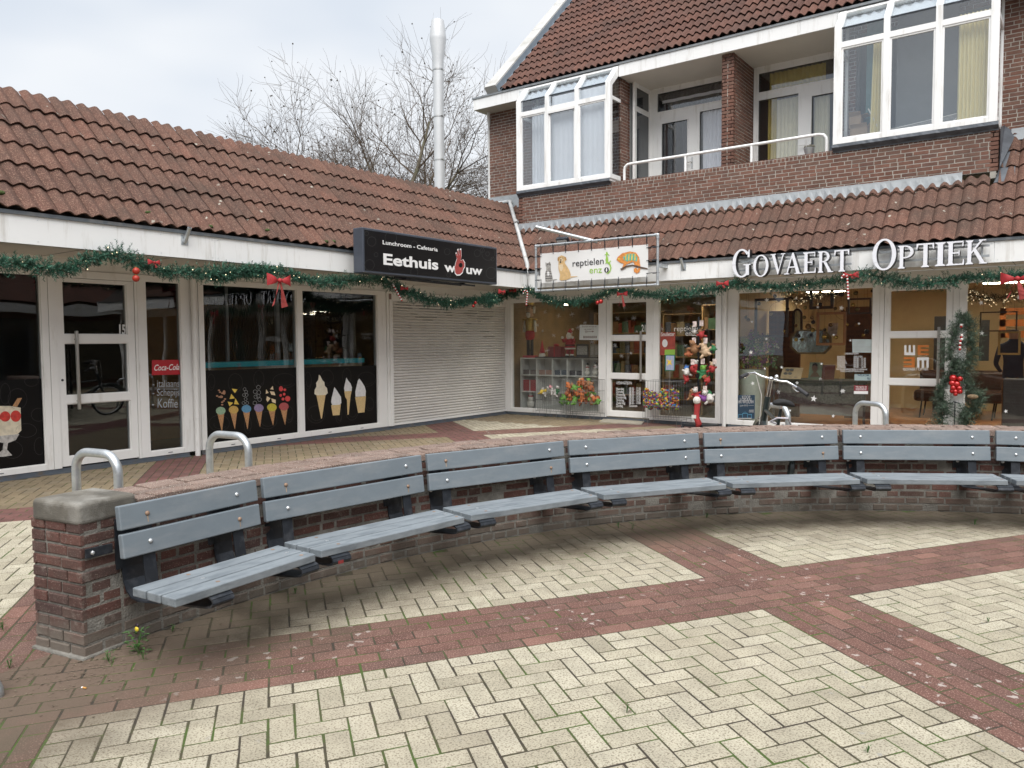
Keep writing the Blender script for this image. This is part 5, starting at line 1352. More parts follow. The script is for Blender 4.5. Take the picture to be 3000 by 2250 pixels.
# (glyph, survey left x, right x, top y, bottom y) read at the letters' own plane
LET = [('G', 112, 243, 200, 397), ('O', 262, 372, 240, 393), ('V', 385, 492, 230, 378), ('A', 485, 612, 222, 376), ('E', 620, 712, 218, 368), ('R', 727, 838, 210, 364), ('T', 845, 952, 202, 358),
       ('O', 1118, 1290, 126, 345), ('P', 1303, 1415, 170, 335), ('T', 1435, 1562, 155, 326), ('I', 1570, 1645, 148, 318), ('E', 1652, 1780, 140, 312), ('K', 1790, 1945, 130, 303)]
for gi, (chh, xa, xb, yt, yb_) in enumerate(LET):
    wdt, polys = glyph(chh)
    a = ony(*Z4(((xa), (yb_))), YLT); b = ony(*Z4((xb, yb_)), YLT); xm = (xa+xb)/2
    zt = ony(*Z4((xm, yt)), YLT).z; zb_ = ony(*Z4((xm, yb_)), YLT).z
    allx = [p[0] for P in polys for p in P]; mn, mx_ = min(allx), max(allx)
    body, face = MB(), MB()
    for k, P in enumerate(polys):
        W = [Vector((a.x+(p[0]-mn)/(mx_-mn)*(b.x-a.x), YLT+.0004*(k % 7), zb_+(p[1])*(zt-zb_))) for p in P]
        body.prism(W, (0, .12, 0)); Wf = [p+V3(0, -.0035-.0004*(k % 7)*2, 0) for p in W]
        cx = sum((p.x for p in Wf))/len(Wf)
        nn = Vector((0, 0, 0))
        for i in range(len(Wf)): nn += (Wf[i]-Wf[0]).cross(Wf[(i+1) % len(Wf)]-Wf[0])
        if nn.y > 0: Wf = Wf[::-1]
        face.add(Wf, [tuple(range(len(Wf)))])
    lb = build(body, 'letter', letter_k, sgn); build(face, 'letter_face', letter_w, lb)
mb = MB()
for z in (2.66, 2.80): mb.box((5.3, YLT+.115, z), (7.08, YLT+.14, z+.03)); mb.box((7.45, YLT+.115, z), (8.85, YLT+.14, z+.03))
for x in (5.5, 6.2, 6.9, 7.6, 8.2, 8.75): mb.box((x, YLT+.14, 2.67), (x+.02, YR, 2.82))
build(mb, 'mounting_rail', alu, sgn)

# ------------------------------------------------------------------ window lettering, films and posters
def flat(name, parent, mat, shapes, fz, fp):
    mb = MB()
    for P in shapes: decal(mb, P, fz, fp)
    return build(mb, name, mat, parent)
fw = lambda k: (lambda u, v: onx(u, v, -.0255+.0012*k))
GW = cafe_win
flat('black_film', GW, film_m, [[(112, 1130), (748, 1109), (757, 1556), (124, 1632)], [(785, 1108), (1293, 1096), (1300, 1490), (793, 1553)]], Z2, fw(0))
flat('film_left', cafe, film_m, [[(-40, 1005), (240, 993), (263, 1490), (-40, 1512)]], Z1, fw(0))
ln = MB()
for c, r, ry in (((160, 1210), 26, 55), ((325, 1215), 50, 65), ((485, 1190), 36, 60), ((660, 1200), 80, 50), ((215, 1490), 70, 55), ((410, 1500), 24, 60), ((540, 1470), 70, 60), ((690, 1430), 30, 55), ((820, 1200), 24, 60), ((950, 1180), 45, 55), ((1085, 1170), 30, 55), ((1220, 1190), 60, 50), ((875, 1430), 60, 60), ((1030, 1430), 22, 60), ((1120, 1400), 45, 70), ((1240, 1360), 30, 45)):
    ring2(ln, c, r, Z2, fw(1), 1.4, ry, 22); ring2(ln, (c[0]+4, c[1]+ry*.2), r*.6, Z2, fw(1), 1.2, ry*.5, 14, 20, 200)
for c, r, ry in (((180, 1010), 40, 28), ((100, 1110), 55, 60), ((30, 1080), 30, 60), ((220, 1200), 42, 38), ((150, 1290), 60, 40), ((70, 1400), 60, 50), ((225, 1380), 30, 50)): ring2(ln, c, r, Z1, fw(1), 1.4, ry, 22)
build(ln, 'chalk_drawings', mk('chalk_line', (.050, .048, .045), .8), cafe)
cone_m = mk('print_cone', (.42, .22, .10), .6, var=.35, scale=60); cone_l = mk('print_wafer', (.62, .45, .22), .6, var=.15, scale=40)
cols = [(.26, .38, .25), (.52, .33, .09), (.10, .25, .40), (.25, .19, .31), (.50, .42, .05), (.38, .08, .08)]
cones = [(225, 1405, 1548), (313, 1398, 1532), (400, 1392, 1533), (485, 1386, 1517), (574, 1382, 1507), (656, 1376, 1503)]
fcone, fsc = [], []
for i, (x, y, yb_) in enumerate(cones):
    fcone.append([(x-23, y+18), (x+24, y+17), (x+10, yb_-8), (x+8, yb_)])
    sm = mk('print_scoop_%d' % i, cols[i], .6, var=.25, scale=50)
    o_ = flat('scoop_print', GW, sm, [circ((x, y), 33, 27, 16)], Z2, fw(3)); 
flat('cone_prints', GW, cone_m, fcone, Z2, fw(2))
rg = random.Random(3)
flat('nut_prints', GW, mk('print_nut', (.38, .20, .12), .6, var=.3, scale=50), [circ((200+rg.uniform(0, 55), 1265+k*12+rg.uniform(-4, 4)), 8, 6, 8) for k in range(9)]+[circ((248, 1280), 10, 16, 10), circ((228, 1310), 12, 9, 10)], Z2, fw(1))
flat('orange_prints', GW, c_y, [[(300, 1255), (340, 1258), (322, 1285)], [(298, 1290), (322, 1320), (285, 1325)], [(325, 1320), (350, 1362), (316, 1360)], [(272, 1342), (310, 1350), (285, 1375)]], Z2, fw(1))
mb = MB()
for (x, y) in ((388, 1258), (398, 1275), (384, 1298), (402, 1297), (395, 1325), (380, 1352), (405, 1352), (482, 1245), (460, 1275), (485, 1280), (465, 1310), (490, 1328), (458, 1352), (480, 1305)): ring2(mb, (x, y), 11 if x < 420 else 14, Z2, fw(1), 1.5, None, 12)
build(mb, 'ring_prints', txt_dim, GW)
flat('melon_prints', GW, cream_f, [[(580, 1235), (585, 1262), (562, 1258)], [(535, 1258), (552, 1282), (532, 1290)], [(560, 1272), (590, 1275), (598, 1300), (570, 1295)], [(540, 1305), (565, 1320), (545, 1345), (535, 1330)], [(570, 1320), (600, 1330), (600, 1355), (575, 1345)]], Z2, fw(1))
flat('berry_prints', GW, mk('print_berry', (.60, .06, .06), .5, var=.3, scale=60), [circ((636, 1255), 14, 18, 12), circ((662, 1262), 10, 9, 10), circ((634, 1300), 9, 10, 10), circ((658, 1292), 9, 10, 10), circ((682, 1322), 18, 19, 12), circ((650, 1325), 10, 10, 10)], Z2, fw(1))
flat('soft_ice_prints', GW, mk('print_soft_ice', (.72, .66, .52), .6, var=.12, scale=25), [[(895, 1158), (905, 1168), (918, 1195), (932, 1210), (935, 1235), (950, 1250), (955, 1285), (935, 1303), (890, 1306), (864, 1290), (866, 1262), (878, 1240), (876, 1215), (890, 1195)]], Z2, fw(2))
flat('white_ice_prints', GW, mk('print_white_ice', (.70, .70, .70), .6, var=.12, scale=25), [[(1000, 1243), (1018, 1268), (1032, 1290), (1045, 1310), (1048, 1350), (1040, 1365), (985, 1367), (978, 1345), (982, 1315), (990, 1285)], [(1082, 1178), (1095, 1200), (1110, 1218), (1120, 1245), (1118, 1272), (1070, 1272), (1066, 1250), (1074, 1215)], [(1170, 1185), (1182, 1200), (1195, 1220), (1207, 1240), (1215, 1270), (1213, 1305), (1145, 1310), (1143, 1275), (1152, 1235), (1160, 1200)]], Z2, fw(2))
flat('wafer_prints', GW, cone_l, [[(878, 1300), (940, 1297), (916, 1455), (910, 1460)], [(978, 1367), (1044, 1363), (1036, 1434), (990, 1437)], [(1068, 1272), (1118, 1270), (1110, 1310), (1098, 1430), (1090, 1433), (1086, 1330), (1074, 1310)], [(1142, 1312), (1215, 1305), (1206, 1415), (1162, 1420)]], Z2, fw(3))
# sundae on the far left window
flat('sundae_cream', cafe, mk('print_cream_layer', (.62, .55, .42), .6, var=.2, scale=20), [[(-40, 1160), (0, 1150), (60, 1150), (118, 1160), (118, 1180), (122, 1290), (100, 1312), (-40, 1325)]], Z1, fw(1))
flat('sundae_fruit', cafe, mk('print_strawberry', (.50, .04, .03), .5, var=.3, scale=30), [circ((30, 1210), 30, 30), circ((90, 1208), 30, 33), circ((-20, 1215), 25, 28)], Z1, fw(2))
flat('sundae_glass', cafe, mk('print_glass', (.42, .40, .38), .3, var=.4, scale=30), [[(-40, 1325), (110, 1310), (90, 1345), (45, 1362), (40, 1400), (70, 1432), (20, 1440), (-30, 1440), (15, 1400), (20, 1362), (-40, 1350)]], Z1, fw(2))
flat('sundae_wafer', cafe, cone_m, [[(72, 1150), (100, 1105), (126, 1104), (98, 1155)]], Z1, fw(2))
mb = MB(); tx(mb, '15', (682, 738), (718, 739), Z1, lambda u, v: onx(u, v, -.024), .125, .03); build(mb, 'house_number', txt_w, door1)
flat('red_drinks_sticker', cafe, mk('drinks_red', (.42, .015, .025), .4), [[(868, 888), (1022, 886), (1030, 970), (868, 974)]], Z1, fw(1))
mb = MB(); t_ = MB(); text_mb(t_, 'Coca-Cola', (0, 0, 0), (1, 0, 0), (0, 1, 0), 1, 0, .01, shear=.35); xs_ = [p.x for p in t_.v]; a = onx(*Z1((882, 948)), -.023); b = onx(*Z1((1026, 944)), -.023); s_ = (b.y-a.y)/(max(xs_)-min(xs_))
mb.add([V3(-.023, a.y+(p.x-min(xs_))*s_, a.z+p.y*s_*1.35) for p in t_.v], t_.f); build(mb, 'drinks_lettering', txt_w, cafe)
mb = MB(); ff = lambda u, v: onx(u, v, -.024)
tx(mb, '- italiaans', (872, 1042), (1025, 1040), Z1, ff, .10, -.006); tx(mb, '- Schepijs', (872, 1092), (1025, 1090), Z1, ff, .10, -.006); tx(mb, '- Koffie', (868, 1160), (1015, 1160), Z1, ff, .13, -.006)
build(mb, 'chalk_lettering', txt_dim, cafe)
# pet shop glass
fpk = lambda k: (lambda u, v: ony(u, v, .0255-.0012*k))
mb = MB(); tx(mb, '21', (1060, 932), (1086, 932), Z3, fpk(1), .135, .02); build(mb, 'house_number', txt_w, door2)
mb = MB(); rows_ = [('OPENINGSTIJDEN:', 897, 1273, 1000), ]
tx(mb, 'OPENINGSTIJDEN:', (897, 1273), (1000, 1274), Z3, fpk(1), .055, .005)
for k, (d, h_) in enumerate((('Maandag', '08:30 - 17:30'), ('Dinsdag', '08:30 - 17:30'), ('Woensdag', '08:30 - 17:30'), ('Donderdag', '08:30 - 17:30'), ('Vrijdag', '08:30 - 17:30'), ('Zaterdag', '08:30 - 17:00'), ('Zondag', 'Gesloten'))):
    y = 1311+k*18.4; tx(mb, d, (897, y), (897+7.2*len(d), y), Z3, fpk(1), .052, .005); tx(mb, h_, (980, y), (1055 if k < 6 else 1033, y), Z3, fpk(1), .052, .005)
build(mb, 'opening_hours', txt_w, door2)
mb = MB(); tx(mb, 'reptielen', (1272, 930), (1440, 928), Z3, fpk(1), .10, .003); tx(mb, 'enz', (1345, 960), (1405, 960), Z3, fpk(1), .10, .003); ring2(mb, (1418, 950), 13, Z3, fpk(1), 3)
build(mb, 'glass_lettering', txt_w, shop)
def poster(P, fz, fp, mat, label, name='poster', cat='poster', th=.002, group=None):
    mb = MB(); w = [fp(*fz(p)) for p in P]; nn = Vector((0, 0, 0))
    for i in range(len(w)): nn += (w[i]-w[0]).cross(w[(i+1) % len(w)]-w[0])
    nn.normalize()
    if nn.dot(CAM-w[0]) < 0: nn = -nn
    mb.prism(w, -nn*th); o = build(mb, name, mat); return tag(o, label, cat, group)
def part_of(o, name, mb, mat): return build(mb, name, mat, o)
paper = mk('paper_white', (.60, .62, .60), .7, var=.03); 
p = poster([(660, 888), (782, 890), (782, 988), (658, 986)], Z3, fpk(0), paper, 'white notice with an arrow taped inside the pet shop window', 'notice', 'notice')
mb = MB(); tx(mb, 'Binnenkort verhuizen wij', (676, 905), (768, 904), Z3, fpk(1), .035, .006); tx(mb, 'naar nummer 12', (690, 922), (750, 921), Z3, fpk(1), .035, .006)
decal(mb, [(694, 932), (740, 931), (740, 926), (754, 932), (740, 938), (740, 934), (694, 935)], Z3, fpk(1)); ring2(mb, (702, 933), 8, Z3, fpk(1), 1.5)
for i in range(7): decal(mb, circ((688+i*13, 968), 5, 9, 8), Z3, fpk(1))
part_of(p, 'print', mb, mk('print_greybrown', (.20, .15, .13), .7))
p = poster([(1183, 938), (1280, 936), (1277, 1085), (1180, 1085)], Z3, fpk(0), mk('poster_red', (.38, .07, .05), .6, var=.35, scale=9), 'red Smulletter poster inside the pet shop side window')
mb = MB(); tx(mb, 'Smulletter', (1188, 962), (1275, 960), Z3, fpk(1), .075, .02); decal(mb, circ((1212, 1008), 18, 26), Z3, fpk(1)); part_of(p, 'print', mb, txt_w)
mb = MB(); decal(mb, [(1212, 1050), (1278, 1048), (1277, 1084), (1210, 1084)], Z3, fpk(1)); part_of(p, 'print', mb, green_l)
p = poster([(1214, 1082), (1279, 1082), (1276, 1188), (1212, 1188)], Z3, lambda u, v: ony(u, v, -.42), mk('card_green', (.03, .14, .06), .5), 'striped blue card with a green rim on a thin post by the wire basket', 'price_card', 'sign', .006)
mb = MB(); decal(mb, [(1220, 1088), (1273, 1088), (1271, 1182), (1218, 1182)], Z3, lambda u, v: ony(u, v, -.425)); part_of(p, 'card_face', mb, mk('card_blue', (.24, .30, .50), .6, var=.1))
mb = MB()
for k in range(5): decal(mb, [(1223+k*10, 1090), (1227+k*10, 1090), (1226+k*10, 1181), (1222+k*10, 1181)], Z3, lambda u, v: ony(u, v, -.427))
part_of(p, 'stripes', mb, txt_dim); mb = MB(); decal(mb, [(1225, 1112), (1245, 1122), (1258, 1112), (1250, 1130), (1260, 1150), (1240, 1142), (1226, 1155), (1232, 1132)], Z3, lambda u, v: ony(u, v, -.429)); part_of(p, 'print', mb, c_y)
q = ony(*Z3((1244, 1188)), -.42); mb = MB().tube([(q.x, -.42, q.z), (q.x, -.42, .25)], .004, 6); part_of(p, 'post', mb, steel)
# snowflakes and stars on the glass
mb = MB(); rg = random.Random(17)
for (x, y) in ((435, 805), (523, 830), (420, 928), (695, 875), (492, 958), (650, 905), (450, 1055), (770, 1160), (385, 890), (905, 848), (1030, 932), (950, 775), (890, 1022), (992, 1072), (932, 1090), (1010, 845), (1345, 1025), (1195, 915), (740, 1000), (610, 820)):
    s_ = rg.uniform(9, 18)
    for k in range(3):
        a = R(60*k+rg.uniform(0, 30)); dx, dy = math.cos(a)*s_, math.sin(a)*s_; nx, ny = -math.sin(a)*1.0, math.cos(a)*1.0
        decal(mb, [(x-dx-nx, y-dy-ny), (x+dx-nx, y+dy-ny), (x+dx+nx, y+dy+ny), (x-dx+nx, y-dy+ny)], Z3, fpk(2+k))
build(mb, 'snowflake_stickers', txt_dim, shop)
def star(c, r, rot=0): return [(c[0]+(r if k % 2 == 0 else r*.42)*math.sin(rot+PI*k/5), c[1]-(r if k % 2 == 0 else r*.42)*math.cos(rot+PI*k/5)) for k in range(10)]
mb = MB()
for (x, y, r) in ((115, 583, 20), (124, 326, 14), (246, 470, 14), (375, 710, 15), (232, 720, 13), (498, 127, 13), (505, 842, 15), (345, 918, 19), (888, 912, 22), (956, 482, 14), (680, 202, 13), (704, 808, 14), (712, 681, 12), (815, 436, 13), (1028, 340, 13), (130, 845, 19), (880, 208, 24), (250, 142, 22)):
    decal(mb, star((x, y), r, rg.uniform(-.3, .3)), OZ, fpk(2))
for (x, y, r) in ((698, 1273, 25), (838, 1398, 14), (910, 1218, 18), (2172, 545, 16), (1903, 583, 20), (2082, 1364, 16), (1908, 802, 20), (745, 1132, 12), (578, 1160, 13), (442, 1225, 18), (527, 1358, 12)): decal(mb, star((x, y), r, rg.uniform(-.3, .3)), Z4, fpk(2))
build(mb, 'star_stickers', txt_w, shop)
# optician glass
OR = mk('optik_orange', (.55, .17, .03), .5, var=.02)
def eshape(x, y, w, h, d):
    if d == 'up': return [[(x, y+h*.72), (x+w, y+h*.72), (x+w, y+h), (x, y+h)]]+[[(x+w*(.4*k), y), (x+w*(.4*k+.2), y), (x+w*(.4*k+.2), y+h*.72), (x+w*(.4*k), y+h*.72)] for k in range(3)]
    if d == 'dn': return [[(x, y), (x+w, y), (x+w, y+h*.28), (x, y+h*.28)]]+[[(x+w*(.4*k), y+h*.28), (x+w*(.4*k+.2), y+h*.28), (x+w*(.4*k+.2), y+h), (x+w*(.4*k), y+h)] for k in range(3)]
    if d == 'rt': return [[(x, y), (x+w*.28, y), (x+w*.28, y+h), (x, y+h)]]+[[(x+w*.28, y+h*.4*k), (x+w, y+h*.4*k), (x+w, y+h*(.4*k+.2)), (x+w*.28, y+h*(.4*k+.2))] for k in range(3)]
    return [[(x+w*.72, y), (x+w, y), (x+w, y+h), (x+w*.72, y+h)]]+[[(x, y+h*.4*k), (x+w*.72, y+h*.4*k), (x+w*.72, y+h*(.4*k+.2)), (x, y+h*(.4*k+.2))] for k in range(3)]
flat('glass_emblem_white', door3, txt_w, eshape(1350, 888, 78, 72, 'up')+eshape(1442, 976, 84, 74, 'dn'), Z4, fpk(1)); flat('glass_emblem_orange', door3, OR, eshape(1446, 888, 80, 72, 'rt')+eshape(1345, 974, 80, 74, 'lt'), Z4, fpk(1))
mb = MB(); tx(mb, 'GOVAERT OPTIEK', (1343, 1071), (1525, 1069), Z4, fpk(1), .042, .008); build(mb, 'glass_lettering', txt_w, door3)
mb = MB(); tx(mb, 'OPENINGSTIJDEN', (908, 602), (1024, 600), OZ, fpk(1), .03, .008)
for k, (d, h_) in enumerate((('MAANDAG:', 'GESLOTEN'), ('DINSDAG:', '09.00 - 17.30'), ('WOENSDAG:', '09.00 - 17.30'), ('DONDERDAG:', '09.00 - 17.30'), ('VRIJDAG:', '09.00 - 17.30'), ('ZATERDAG:', '09.00 - 16.00'))):
    y = 628+k*17.2; tx(mb, d, (845, y), (845+8.2*len(d), y), OZ, fpk(1), .030, .008); tx(mb, h_, (983, y), (1056 if k == 0 else 1085, y), OZ, fpk(1), .030, .008)
tx(mb, 'BUITEN OPENINGSTIJDEN OP AFSPRAAK', (838, 732), (1100, 734), OZ, fpk(1), .026, .008); tx(mb, 'WWW.GOVAERTOPTIEKWOUW.NL', (868, 749), (1070, 750), OZ, fpk(1), .026, .008)
build(mb, 'opening_hours', txt_w, optwin)
pale = mk('paper_blue_white', (.46, .53, .53), .7)
p = poster([(971, 472), (1144, 474), (1142, 586), (973, 584)], OZ, fpk(0), pale, 'pale notice high in the right corner of the optician window', 'notice', 'notice')
mb = MB()
for k in range(8): decal(mb, [(982, 486+k*11.5), (1082 if k < 4 else 1130, 486+k*11.5), (1082 if k < 4 else 1130, 488.5+k*11.5), (982, 488.5+k*11.5)], OZ, fpk(1))
part_of(p, 'print', mb, txt_dim)
p = poster([(990, 768), (1133, 768), (1131, 822), (990, 820)], OZ, fpk(0), mk('paper_mint', (.36, .46, .47), .7), 'pale blue WELKOM notice with a wheelchair symbol in the optician window', 'notice', 'notice')
mb = MB(); tx(mb, 'WELKOM', (1015, 785), (1110, 785), OZ, fpk(1), .032, .02); ring2(mb, (1108, 806), 9, OZ, fpk(1), 2.4); decal(mb, [(1100, 792), (1103, 792), (1106, 803), (1116, 803), (1120, 812), (1116, 813), (1112, 806), (1102, 806)], OZ, fpk(2)); part_of(p, 'print', mb, mk('print_navy', (.03, .06, .12), .6))
p = poster([(986, 862), (1106, 864), (1104, 936), (985, 934)], OZ, fpk(0), mk('paper_maroon', (.22, .02, .03), .6), 'small maroon insurance notice low in the optician window', 'notice', 'notice')
mb = MB(); 
for k, s_ in enumerate(('Wij regelen de', 'vergoeding bij uw', 'zorgverzekeraar')): tx(mb, s_, (1000, 878+k*12), (1094, 879+k*12), OZ, fpk(1), .022, .008)
decal(mb, [(986, 910), (1105, 911), (1104, 936), (985, 934)], OZ, fpk(1)); part_of(p, 'print', mb, txt_w)
p = poster([(148, 1247), (274, 1247), (272, 1418), (147, 1418)], Z4, fpk(0), mk('paper_navy', (.022, .05, .085), .5), 'dark blue KOOP LOKAAL IN WOUW poster behind the bicycle')
mb = MB(); tx(mb, 'KOOP', (182, 1272), (242, 1272), Z4, fpk(1), .055, .02); tx(mb, 'LOKAAL', (168, 1290), (256, 1290), Z4, fpk(1), .055, .02); tx(mb, 'IN WOUW', (156, 1307), (268, 1307), Z4, fpk(1), .055, .02); tx(mb, 'jouw dorp', (166, 1330), (224, 1326), Z4, fpk(1), .04, .0)
decal(mb, [(228, 1321), (268, 1321), (268, 1323), (228, 1323)], Z4, fpk(1)); decal(mb, [(147, 1412), (250, 1412), (250, 1418), (147, 1418)], Z4, fpk(1)); tx(mb, 'KOOP', (234, 1362), (266, 1362), Z4, fpk(1), .025, .02); tx(mb, 'LOKAAL', (232, 1372), (268, 1372), Z4, fpk(1), .025, .02); part_of(p, 'print', mb, txt_dim)
mb = MB(); ring2(mb, (203, 1378), 10, Z4, fpk(2), 2, None, 16, 180, 360)
for Q in ([(184, 1380), (187, 1380), (187, 1412), (184, 1412)], [(219, 1380), (222, 1380), (224, 1412), (221, 1412)], [(184, 1378), (222, 1378), (222, 1381), (184, 1381)], [(155, 1385), (182, 1385), (182, 1388), (155, 1388)], [(155, 1388), (158, 1388), (158, 1412), (155, 1412)], [(226, 1385), (252, 1385), (252, 1388), (226, 1388)], [(248, 1388), (251, 1388), (251, 1412), (248, 1412)]): decal(mb, Q, Z4, fpk(2))
part_of(p, 'bag_drawing', mb, mk('print_cyan', (.10, .32, .48), .6))
# ------------------------------------------------------------------ shop interiors
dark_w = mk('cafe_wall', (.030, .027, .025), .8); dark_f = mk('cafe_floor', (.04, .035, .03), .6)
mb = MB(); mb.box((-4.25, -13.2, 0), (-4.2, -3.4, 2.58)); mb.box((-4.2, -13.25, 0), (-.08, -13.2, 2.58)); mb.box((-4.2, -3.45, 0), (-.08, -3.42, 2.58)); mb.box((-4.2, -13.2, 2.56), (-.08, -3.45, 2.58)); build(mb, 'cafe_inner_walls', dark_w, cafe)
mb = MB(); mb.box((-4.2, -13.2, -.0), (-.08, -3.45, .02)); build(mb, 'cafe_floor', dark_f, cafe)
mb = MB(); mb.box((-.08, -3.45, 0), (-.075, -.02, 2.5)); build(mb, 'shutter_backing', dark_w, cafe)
cbar = thing('bar_counter', (-.45, -5.4, 0), 'turquoise topped counter behind the ice cream window', 'counter')
mb = MB(); mb.box((-.55, -7.05, 1.20), (-.12, -3.95, 1.275)); build(mb, 'counter_top', mk('turquoise', (.05, .50, .55), .3), cbar)
mb = MB(); mb.box((-.52, -7.03, .1), (-.16, -3.97, 1.198)); build(mb, 'counter_front', mk('counter_wood', (.40, .27, .14), .5), cbar)
mb = MB()
rg = random.Random(5)
for k in range(60): 
    y = -6.3+k*.042; mb.box((-1.6, y, .1), (-1.58, y+.026, 2.3))
build(mb, 'slat_screen', mk('slat_dark', (.10, .08, .065), .6), cafe)
mb = MB(); mb.box((-1.75, -6.95, .05), (-1.7, -6.45, 2.1)); build(mb, 'inner_door', mk('inner_door_wood', (.34, .17, .06), .5), cafe)
mb = MB(); mb.box((-1.7, -7.15, .05), (-1.64, -7.06, 2.3)); mb.box((-1.7, -6.36, .05), (-1.64, -6.30, 2.3)); mb.box((-.35, -5.62, 1.28), (-.30, -5.56, 2.5)); mb.box((-.35, -6.5, 1.28), (-.31, -6.46, 2.5)); build(mb, 'inner_posts', mk('inner_post', (.30, .30, .30), .6), cafe)
mb = MB(); mb.box((-.9, -9.9, .9), (-.87, -9.3, 1.5)); build(mb, 'menu_board', mk('menu_grey', (.10, .10, .10), .6), cafe)
# pet shop
pw = mk('pet_wall_wood', (.22, .14, .06), .7, var=.25, scale=4); pf = mk('pet_floor', (.10, .085, .07), .6)
room('pet_shop', .05, 4.82, .08, 4.2, 0, 2.56, pw, pf, shop, ceil=mk('pet_ceiling', (.25, .22, .18), .9))
lamp_m = emi('shop_lamp', (1, .86, .62), 24.0)  # strength raised to brighten the window shelves in place of daylight
lamp_o = emi('shop_lamp_optician', (1, .88, .68), 23.0)
lamp_k = emi('kiosk_lamp', (1, .92, .8), 8)
def ceil_lamp(x0, y0, x1, y1, z, mat, label, group):
    t = thing('ceiling_lamp', ((x0+x1)/2, (y0+y1)/2, z), label, 'lamp', group)
    build(MB().box((x0-.02, y0-.02, z-.0), (x1+.02, y1+.02, z+.05)), 'housing', white, t); build(MB().box((x0, y0, z-.012), (x1, y1, z-.002)), 'tube', mat, t)
ceil_lamp(.9, 1.6, 2.1, 1.72, 2.48, lamp_m, 'tube lamp added on the pet shop ceiling behind the large window', 'lamps in the pet shop')  # both pet shop tubes are added fill for the window display
ceil_lamp(3.2, 1.3, 4.3, 1.42, 2.48, lamp_m, 'tube lamp added on the pet shop ceiling behind the narrow right window', 'lamps in the pet shop')
mb = MB(); mb.lathe([(.05, 0), (.05, .03)], (1.20, .5, 2.29), 14); o = build(mb, 'spot_lamp', lamp_m); tag(o, 'small round lit spot lamp at the top of the pet shop window', 'lamp')
# stock racks at the back
rack_m = mk('rack_wood', (.32, .20, .09), .6, var=.2); dkb = mk('rack_dark', (.035, .03, .03), .7)
stock = [mk('stock_%d' % i, c, .6, var=.3, scale=12) for i, c in enumerate([(.22, .05, .03), (.10, .09, .05), (.04, .09, .05), (.25, .20, .12), (.05, .06, .09), (.18, .10, .05)])]
def shelf_rack(x0, x1, y, z1, label, seed, nsh=5, d=.35):
    t = thing('stock_rack', ((x0+x1)/2, y, 0), label, 'rack', 'stock racks inside the pet shop'); rg = random.Random(seed)
    mb = MB()
    for k in range(nsh): mb.box((x0, y, .25+k*(z1-.25)/(nsh-1)), (x1, y+d, .27+k*(z1-.25)/(nsh-1)))
    for x in (x0, x1-.03): mb.box((x, y, 0), (x+.03, y+d, z1+.03))
    build(mb, 'shelf', rack_m, t)
    bs = [MB() for _ in stock]
    for k in range(nsh-1):
        z = .271+k*(z1-.25)/(nsh-1); x = x0+.05
        while x < x1-.15:
            w = rg.uniform(.07, .2); h = rg.uniform(.12, .30); rg.choice(bs).box((x, y+.03, z), (x+w-.01, y+d-.05, z+h)); x += w
    for i, b in enumerate(bs):
        if b.v: build(b, 'stock', stock[i], t)
shelf_rack(.3, 2.2, 3.2, 2.2, 'wooden stock rack at the back of the pet shop behind the large window', 1)
shelf_rack(2.5, 3.5, 2.4, 2.1, 'wooden stock rack seen through the pet shop door', 2)
shelf_rack(3.6, 4.7, 1.9, 2.25, 'wooden stock rack behind the toy stand window', 3)
# white cube shelf in the window
cs = thing('cube_shelf', (1.3, .35, 0), 'white cube shelf unit with gifts standing in the pet shop window', 'shelf')
sw = mk('cube_white', (.60, .60, .58), .5)
def pzw(p, y): return ony(*PZ(p), y)
X = [pzw((x, 500), .30).x for x in (50, 140, 230, 315, 403, 500)]; ztp = pzw((300, 392), .30).z; zbt = .10
mb = MB()
for i, x in enumerate(X): mb.box((x-.012, .30, zbt), (x+.012, .62, ztp if i else ztp))
nz = [zbt, zbt+(ztp-zbt)*.34, zbt+(ztp-zbt)*.67, ztp]
for z in nz: mb.box((X[0]-.012, .301, z-.011), (X[-1]+.012, .619, z+.011))
build(mb, 'carcass', sw, cs); build(MB().box((X[0]-.01, .60, zbt), (X[-1], .615, ztp)), 'back_panel', sw, cs)
build(MB().box((X[1]-.02, .27, ztp+.012), (X[-1]+.02, .64, ztp+.035)), 'black_top', dkb, cs)
gifts = [(0, 2, (.12, .10, .10), 'dark gift box in the upper left cell of the white cube shelf'), (0, 1, (.30, .02, .03), 'red gift box in the middle left cell of the white cube shelf'), (1, 2, (.30, .18, .15), 'pale pink pouch in the second cell of the white cube shelf'), (2, 2, (.05, .07, .10), 'stack of blue grey boxes in the third cell of the white cube shelf'), (3, 2, (.04, .04, .05), 'dark folded box in the fourth cell of the white cube shelf')]
for (ci, ri, c, lb) in gifts:
    x0, x1 = X[ci]+.03, X[ci+1]-.03; z = nz[ri]+.012
    gt = thing('gift_box', ((x0+x1)/2, .42, z), lb, 'box', 'gifts in the cube shelf'); m_ = mk('gift_%d%d' % (ci, ri), c, .5)
    h = .10 if ri == 2 else .24
    build(MB().box((x0, .35, z), (x1, .52, z+h)), 'box', m_, gt, bevel=.004); build(MB().box(((x0+x1)/2-.012, .345, z-.000), ((x0+x1)/2+.012, .525, z+h+.003)), 'ribbon', txt_dim, gt)
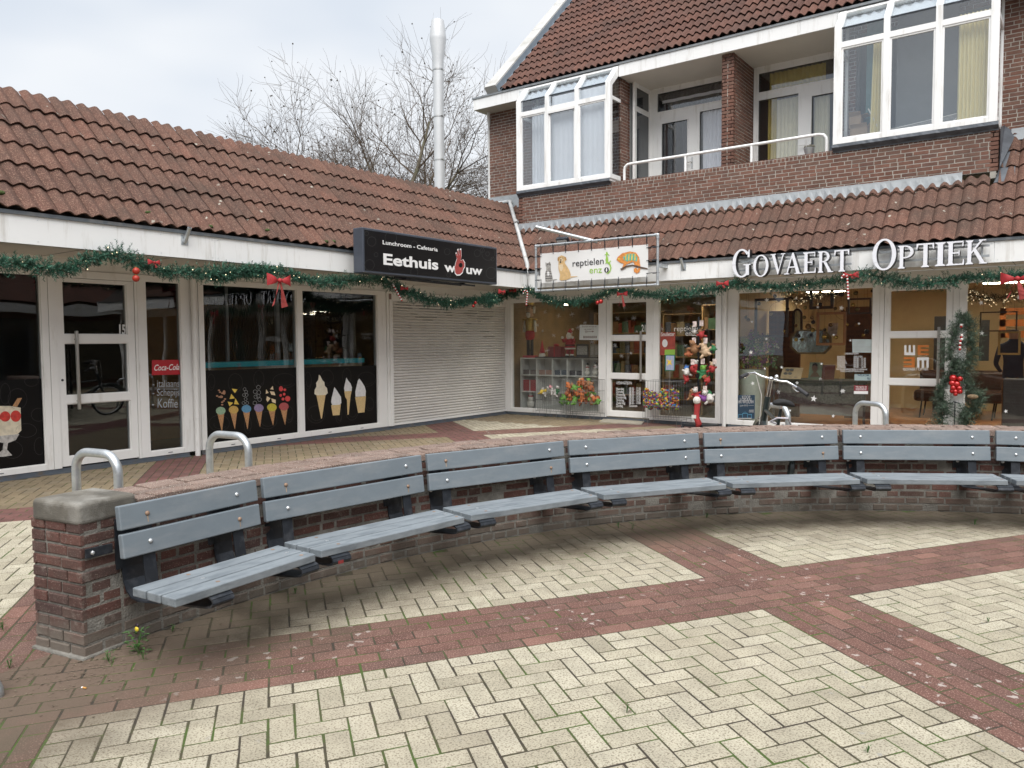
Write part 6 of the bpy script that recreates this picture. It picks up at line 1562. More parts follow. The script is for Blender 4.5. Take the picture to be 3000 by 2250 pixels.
# figures in the window
skin = mk('doll_skin', (.50, .32, .22), .6); beard = mk('white_fur', (.62, .60, .56), .95, bump=.6, bscale=60); suit = mk('red_suit', (.36, .02, .03), .8, bump=.3, bscale=60); goldp = mk('gold_paint', (.50, .36, .12), .35, .6); blk = mk('black_cloth', (.015, .015, .018), .8)
def santa(x, y, z, h, label):
    t = thing('santa_figure', (x, y, z), label, 'figurine'); s = h/.5
    P = lambda a, b, c: V3(x+a*s, y+b*s, z+c*s)
    build(MB().lathe([(.07*s, .13*s), (.085*s, .17*s), (.08*s, .26*s), (.05*s, .34*s)], P(0, 0, 0), 14), 'coat', suit, t, smooth=True)
    mb = MB()
    for sx in (-1, 1):
        mb.tube([P(sx*.035, 0, .15), P(sx*.045, -.01, .03)], [.035*s, .028*s], 10); mb.tube([P(sx*.06, 0, .31), P(sx*.11, -.04, .26), P(sx*.10, -.08, .31)], [.025*s, .024*s, .02*s], 8)
    build(mb, 'limbs', suit, t, smooth=True)
    mb = MB(); mb.lathe([(.088*s, 0), (.09*s, .025*s)], P(0, 0, .13), 14)
    for sx in (-1, 1): mb.ball(P(sx*.10, -.085, .325), .024*s); mb.ball(P(sx*.045, -.02, .035), .033*s, sc=(1, 1, .6))
    mb.ball(P(0, -.04, .345), .05*s, sc=(1, .8, 1.3)); mb.tube([P(-.045, 0, .405), P(0, -.02, .41), P(.045, 0, .405)], .016*s, 8); mb.ball(P(.05, .0, .46), .02*s)
    build(mb, 'fur', beard, t, smooth=True)
    build(MB().ball(P(0, -.005, .375), .042*s), 'head', skin, t, smooth=True)
    build(MB().lathe([(.045*s, .0), (.04*s, .03*s), (.012*s, .075*s)], P(0, 0, .40), 12), 'hat', suit, t, smooth=True)
    mb = MB(); [mb.ball(P(sx*.05, -.02, .012), .036*s, sc=(1, 1.4, .6)) for sx in (-1, 1)]; mb.lathe([(.087*s, 0), (.087*s, .018*s)], P(0, 0, .19), 14); build(mb, 'boots_and_belt', blk, t, smooth=True)
q = pzw((333, 372), .42); santa(q.x, .42, ztp+.03, .62, 'Santa Claus figure with raised hands standing on the black shelf top')
# nutcracker
q = pzw((104, 385), .40); nx = q.x; z0 = ztp+.01
nc = thing('nutcracker', (nx, .4, z0), 'tall red and gold nutcracker doll with a crown in the pet shop window', 'figurine')
P = lambda a, b, c: V3(nx+a, .40+b, z0+c)
mb = MB(); mb.box(P(-.14, -.08, 0), P(.14, .08, .05)); mb.lathe([(.075, 0), (.10, .06), (.105, .16), (.08, .2)], P(0, 0, .38), 14)
build(mb, 'tunic_and_base', suit, nc)
mb = MB(); [mb.tube([P(s_*.045, 0, .05), P(s_*.05, 0, .40)], .036, 10) for s_ in (-1, 1)]; build(mb, 'legs', blk, nc, smooth=True)
mb = MB(); mb.lathe([(.085, 0), (.095, .1), (.10, .22), (.07, .27)], P(0, 0, .58), 14); mb.lathe([(.09, 0), (.095, .05), (.10, .11), (.08, .115)], P(0, 0, 1.13), 12); [mb.lathe([(.02, 0), (.002, .06)], P(.075*math.cos(k*PI/3), .075*math.sin(k*PI/3), 1.235), 6) for k in range(6)]; [mb.lathe([(.045, 0), (.045, .03)], P(s_*.14, 0, .80), 8) for s_ in (-1, 1)]
build(mb, 'gold_parts', goldp, nc, smooth=True, autos=40)
build(MB().lathe([(.03, 0), (.075, .02), (.08, .12), (.07, .20), (.0, .27)], P(0, 0, .87), 14), 'head', skin, nc, smooth=True)
mb = MB(); mb.ball(P(0, -.06, .92), .055, sc=(1, .6, 1.3)); mb.tube([P(-.085, .02, .95), P(-.09, .03, 1.1)], .03, 8); mb.tube([P(.085, .02, .95), P(.09, .03, 1.1)], .03, 8); [mb.tube([P(s_*.125, 0, .80), P(s_*.15, -.01, .55)], .028, 8) for s_ in (-1, 1)]; build(mb, 'beard_hair_and_sleeves', beard, nc, smooth=True)
mb = MB(); [mb.ball(P(s_*.028, -.075, 1.02), .011) for s_ in (-1, 1)]; mb.box(P(-.05, -.083, .965), P(.05, -.07, .975)); build(mb, 'face_paint', blk, nc)
# gnome, red box, dark picture frames, snowman
q = pzw((173, 380), .36); gn = thing('gnome_figure', (q.x, .36, ztp+.01), 'small gnome with a tall red pointed hat on the shelf top', 'figurine')
build(MB().lathe([(.06, 0), (.07, .05), (.05, .11)], (q.x, .36, ztp+.01), 12), 'body', beard, gn, smooth=True); build(MB().lathe([(.062, 0), (.05, .05), (.004, .27)], (q.x, .36, ztp+.11), 12), 'hat', suit, gn, smooth=True); build(MB().ball((q.x, .30, ztp+.105), .016), 'nose', skin, gn)
q = pzw((253, 385), .40); rb = thing('red_gift_box', (q.x, .4, ztp+.035), 'dull red gift box with a bow between the gnome and the Santa figure', 'box')
build(MB().box((q.x-.16, .33, ztp+.035), (q.x+.16, .5, ztp+.25)), 'box', mk('gift_dull_red', (.20, .03, .035), .6), rb, bevel=.005); build(MB().box((q.x-.015, .325, ztp+.035), (q.x+.015, .505, ztp+.254)).ball((q.x, .41, ztp+.28), .045, sc=(1.6, 1, .7)), 'bow', suit, rb)
for (xx, lb, c_) in ((405, 'dark picture card on the shelf top right of the Santa figure', (.04, .04, .045)), (462, 'small light framed card on the shelf top under the arrow notice', (.22, .20, .17)), (489, 'small light framed card on the shelf top beside the window post', (.24, .21, .18))):
    q = pzw((xx, 380), .42); w = .14 if xx == 405 else .055
    pc = thing('picture_card', (q.x, .42, ztp+.036), lb, 'card'); m_ = mk('card_%d' % xx, c_, .6, var=.4, scale=10)
    build(MB().box((q.x-w, .40, ztp+.036), (q.x+w, .42, ztp+.30)), 'card', m_, pc); build(MB().box((q.x-w+.02, .396, ztp+.08), (q.x+w-.02, .3995, ztp+.26)), 'picture', grey_f, pc)
def snowman(x, y, z, h, label):
    t = thing('snowman_figure', (x, y, z), label, 'figurine'); s = h/.3
    build(MB().ball((x, y, z+.07*s), .075*s).ball((x, y, z+.17*s), .055*s).ball((x, y, z+.245*s), .04*s), 'body', beard, t, smooth=True)
    build(MB().lathe([(.05*s, 0), (.05*s, .008*s), (.03*s, .01*s), (.028*s, .05*s)], (x, y, z+.27*s), 12), 'hat', blk, t); build(MB().lathe([(.05*s, 0), (.05*s, .02*s)], (x, y, z+.205*s), 12), 'scarf', suit, t)
q = pzw((108, 672), .40); snowman(q.x, .40, zbt+.012, .36, 'plush snowman in the bottom left cell of the white cube shelf')
q = pzw((432, 490), .40); snowman(q.x, .40, nz[2]+.012, .24, 'white snowman lantern in the fifth cell of the white cube shelf')
q = pzw((478, 490), .40); snowman(q.x, .40, nz[2]+.012, .26, 'small snowman figure at the right end of the white cube shelf')
# optician room
ow = mk('ochre_wall', (.56, .44, .25), .85, var=.04); of = mk('wood_floor', (.34, .15, .055), .45, var=.3, scale=3); oc = mk('optic_ceiling', (.55, .45, .30), .9)
room('optician', 4.9, 15.9, .08, 5.6, .02, 2.56, ow, of, shop, ceil=oc)
ceil_lamp(7.45, 3.4, 8.15, 3.62, 2.50, lamp_o, 'lit strip lamp on the optician ceiling seen through the glass door', 'strip lamps in the optician')
ceil_lamp(8.5, 2.4, 9.3, 2.62, 2.50, lamp_o, 'lit strip lamp on the optician ceiling near the right window', 'strip lamps in the optician')
ceil_lamp(5.4, 2.9, 6.1, 3.1, 2.50, lamp_o, 'lit strip lamp on the optician ceiling above the oval mirror', 'strip lamps in the optician')
ceil_lamp(10.2, 3.4, 11.2, 3.62, 2.50, lamp_o, 'lit strip lamp on the optician ceiling outside the right edge', 'strip lamps in the optician')
brown_w = mk('brown_panel', (.16, .065, .028), .5, var=.2); dark_fr = mk('dark_frame_wood', (.035, .018, .012), .45); orange_fr = mk('orange_frame_wood', (.30, .12, .04), .45)
sd_ = thing('spectacle_display', (5.5, 2.0, 0), 'tall brown panel of spectacle frames behind the dark hanging frame', 'display'); mb = MB(); mb.box((4.95, 2.0, .05), (5.55, 2.05, 2.1)); mb.box((6.3, 2.3, .05), (6.75, 2.35, 2.15)); build(mb, 'panel', brown_w, sd_)
mb = MB(); rg = random.Random(12)
for (x0, x1, y, n_) in ((5.0, 5.5, 1.98, 16), (6.33, 6.72, 2.28, 14)):
    for k in range(n_):
        z = .55+k*.095; x = x0+.03
        while x < x1-.1: ring_ = [(x+.026*math.cos(a*PI/4), y-.01, z+.016*math.sin(a*PI/4)) for a in range(8)]; mb.tube(ring_, .003, 4, closed=True); mb.tube([(p[0]+.062, p[1], p[2]) for p in ring_], .003, 4, closed=True); x += .16
build(mb, 'spectacles', blk, sd_)
mb = MB(); mb.box((7.45, 4.8, .02), (7.95, 4.85, 2.0)); mb.box((8.28, 4.5, 1.1), (8.45, 4.52, 1.9)); build(mb, 'dark_door', mk('dark_door', (.03, .03, .032), .5), shop)
def frame_box(name, c0, c1, fz, y, w, mat, label, cat='frame', group=None, dw=None):
    a, b = ony(*fz(c0), y), ony(*fz(c1), y); x0, x1 = sorted((a.x, b.x)); z0, z1 = sorted((a.z, b.z))
    mb = MB(); mb.box((x0, y, z0), (x1, y+.03, z0+w)); mb.box((x0, y, z1-w), (x1, y+.03, z1)); mb.box((x0, y, z0+w), (x0+w, y+.03, z1-w)); mb.box((x1-w, y, z0+w), (x1, y+.03, z1-w))
    for x in (x0+w*2, x1-w*2): mb.tube([(x, y+.015, z1), (x, y+.015, 2.55)], .0015, 4)
    return tag(build(mb, name, mat), label, cat, group)
G_ = 'empty picture frames hung in the optician window'
frame_box('hanging_picture', (146, 130), (428, 456), OZ, .30, .045, dark_fr, 'large black empty frame hanging at the left of the optician window', group=G_)
frame_box('hanging_picture', (670, 246), (915, 524), OZ, .38, .042, orange_fr, 'orange brown empty frame hanging in front of the octagonal mirror', group=G_)
frame_box('hanging_picture', (932, 128), (1132, 258), OZ, .34, .03, dark_fr, 'black empty frame high in the right of the optician window', group=G_)
frame_box('hanging_picture', (610, 20), (812, 214), OZ, .75, .05, dark_fr, 'brown frame hanging high in the middle behind the fir branch', group=G_)
frame_box('hanging_picture', (815, 235), (1215, 445), WZ, .40, .02, dark_fr, 'thin black frame with a wire star in the right hand window', group=G_)
frame_box('hanging_picture', (1012, 445), (1250, 700), WZ, .55, .03, mk('ochre_frame', (.32, .18, .05), .5), 'ochre frame low in the right hand window', group=G_)
# octagonal mirror
mr_ = thing('octagonal_mirror', ony(*OZ((615, 590)), .62), 'octagonal mirror with an olive brown frame in the optician window', 'mirror')
oct_ = [(445, 452), (500, 392), (735, 390), (795, 452), (795, 540), (742, 598), (508, 598), (445, 540)]; inn = [(464, 460), (512, 404), (728, 402), (776, 460), (776, 532), (730, 582), (514, 582), (464, 534)]
mb = MB()
for i in range(8):
    j = (i+1) % 8; W = [ony(*OZ(p), .60) for p in (oct_[i], oct_[j], inn[j], inn[i])]; mb.prism(W, (0, .03, 0))
build(mb, 'frame', mk('olive_brown', (.14, .085, .03), .4), mr_)
mb = MB(); decal(mb, inn, OZ, lambda u, v: ony(u, v, .61)); build(mb, 'mirror_glass', mk('mirror_silver', (.62, .66, .60), .12, 1.0, var=.0, bump=.6, bscale=3), mr_)
# arched mirror
mb = MB(); P_ = [(473, 410)]+[(509+34*math.cos(R(a)), 262+40*math.sin(R(a))) for a in range(180, 361, 15)]+[(543, 410)]
W = [ony(*OZ(p), 1.2) for p in P_]; mb.tube(W, .022, 6); am = thing('arched_mirror', (W[0].x, 1.2, .4), 'narrow arched mirror with a dark rim behind the octagonal mirror', 'mirror'); build(mb, 'rim', dark_fr, am)
mb = MB(); decal(mb, P_, OZ, lambda u, v: ony(u, v, 1.21)); build(mb, 'mirror_glass', mk('arched_glass', (.45, .32, .14), .2, .6), am)
# hanging baubles in the window
BR = [mk('bauble_gold', (.45, .30, .08), .2, .8), mk('bauble_black', (.02, .02, .025), .25, .3), mk('bauble_bronze', (.20, .11, .045), .2, .7), mk('bauble_olive', (.17, .14, .06), .25, .6)]
BL = [(75, 288, 15, 3), (93, 310, 15, 3), (182, 172, 16, 1), (318, 108, 16, 3), (350, 140, 17, 2), (286, 262, 14, 0), (146, 402, 14, 0), (180, 476, 14, 3), (400, 405, 16, 0), (320, 500, 17, 0), (428, 216, 12, 1), (574, 205, 16, 3), (566, 288, 16, 3), (632, 292, 15, 2), (700, 72, 14, 0), (600, 150, 14, 0), (702, 180, 17, 1), (495, 358, 15, 2), (600, 365, 25, 2), (520, 446, 16, 1), (498, 476, 17, 0), (535, 474, 16, 2), (622, 436, 14, 1), (636, 393, 20, 0), (733, 452, 20, 0), (740, 392, 14, 1), (642, 328, 18, 1), (827, 212, 15, 3), (880, 92, 22, 1), (895, 240, 19, 2), (980, 182, 18, 0), (1012, 220, 19, 3), (1002, 82, 20, 3), (922, 350, 17, 0), (1012, 348, 18, 2), (1092, 410, 22, 1), (834, 457, 17, 0), (1140, 64, 13, 1), (1138, 262, 12, 1), (1066, 440, 15, 0), (790, 352, 18, 2)]
BN = ['gold', 'black', 'bronze', 'olive']; rg = random.Random(31)
ORD = ['first', 'second', 'third', 'fourth', 'fifth', 'sixth', 'seventh', 'eighth', 'ninth', 'tenth', 'eleventh', 'twelfth', 'thirteenth', 'fourteenth']
BL.sort()
seen = {}
for k, (x, y, r, c) in enumerate(BL):
    yy = .24+.5*((k*37) % 10)/10; p = ony(*OZ((x, y)), yy); rr_ = r*.3467/FPX*(p-CAM).dot(AX_F)
    seen[c] = seen.get(c, -1)+1
    t = thing('hanging_bauble', p-V3(0, 0, rr_), '%s bauble, %s from the left of the %s ones in the optician window' % (BN[c], ORD[seen[c]], BN[c]), 'bauble', 'baubles hanging in the optician window')
    build(MB().ball(p, rr_, 14, 10), 'ball', BR[c], t, smooth=True); build(MB().tube([p+V3(0, 0, rr_), (p.x, p.y, 2.55)], .0012, 3), 'thread', blk, t)
# wire rings, fir branches with lights
wire = thing('wire_rings', (6.2, .3, 1.4), 'thin wire circles hung with baubles in the optician window', 'decoration')
mb = MB()
for (x, y, r) in ((345, 235, 75), (590, 230, 95), (905, 225, 85), (1075, 350, 40)):
    P_ = [ony(*OZ(p), .33) for p in circ((x, y), r, r if x < 1000 else r*1.6, 24)]; mb.tube(P_, .002, 4, closed=True)
build(mb, 'wire_loop', dkb, wire)
def needles(mb, p, d, L, n, rg, ln=.035, w=.0022, spread=.8):
    for k in range(n):
        f = k/n; q = p+d*(L*f)
        r_ = Vector((rg.gauss(0, 1), rg.gauss(0, 1), rg.gauss(0, 1))); r_ = (r_-d*r_.dot(d)).normalized()
        nd = (d*rg.uniform(.35, 1.0)+r_*spread).normalized(); sd = nd.cross(Vector((rg.gauss(0, 1), rg.gauss(0, 1), rg.gauss(0, 1)))).normalized()*w
        e = q+nd*ln*rg.uniform(.7, 1.2); mb.add([q-sd, q+sd, e], [(0, 1, 2)])
def fir_branch(name, pts, rad, dens, ln, label, cat, mat, seed, leds=0, parent=None, group=None, nl=12, w=.0024, ledm=None, L0=(.05, .085)):
    rg = random.Random(seed); mb = MB(); ld = MB(); pts = [Vector(p) for p in pts]
    seg = [(pts[i+1]-pts[i]).length for i in range(len(pts)-1)]; tot = sum(seg); n = int(tot/dens)
    def at(s):
        for i, l in enumerate(seg):
            if s <= l or i == len(seg)-1: return pts[i].lerp(pts[i+1], min(s/l, 1)), (pts[i+1]-pts[i]).normalized()
            s -= l
    vary = [rg.uniform(.6, 1.5) for _ in range(int(tot/.12)+2)]
    for k in range(n):
        s = (k+rg.random())*dens; p, t = at(min(s, tot-.001)); r_ = Vector((rg.gauss(0, 1), rg.gauss(0, 1), rg.gauss(0, 1))); r_ = (r_-t*r_.dot(t)).normalized()
        d = (r_+t*rg.uniform(-.9, .9)).normalized(); L = rg.uniform(*L0)*vary[int(s/.12)]*rad
        b = len(mb.r); needles(mb, p, d, L, nl, rg, ln, w); rv = rg.random()
        for q in range(b, len(mb.r)): mb.r[q] = rv
    for k in range(leds):
        p, t = at(rg.uniform(0, tot)); ld.ball(p+Vector((rg.gauss(0, 1), rg.gauss(0, 1), rg.gauss(0, 1)*.8))*.035*rad, .0062, 6, 4)
    if parent is None: t_ = thing(name, pts[0], label, cat, group)
    else: t_ = parent
    build(mb, 'fir_needles', mat, t_); build(MB().tube(pts, .006, 5), 'wire_core', twig_m, t_)
    if leds: build(ld, 'fairy_lights', ledm or led_m, t_)
    return t_
dark_fir = mk('dark_fir', (.03, .035, .018), .7, rnd=.4)
fir_branch('fir_branch', [ony(*OZ(p), .45) for p in ((420, 110), (520, 150), (600, 120), (720, 95), (850, 90))], 1.6, .006, .05, 'dark fir branch with fairy lights across the top of the optician window', 'garland', dark_fir, 41, leds=60)
fir_branch('fir_branch', [ony(*WZ(p), .5) for p in ((660, 40), (800, 70), (950, 90), (1100, 70), (1290, 30))], 1.9, .006, .05, 'dark fir branch with gold balls and lights at the top of the right hand window', 'garland', dark_fir, 42, leds=70)
# table with lace cloth, vase of flowers, cards, gifts
tb = thing('display_table', (6.5, 1.0, 0), 'dark table with a black lace edged cloth in the optician window', 'table')
build(MB().box((5.45, .55, .80), (7.05, 1.4, .84)), 'table_top', dkb, tb)
build(MB().box((5.95, .60, .25), (7.0, .62, .66)), 'panel', mk('table_panel', (.20, .195, .18), .7), tb)
mb = MB(); n = 60
vs = []
for i in range(n+1):
    x = 5.6+1.42*i/n; vs += [(x, .54+.008*math.sin(i*.8), .80), (x, .545+.012*math.sin(i*.8), .42+.02*abs(math.sin(i*.42)))]
mb.add(vs, [(2*i, 2*i+1, 2*i+3, 2*i+2) for i in range(n)]); build(mb, 'lace_cloth', mk('black_lace', (.03, .03, .03), .9, var=.9, scale=35), tb)
mb = MB(); [mb.tube([(x, y, 0), (x, y, .8)], .02, 6) for x in (5.5, 7.0) for y in (.6, 1.35)]; build(mb, 'legs', dkb, tb)
vq = ony(*OZ((125, 880)), .45)
vs_ = thing('flower_vase', (vq.x, .45, .1), 'tall pale vase filled with purple, pink and green flowers behind the bicycle', 'vase')
build(MB().lathe([(.17, .08), (.20, .4), (.235, .93), (.24, 1.02), (.22, 1.02)], (vq.x, .45, 0), 24), 'vase', mk('vase_pale', (.42, .46, .40), .4), vs_, smooth=True, autos=50)
fm = [mk('petal_%d' % i, c, .7, var=.3, scale=30) for i, c in enumerate([(.16, .04, .12), (.30, .17, .22), (.20, .24, .07), (.36, .32, .20), (.10, .16, .06)])]
rg = random.Random(51); fb_l = [MB() for _ in fm]
for k in range(230):
    a = rg.uniform(0, 2*PI); r_ = rg.uniform(0, .42)**1.0; z = 1.05+rg.uniform(0, .62)*(1-r_*.6); c = V3(vq.x+math.cos(a)*r_, .45+math.sin(a)*r_*.55, z+.03); b = fb_l[rg.choice([0, 0, 1, 2, 2, 3, 4, 4, 4])]
    for j in range(7): b.ball(c+V3(rg.gauss(0, .022), rg.gauss(0, .02), rg.gauss(0, .022)), rg.uniform(.010, .022), 6, 4)
for i, b in enumerate(fb_l): build(b, 'flowers', fm[i], vs_)
def card(p0, p1, y, tilt, mat, label, name='display_card'):
    a, b = ony(*OZ(p0), y), ony(*OZ(p1), y); x0, x1 = a.x, b.x; z0, z1 = b.z, a.z
    mb = MB().hexa([(x0, y, z0), (x1, y, z0), (x1, y+.01, z0), (x0, y+.01, z0), (x0+.02, y+tilt, z1), (x1+.02, y+tilt, z1), (x1+.02, y+.01+tilt, z1), (x0+.02, y+.01+tilt, z1)])
    return tag(build(mb, name, mat), label, 'card')
o = card((362, 712), (535, 808), .45, .10, mk('card_peach', (.52, .38, .22), .6), 'peach coloured lens display card lying open on the lace table')
mb = MB()
for (x, y) in ((425, 730), (460, 730), (408, 762), (445, 762)): decal(mb, circ((x, y), 18, 11, 14), OZ, lambda u, v: ony(u, v, .485))
for x in (400, 447, 492): decal(mb, circ((x, 795), 16, 5, 12), OZ, lambda u, v: ony(u, v, .462))
part_of(o, 'lens_prints', mb, mk('lens_print', (.16, .15, .14), .4))
o = card((600, 668), (708, 812), .52, .02, mk('card_photo_green', (.14, .17, .12), .5, var=.5, scale=9), 'portrait photo card on the lace table'); mb = MB(); decal(mb, circ((655, 715), 24, 38, 16), OZ, lambda u, v: ony(u, v, .512)); decal(mb, [(612, 790), (640, 752), (676, 752), (700, 790)], OZ, lambda u, v: ony(u, v, .514)); part_of(o, 'portrait', mb, mk('portrait_brown', (.12, .065, .045), .6)); mb = MB(); decal(mb, [(632, 700), (638, 678), (665, 672), (680, 690), (676, 702), (655, 692)], OZ, lambda u, v: ony(u, v, .508)); part_of(o, 'portrait_hair', mb, blk)
card((710, 690), (815, 814), .56, .02, mk('card_maroon', (.12, .03, .02), .5, var=.3, scale=12), 'maroon brochure card beside the portrait photo')
card((760, 336), (840, 443), .80, .0, mk('card_photo_white', (.42, .34, .30), .6, var=.6, scale=14), 'white edged photo hanging inside the orange brown frame')
# chairs and a brown sofa behind the glass door
sf = thing('leather_sofa', (8.0, 3.6, 0), 'brown leather sofa seen through the optician door', 'sofa'); lm_ = mk('brown_leather', (.05, .022, .015), .4, var=.3, scale=6)
build(MB().box((7.3, 3.4, .34), (8.8, 4.1, .56)), 'seat', lm_, sf, bevel=.06); build(MB().box((7.3, 4.1, .40), (8.8, 4.3, .92)), 'backrest', lm_, sf, bevel=.06)
mb = MB(); [mb.tube([(x, y, 0), (x+.05, y, .42)], .015, 6) for x in (7.4, 8.0, 8.6) for y in (3.5, 4.0)]; build(mb, 'legs', blk, sf)
# person behind the right hand window
pr = thing('person', (9.0, 2.0, 0), 'person in a dark jumper and brown trousers, back turned, behind the right hand window', 'person')
me = bpy.data.meshes.new('body'); vv = [(0, 0, .95), (0, 0, 1.15), (0, .01, 1.38), (0, 0, 1.50), (0, -.0, 1.60), (0, 0, 1.70), (.09, 0, .90), (.10, .0, .50), (.11, 0, .09), (.11, -.10, .04), (-.09, 0, .90), (-.10, 0, .50), (-.11, 0, .09), (-.11, -.10, .04), (.19, 0, 1.40), (.25, .02, 1.12), (.20, -.14, 1.0), (-.19, 0, 1.40), (-.25, .02, 1.12), (-.20, -.14, 1.0), (.17, -.2, .99), (-.17, -.2, .99)]
ee = [(0, 1), (1, 2), (2, 3), (3, 4), (4, 5), (0, 6), (6, 7), (7, 8), (8, 9), (0, 10), (10, 11), (11, 12), (12, 13), (2, 14), (14, 15), (15, 16), (2, 17), (17, 18), (18, 19), (16, 20), (19, 21)]
rr_ = [.15, .14, .15, .06, .08, .09, .10, .07, .045, .04, .10, .07, .045, .04, .07, .05, .035, .07, .05, .035, .03, .03]
me.from_pydata(vv, ee, []); bo = bpy.data.objects.new('body', me); COL.objects.link(bo)
sk = bo.modifiers.new('skin', 'SKIN')
for i, sv in enumerate(me.skin_vertices[0].data): sv.radius = (rr_[i], rr_[i]*.8)
me.skin_vertices[0].data[0].use_root = True
bo.modifiers.new('sub', 'SUBSURF').levels = 2
dg = bpy.context.evaluated_depsgraph_get(); m2 = bpy.data.meshes.new_from_object(bo.evaluated_get(dg)); bpy.data.objects.remove(bo)
cl = [mk('dark_jumper', (.045, .055, .085), .9), mk('brown_trousers', (.16, .08, .04), .8), mk('person_skin', (.45, .27, .19), .6), mk('person_hair', (.05, .03, .02), .8)]
for c_ in cl: m2.materials.append(c_)
for pl in m2.polygons:
    z = pl.center.z; pl.material_index = 3 if z > 1.62 else 2 if z > 1.53 or (pl.center.y < -.15 and .9 < z < 1.1) else 0 if z > .88 else 1 if z > .1 else 3; pl.use_smooth = True
bo = bpy.data.objects.new('body', m2); COL.objects.link(bo); bo.parent = pr; pr.rotation_euler = (0, 0, PI)
tag(build(MB().box((8.95, .7, .02), (10.4, 1.15, .92)), 'black_cabinet', dkb, bevel=.01), 'black cabinet with a lace cloth behind the right hand window', 'cabinet')
for (x, z, w, lb) in ((9.0, .96, .09, 'gold wrapped gift on the cabinet nearest the door'), (9.3, .96, .07, 'dark green gift box on the cabinet'), (9.55, .96, .08, 'gold gift box on the cabinet at the right edge')):
    tag(build(MB().box((x-w+.4, .95, z), (x+w+.4, 1.1, z+.16)), 'gift_box', goldp if 'gold' in lb else mk('green_wrap', (.05, .08, .03), .4), bevel=.005), lb, 'box', 'gifts on the cabinet')
mb = MB(); 
for k in range(3): z = 1.55+k*.22; mb.box((8.62, 4.4, z), (9.05, 4.42, z+.13))
mb.box((8.62, 4.4, 1.55), (8.72, 4.42, 2.12)); tag(build(mb, 'wall_emblem', OR), 'orange striped emblem on the ochre back wall of the optician', 'emblem')
# bay window clutter upstairs
bx = mk('cardboard', (.36, .25, .16), .8, var=.08)
for (p0, p1, lb, fl_) in (((6.72, .55, 4.73), (6.98, .78, 5.02), 'open cardboard box on the sill of the right bay window', True), ((6.70, .56, 5.03), (6.88, .76, 5.22), 'smaller cardboard box stacked on the open box', False)):
    t = thing('cardboard_box', ((p0[0]+p1[0])/2, .66, p0[2]), lb, 'box', 'cardboard boxes in the bay window'); build(MB().box(p0, p1), 'carton', bx, t)
    mb = MB(); mb.obox((p1[0], p0[1], p1[2]), (.0, .22, 0), (.10, 0, .14 if fl_ else .02), (.004, 0, -.004)); mb.obox((p0[0], p0[1]-.0, p1[2]), (p1[0]-p0[0], 0, 0), (0, -.05, .05), (0, .004, .004)); build(mb, 'flap', bx, t)
dr = thing('drying_rack', (7.8, .5, 4.75), 'white wire clothes drying rack behind the right bay window', 'drying rack'); mb = MB()
for k in range(6): mb.tube([(7.2, .42+k*.07, 4.86), (8.4, .42+k*.07, 4.97)], .003, 4)
mb.tube([(7.15, .42, 4.86), (8.45, .42, 4.98), (8.66, .42, 5.22), (8.66, .80, 5.22), (8.45, .80, 4.98), (7.15, .80, 4.86)], .007, 6, closed=True); mb.tube([(7.25, .42, 4.75), (7.02, .42, 5.26)], .010, 6); mb.tube([(8.1, .42, 4.75), (8.35, .42, 4.97)], .007, 6)
build(mb, 'wire_frame', white_gl, dr)
mb = MB(); rg = random.Random(3); c = V3(.55, .62, 4.85)
for k in range(70): needles(mb, c+V3(rg.gauss(0, .05), rg.gauss(0, .04), rg.uniform(-.1, .3)), V3(rg.gauss(0, 1), rg.gauss(0, 1), rg.gauss(0, 1)).normalized(), .06, 6, rg, .04, .006)
hp_ = thing('house_plant', (.55, .62, 4.72), 'small leafy plant in the lower left pane of the left bay window', 'plant'); build(mb, 'leaves', mk('plant_leaf', (.05, .09, .05), .6), hp_); build(MB().lathe([(.06, 0), (.08, .12)], (.55, .62, 4.72), 14), 'pot', mk('pot_blue', (.12, .16, .24), .5), hp_)
q = ony(*K6((520, 1050)), .35); pt = thing('flower_pot', (q.x, .36, 4.64), 'grey pot with dry plants on the parapet at the right end of the railing', 'flower pot')
build(MB().lathe([(.055, 0), (.085, .10), (.09, .12), (.08, .12)], (q.x, .36, 4.64), 16), 'pot', alu, pt); mb = MB(); [mb.ball((q.x+rg.uniform(-.07, .07), .36+rg.uniform(-.04, .04), 4.775+rg.uniform(0, .02)), .022, 6, 4) for _ in range(12)]; build(mb, 'dry_plants', mk('dry_plant', (.16, .15, .12), .9), pt)

# ------------------------------------------------------------------ garland on the canopies
GL1 = [onx(*Z1(p), 1.14) for p in ((-160, 330), (0, 345), (100, 330), (200, 345), (310, 372), (400, 362), (480, 315), (600, 292), (690, 282), (780, 330), (850, 352), (950, 388), (1050, 382), (1200, 402), (1300, 385), (1400, 380), (1561, 388))]
GL1 += [onx(*Z2(p), 1.14) for p in ((150, 470), (300, 480), (400, 452), (520, 448), (620, 455), (700, 478), (800, 508), (930, 532), (1050, 520), (1200, 508), (1300, 500), (1400, 545), (1500, 605), (1650, 650), (1800, 672), (1950, 655), (2100, 642))]
GL2 = [ony(*Z3(p), -.80) for p in ((150, 700), (300, 662), (350, 670), (440, 725), (550, 742), (700, 735), (800, 700), (870, 665), (930, 660), (1050, 690), (1200, 697), (1400, 672), (1550, 655), (1650, 630))]
GL2 += [ony(*Z4(p), -.80) for p in ((110, 432), (250, 458), (450, 478), (600, 455), (750, 440), (900, 422), (1000, 388), (1130, 388), (1300, 422), (1500, 452), (1650, 428), (1850, 402), (2000, 402), (2212, 380), (2500, 400))]
gj = onx(*Z3((60, 735)), 1.14)
ga = fir_branch('fir_garland', GL1+[gj], 1.5, .0034, .030, 'long green fir garland with warm fairy lights under the cafe fascia and sign box', 'garland', needle_m, 61, leds=75, group='fir garlands along the canopies', nl=22, w=.0042)
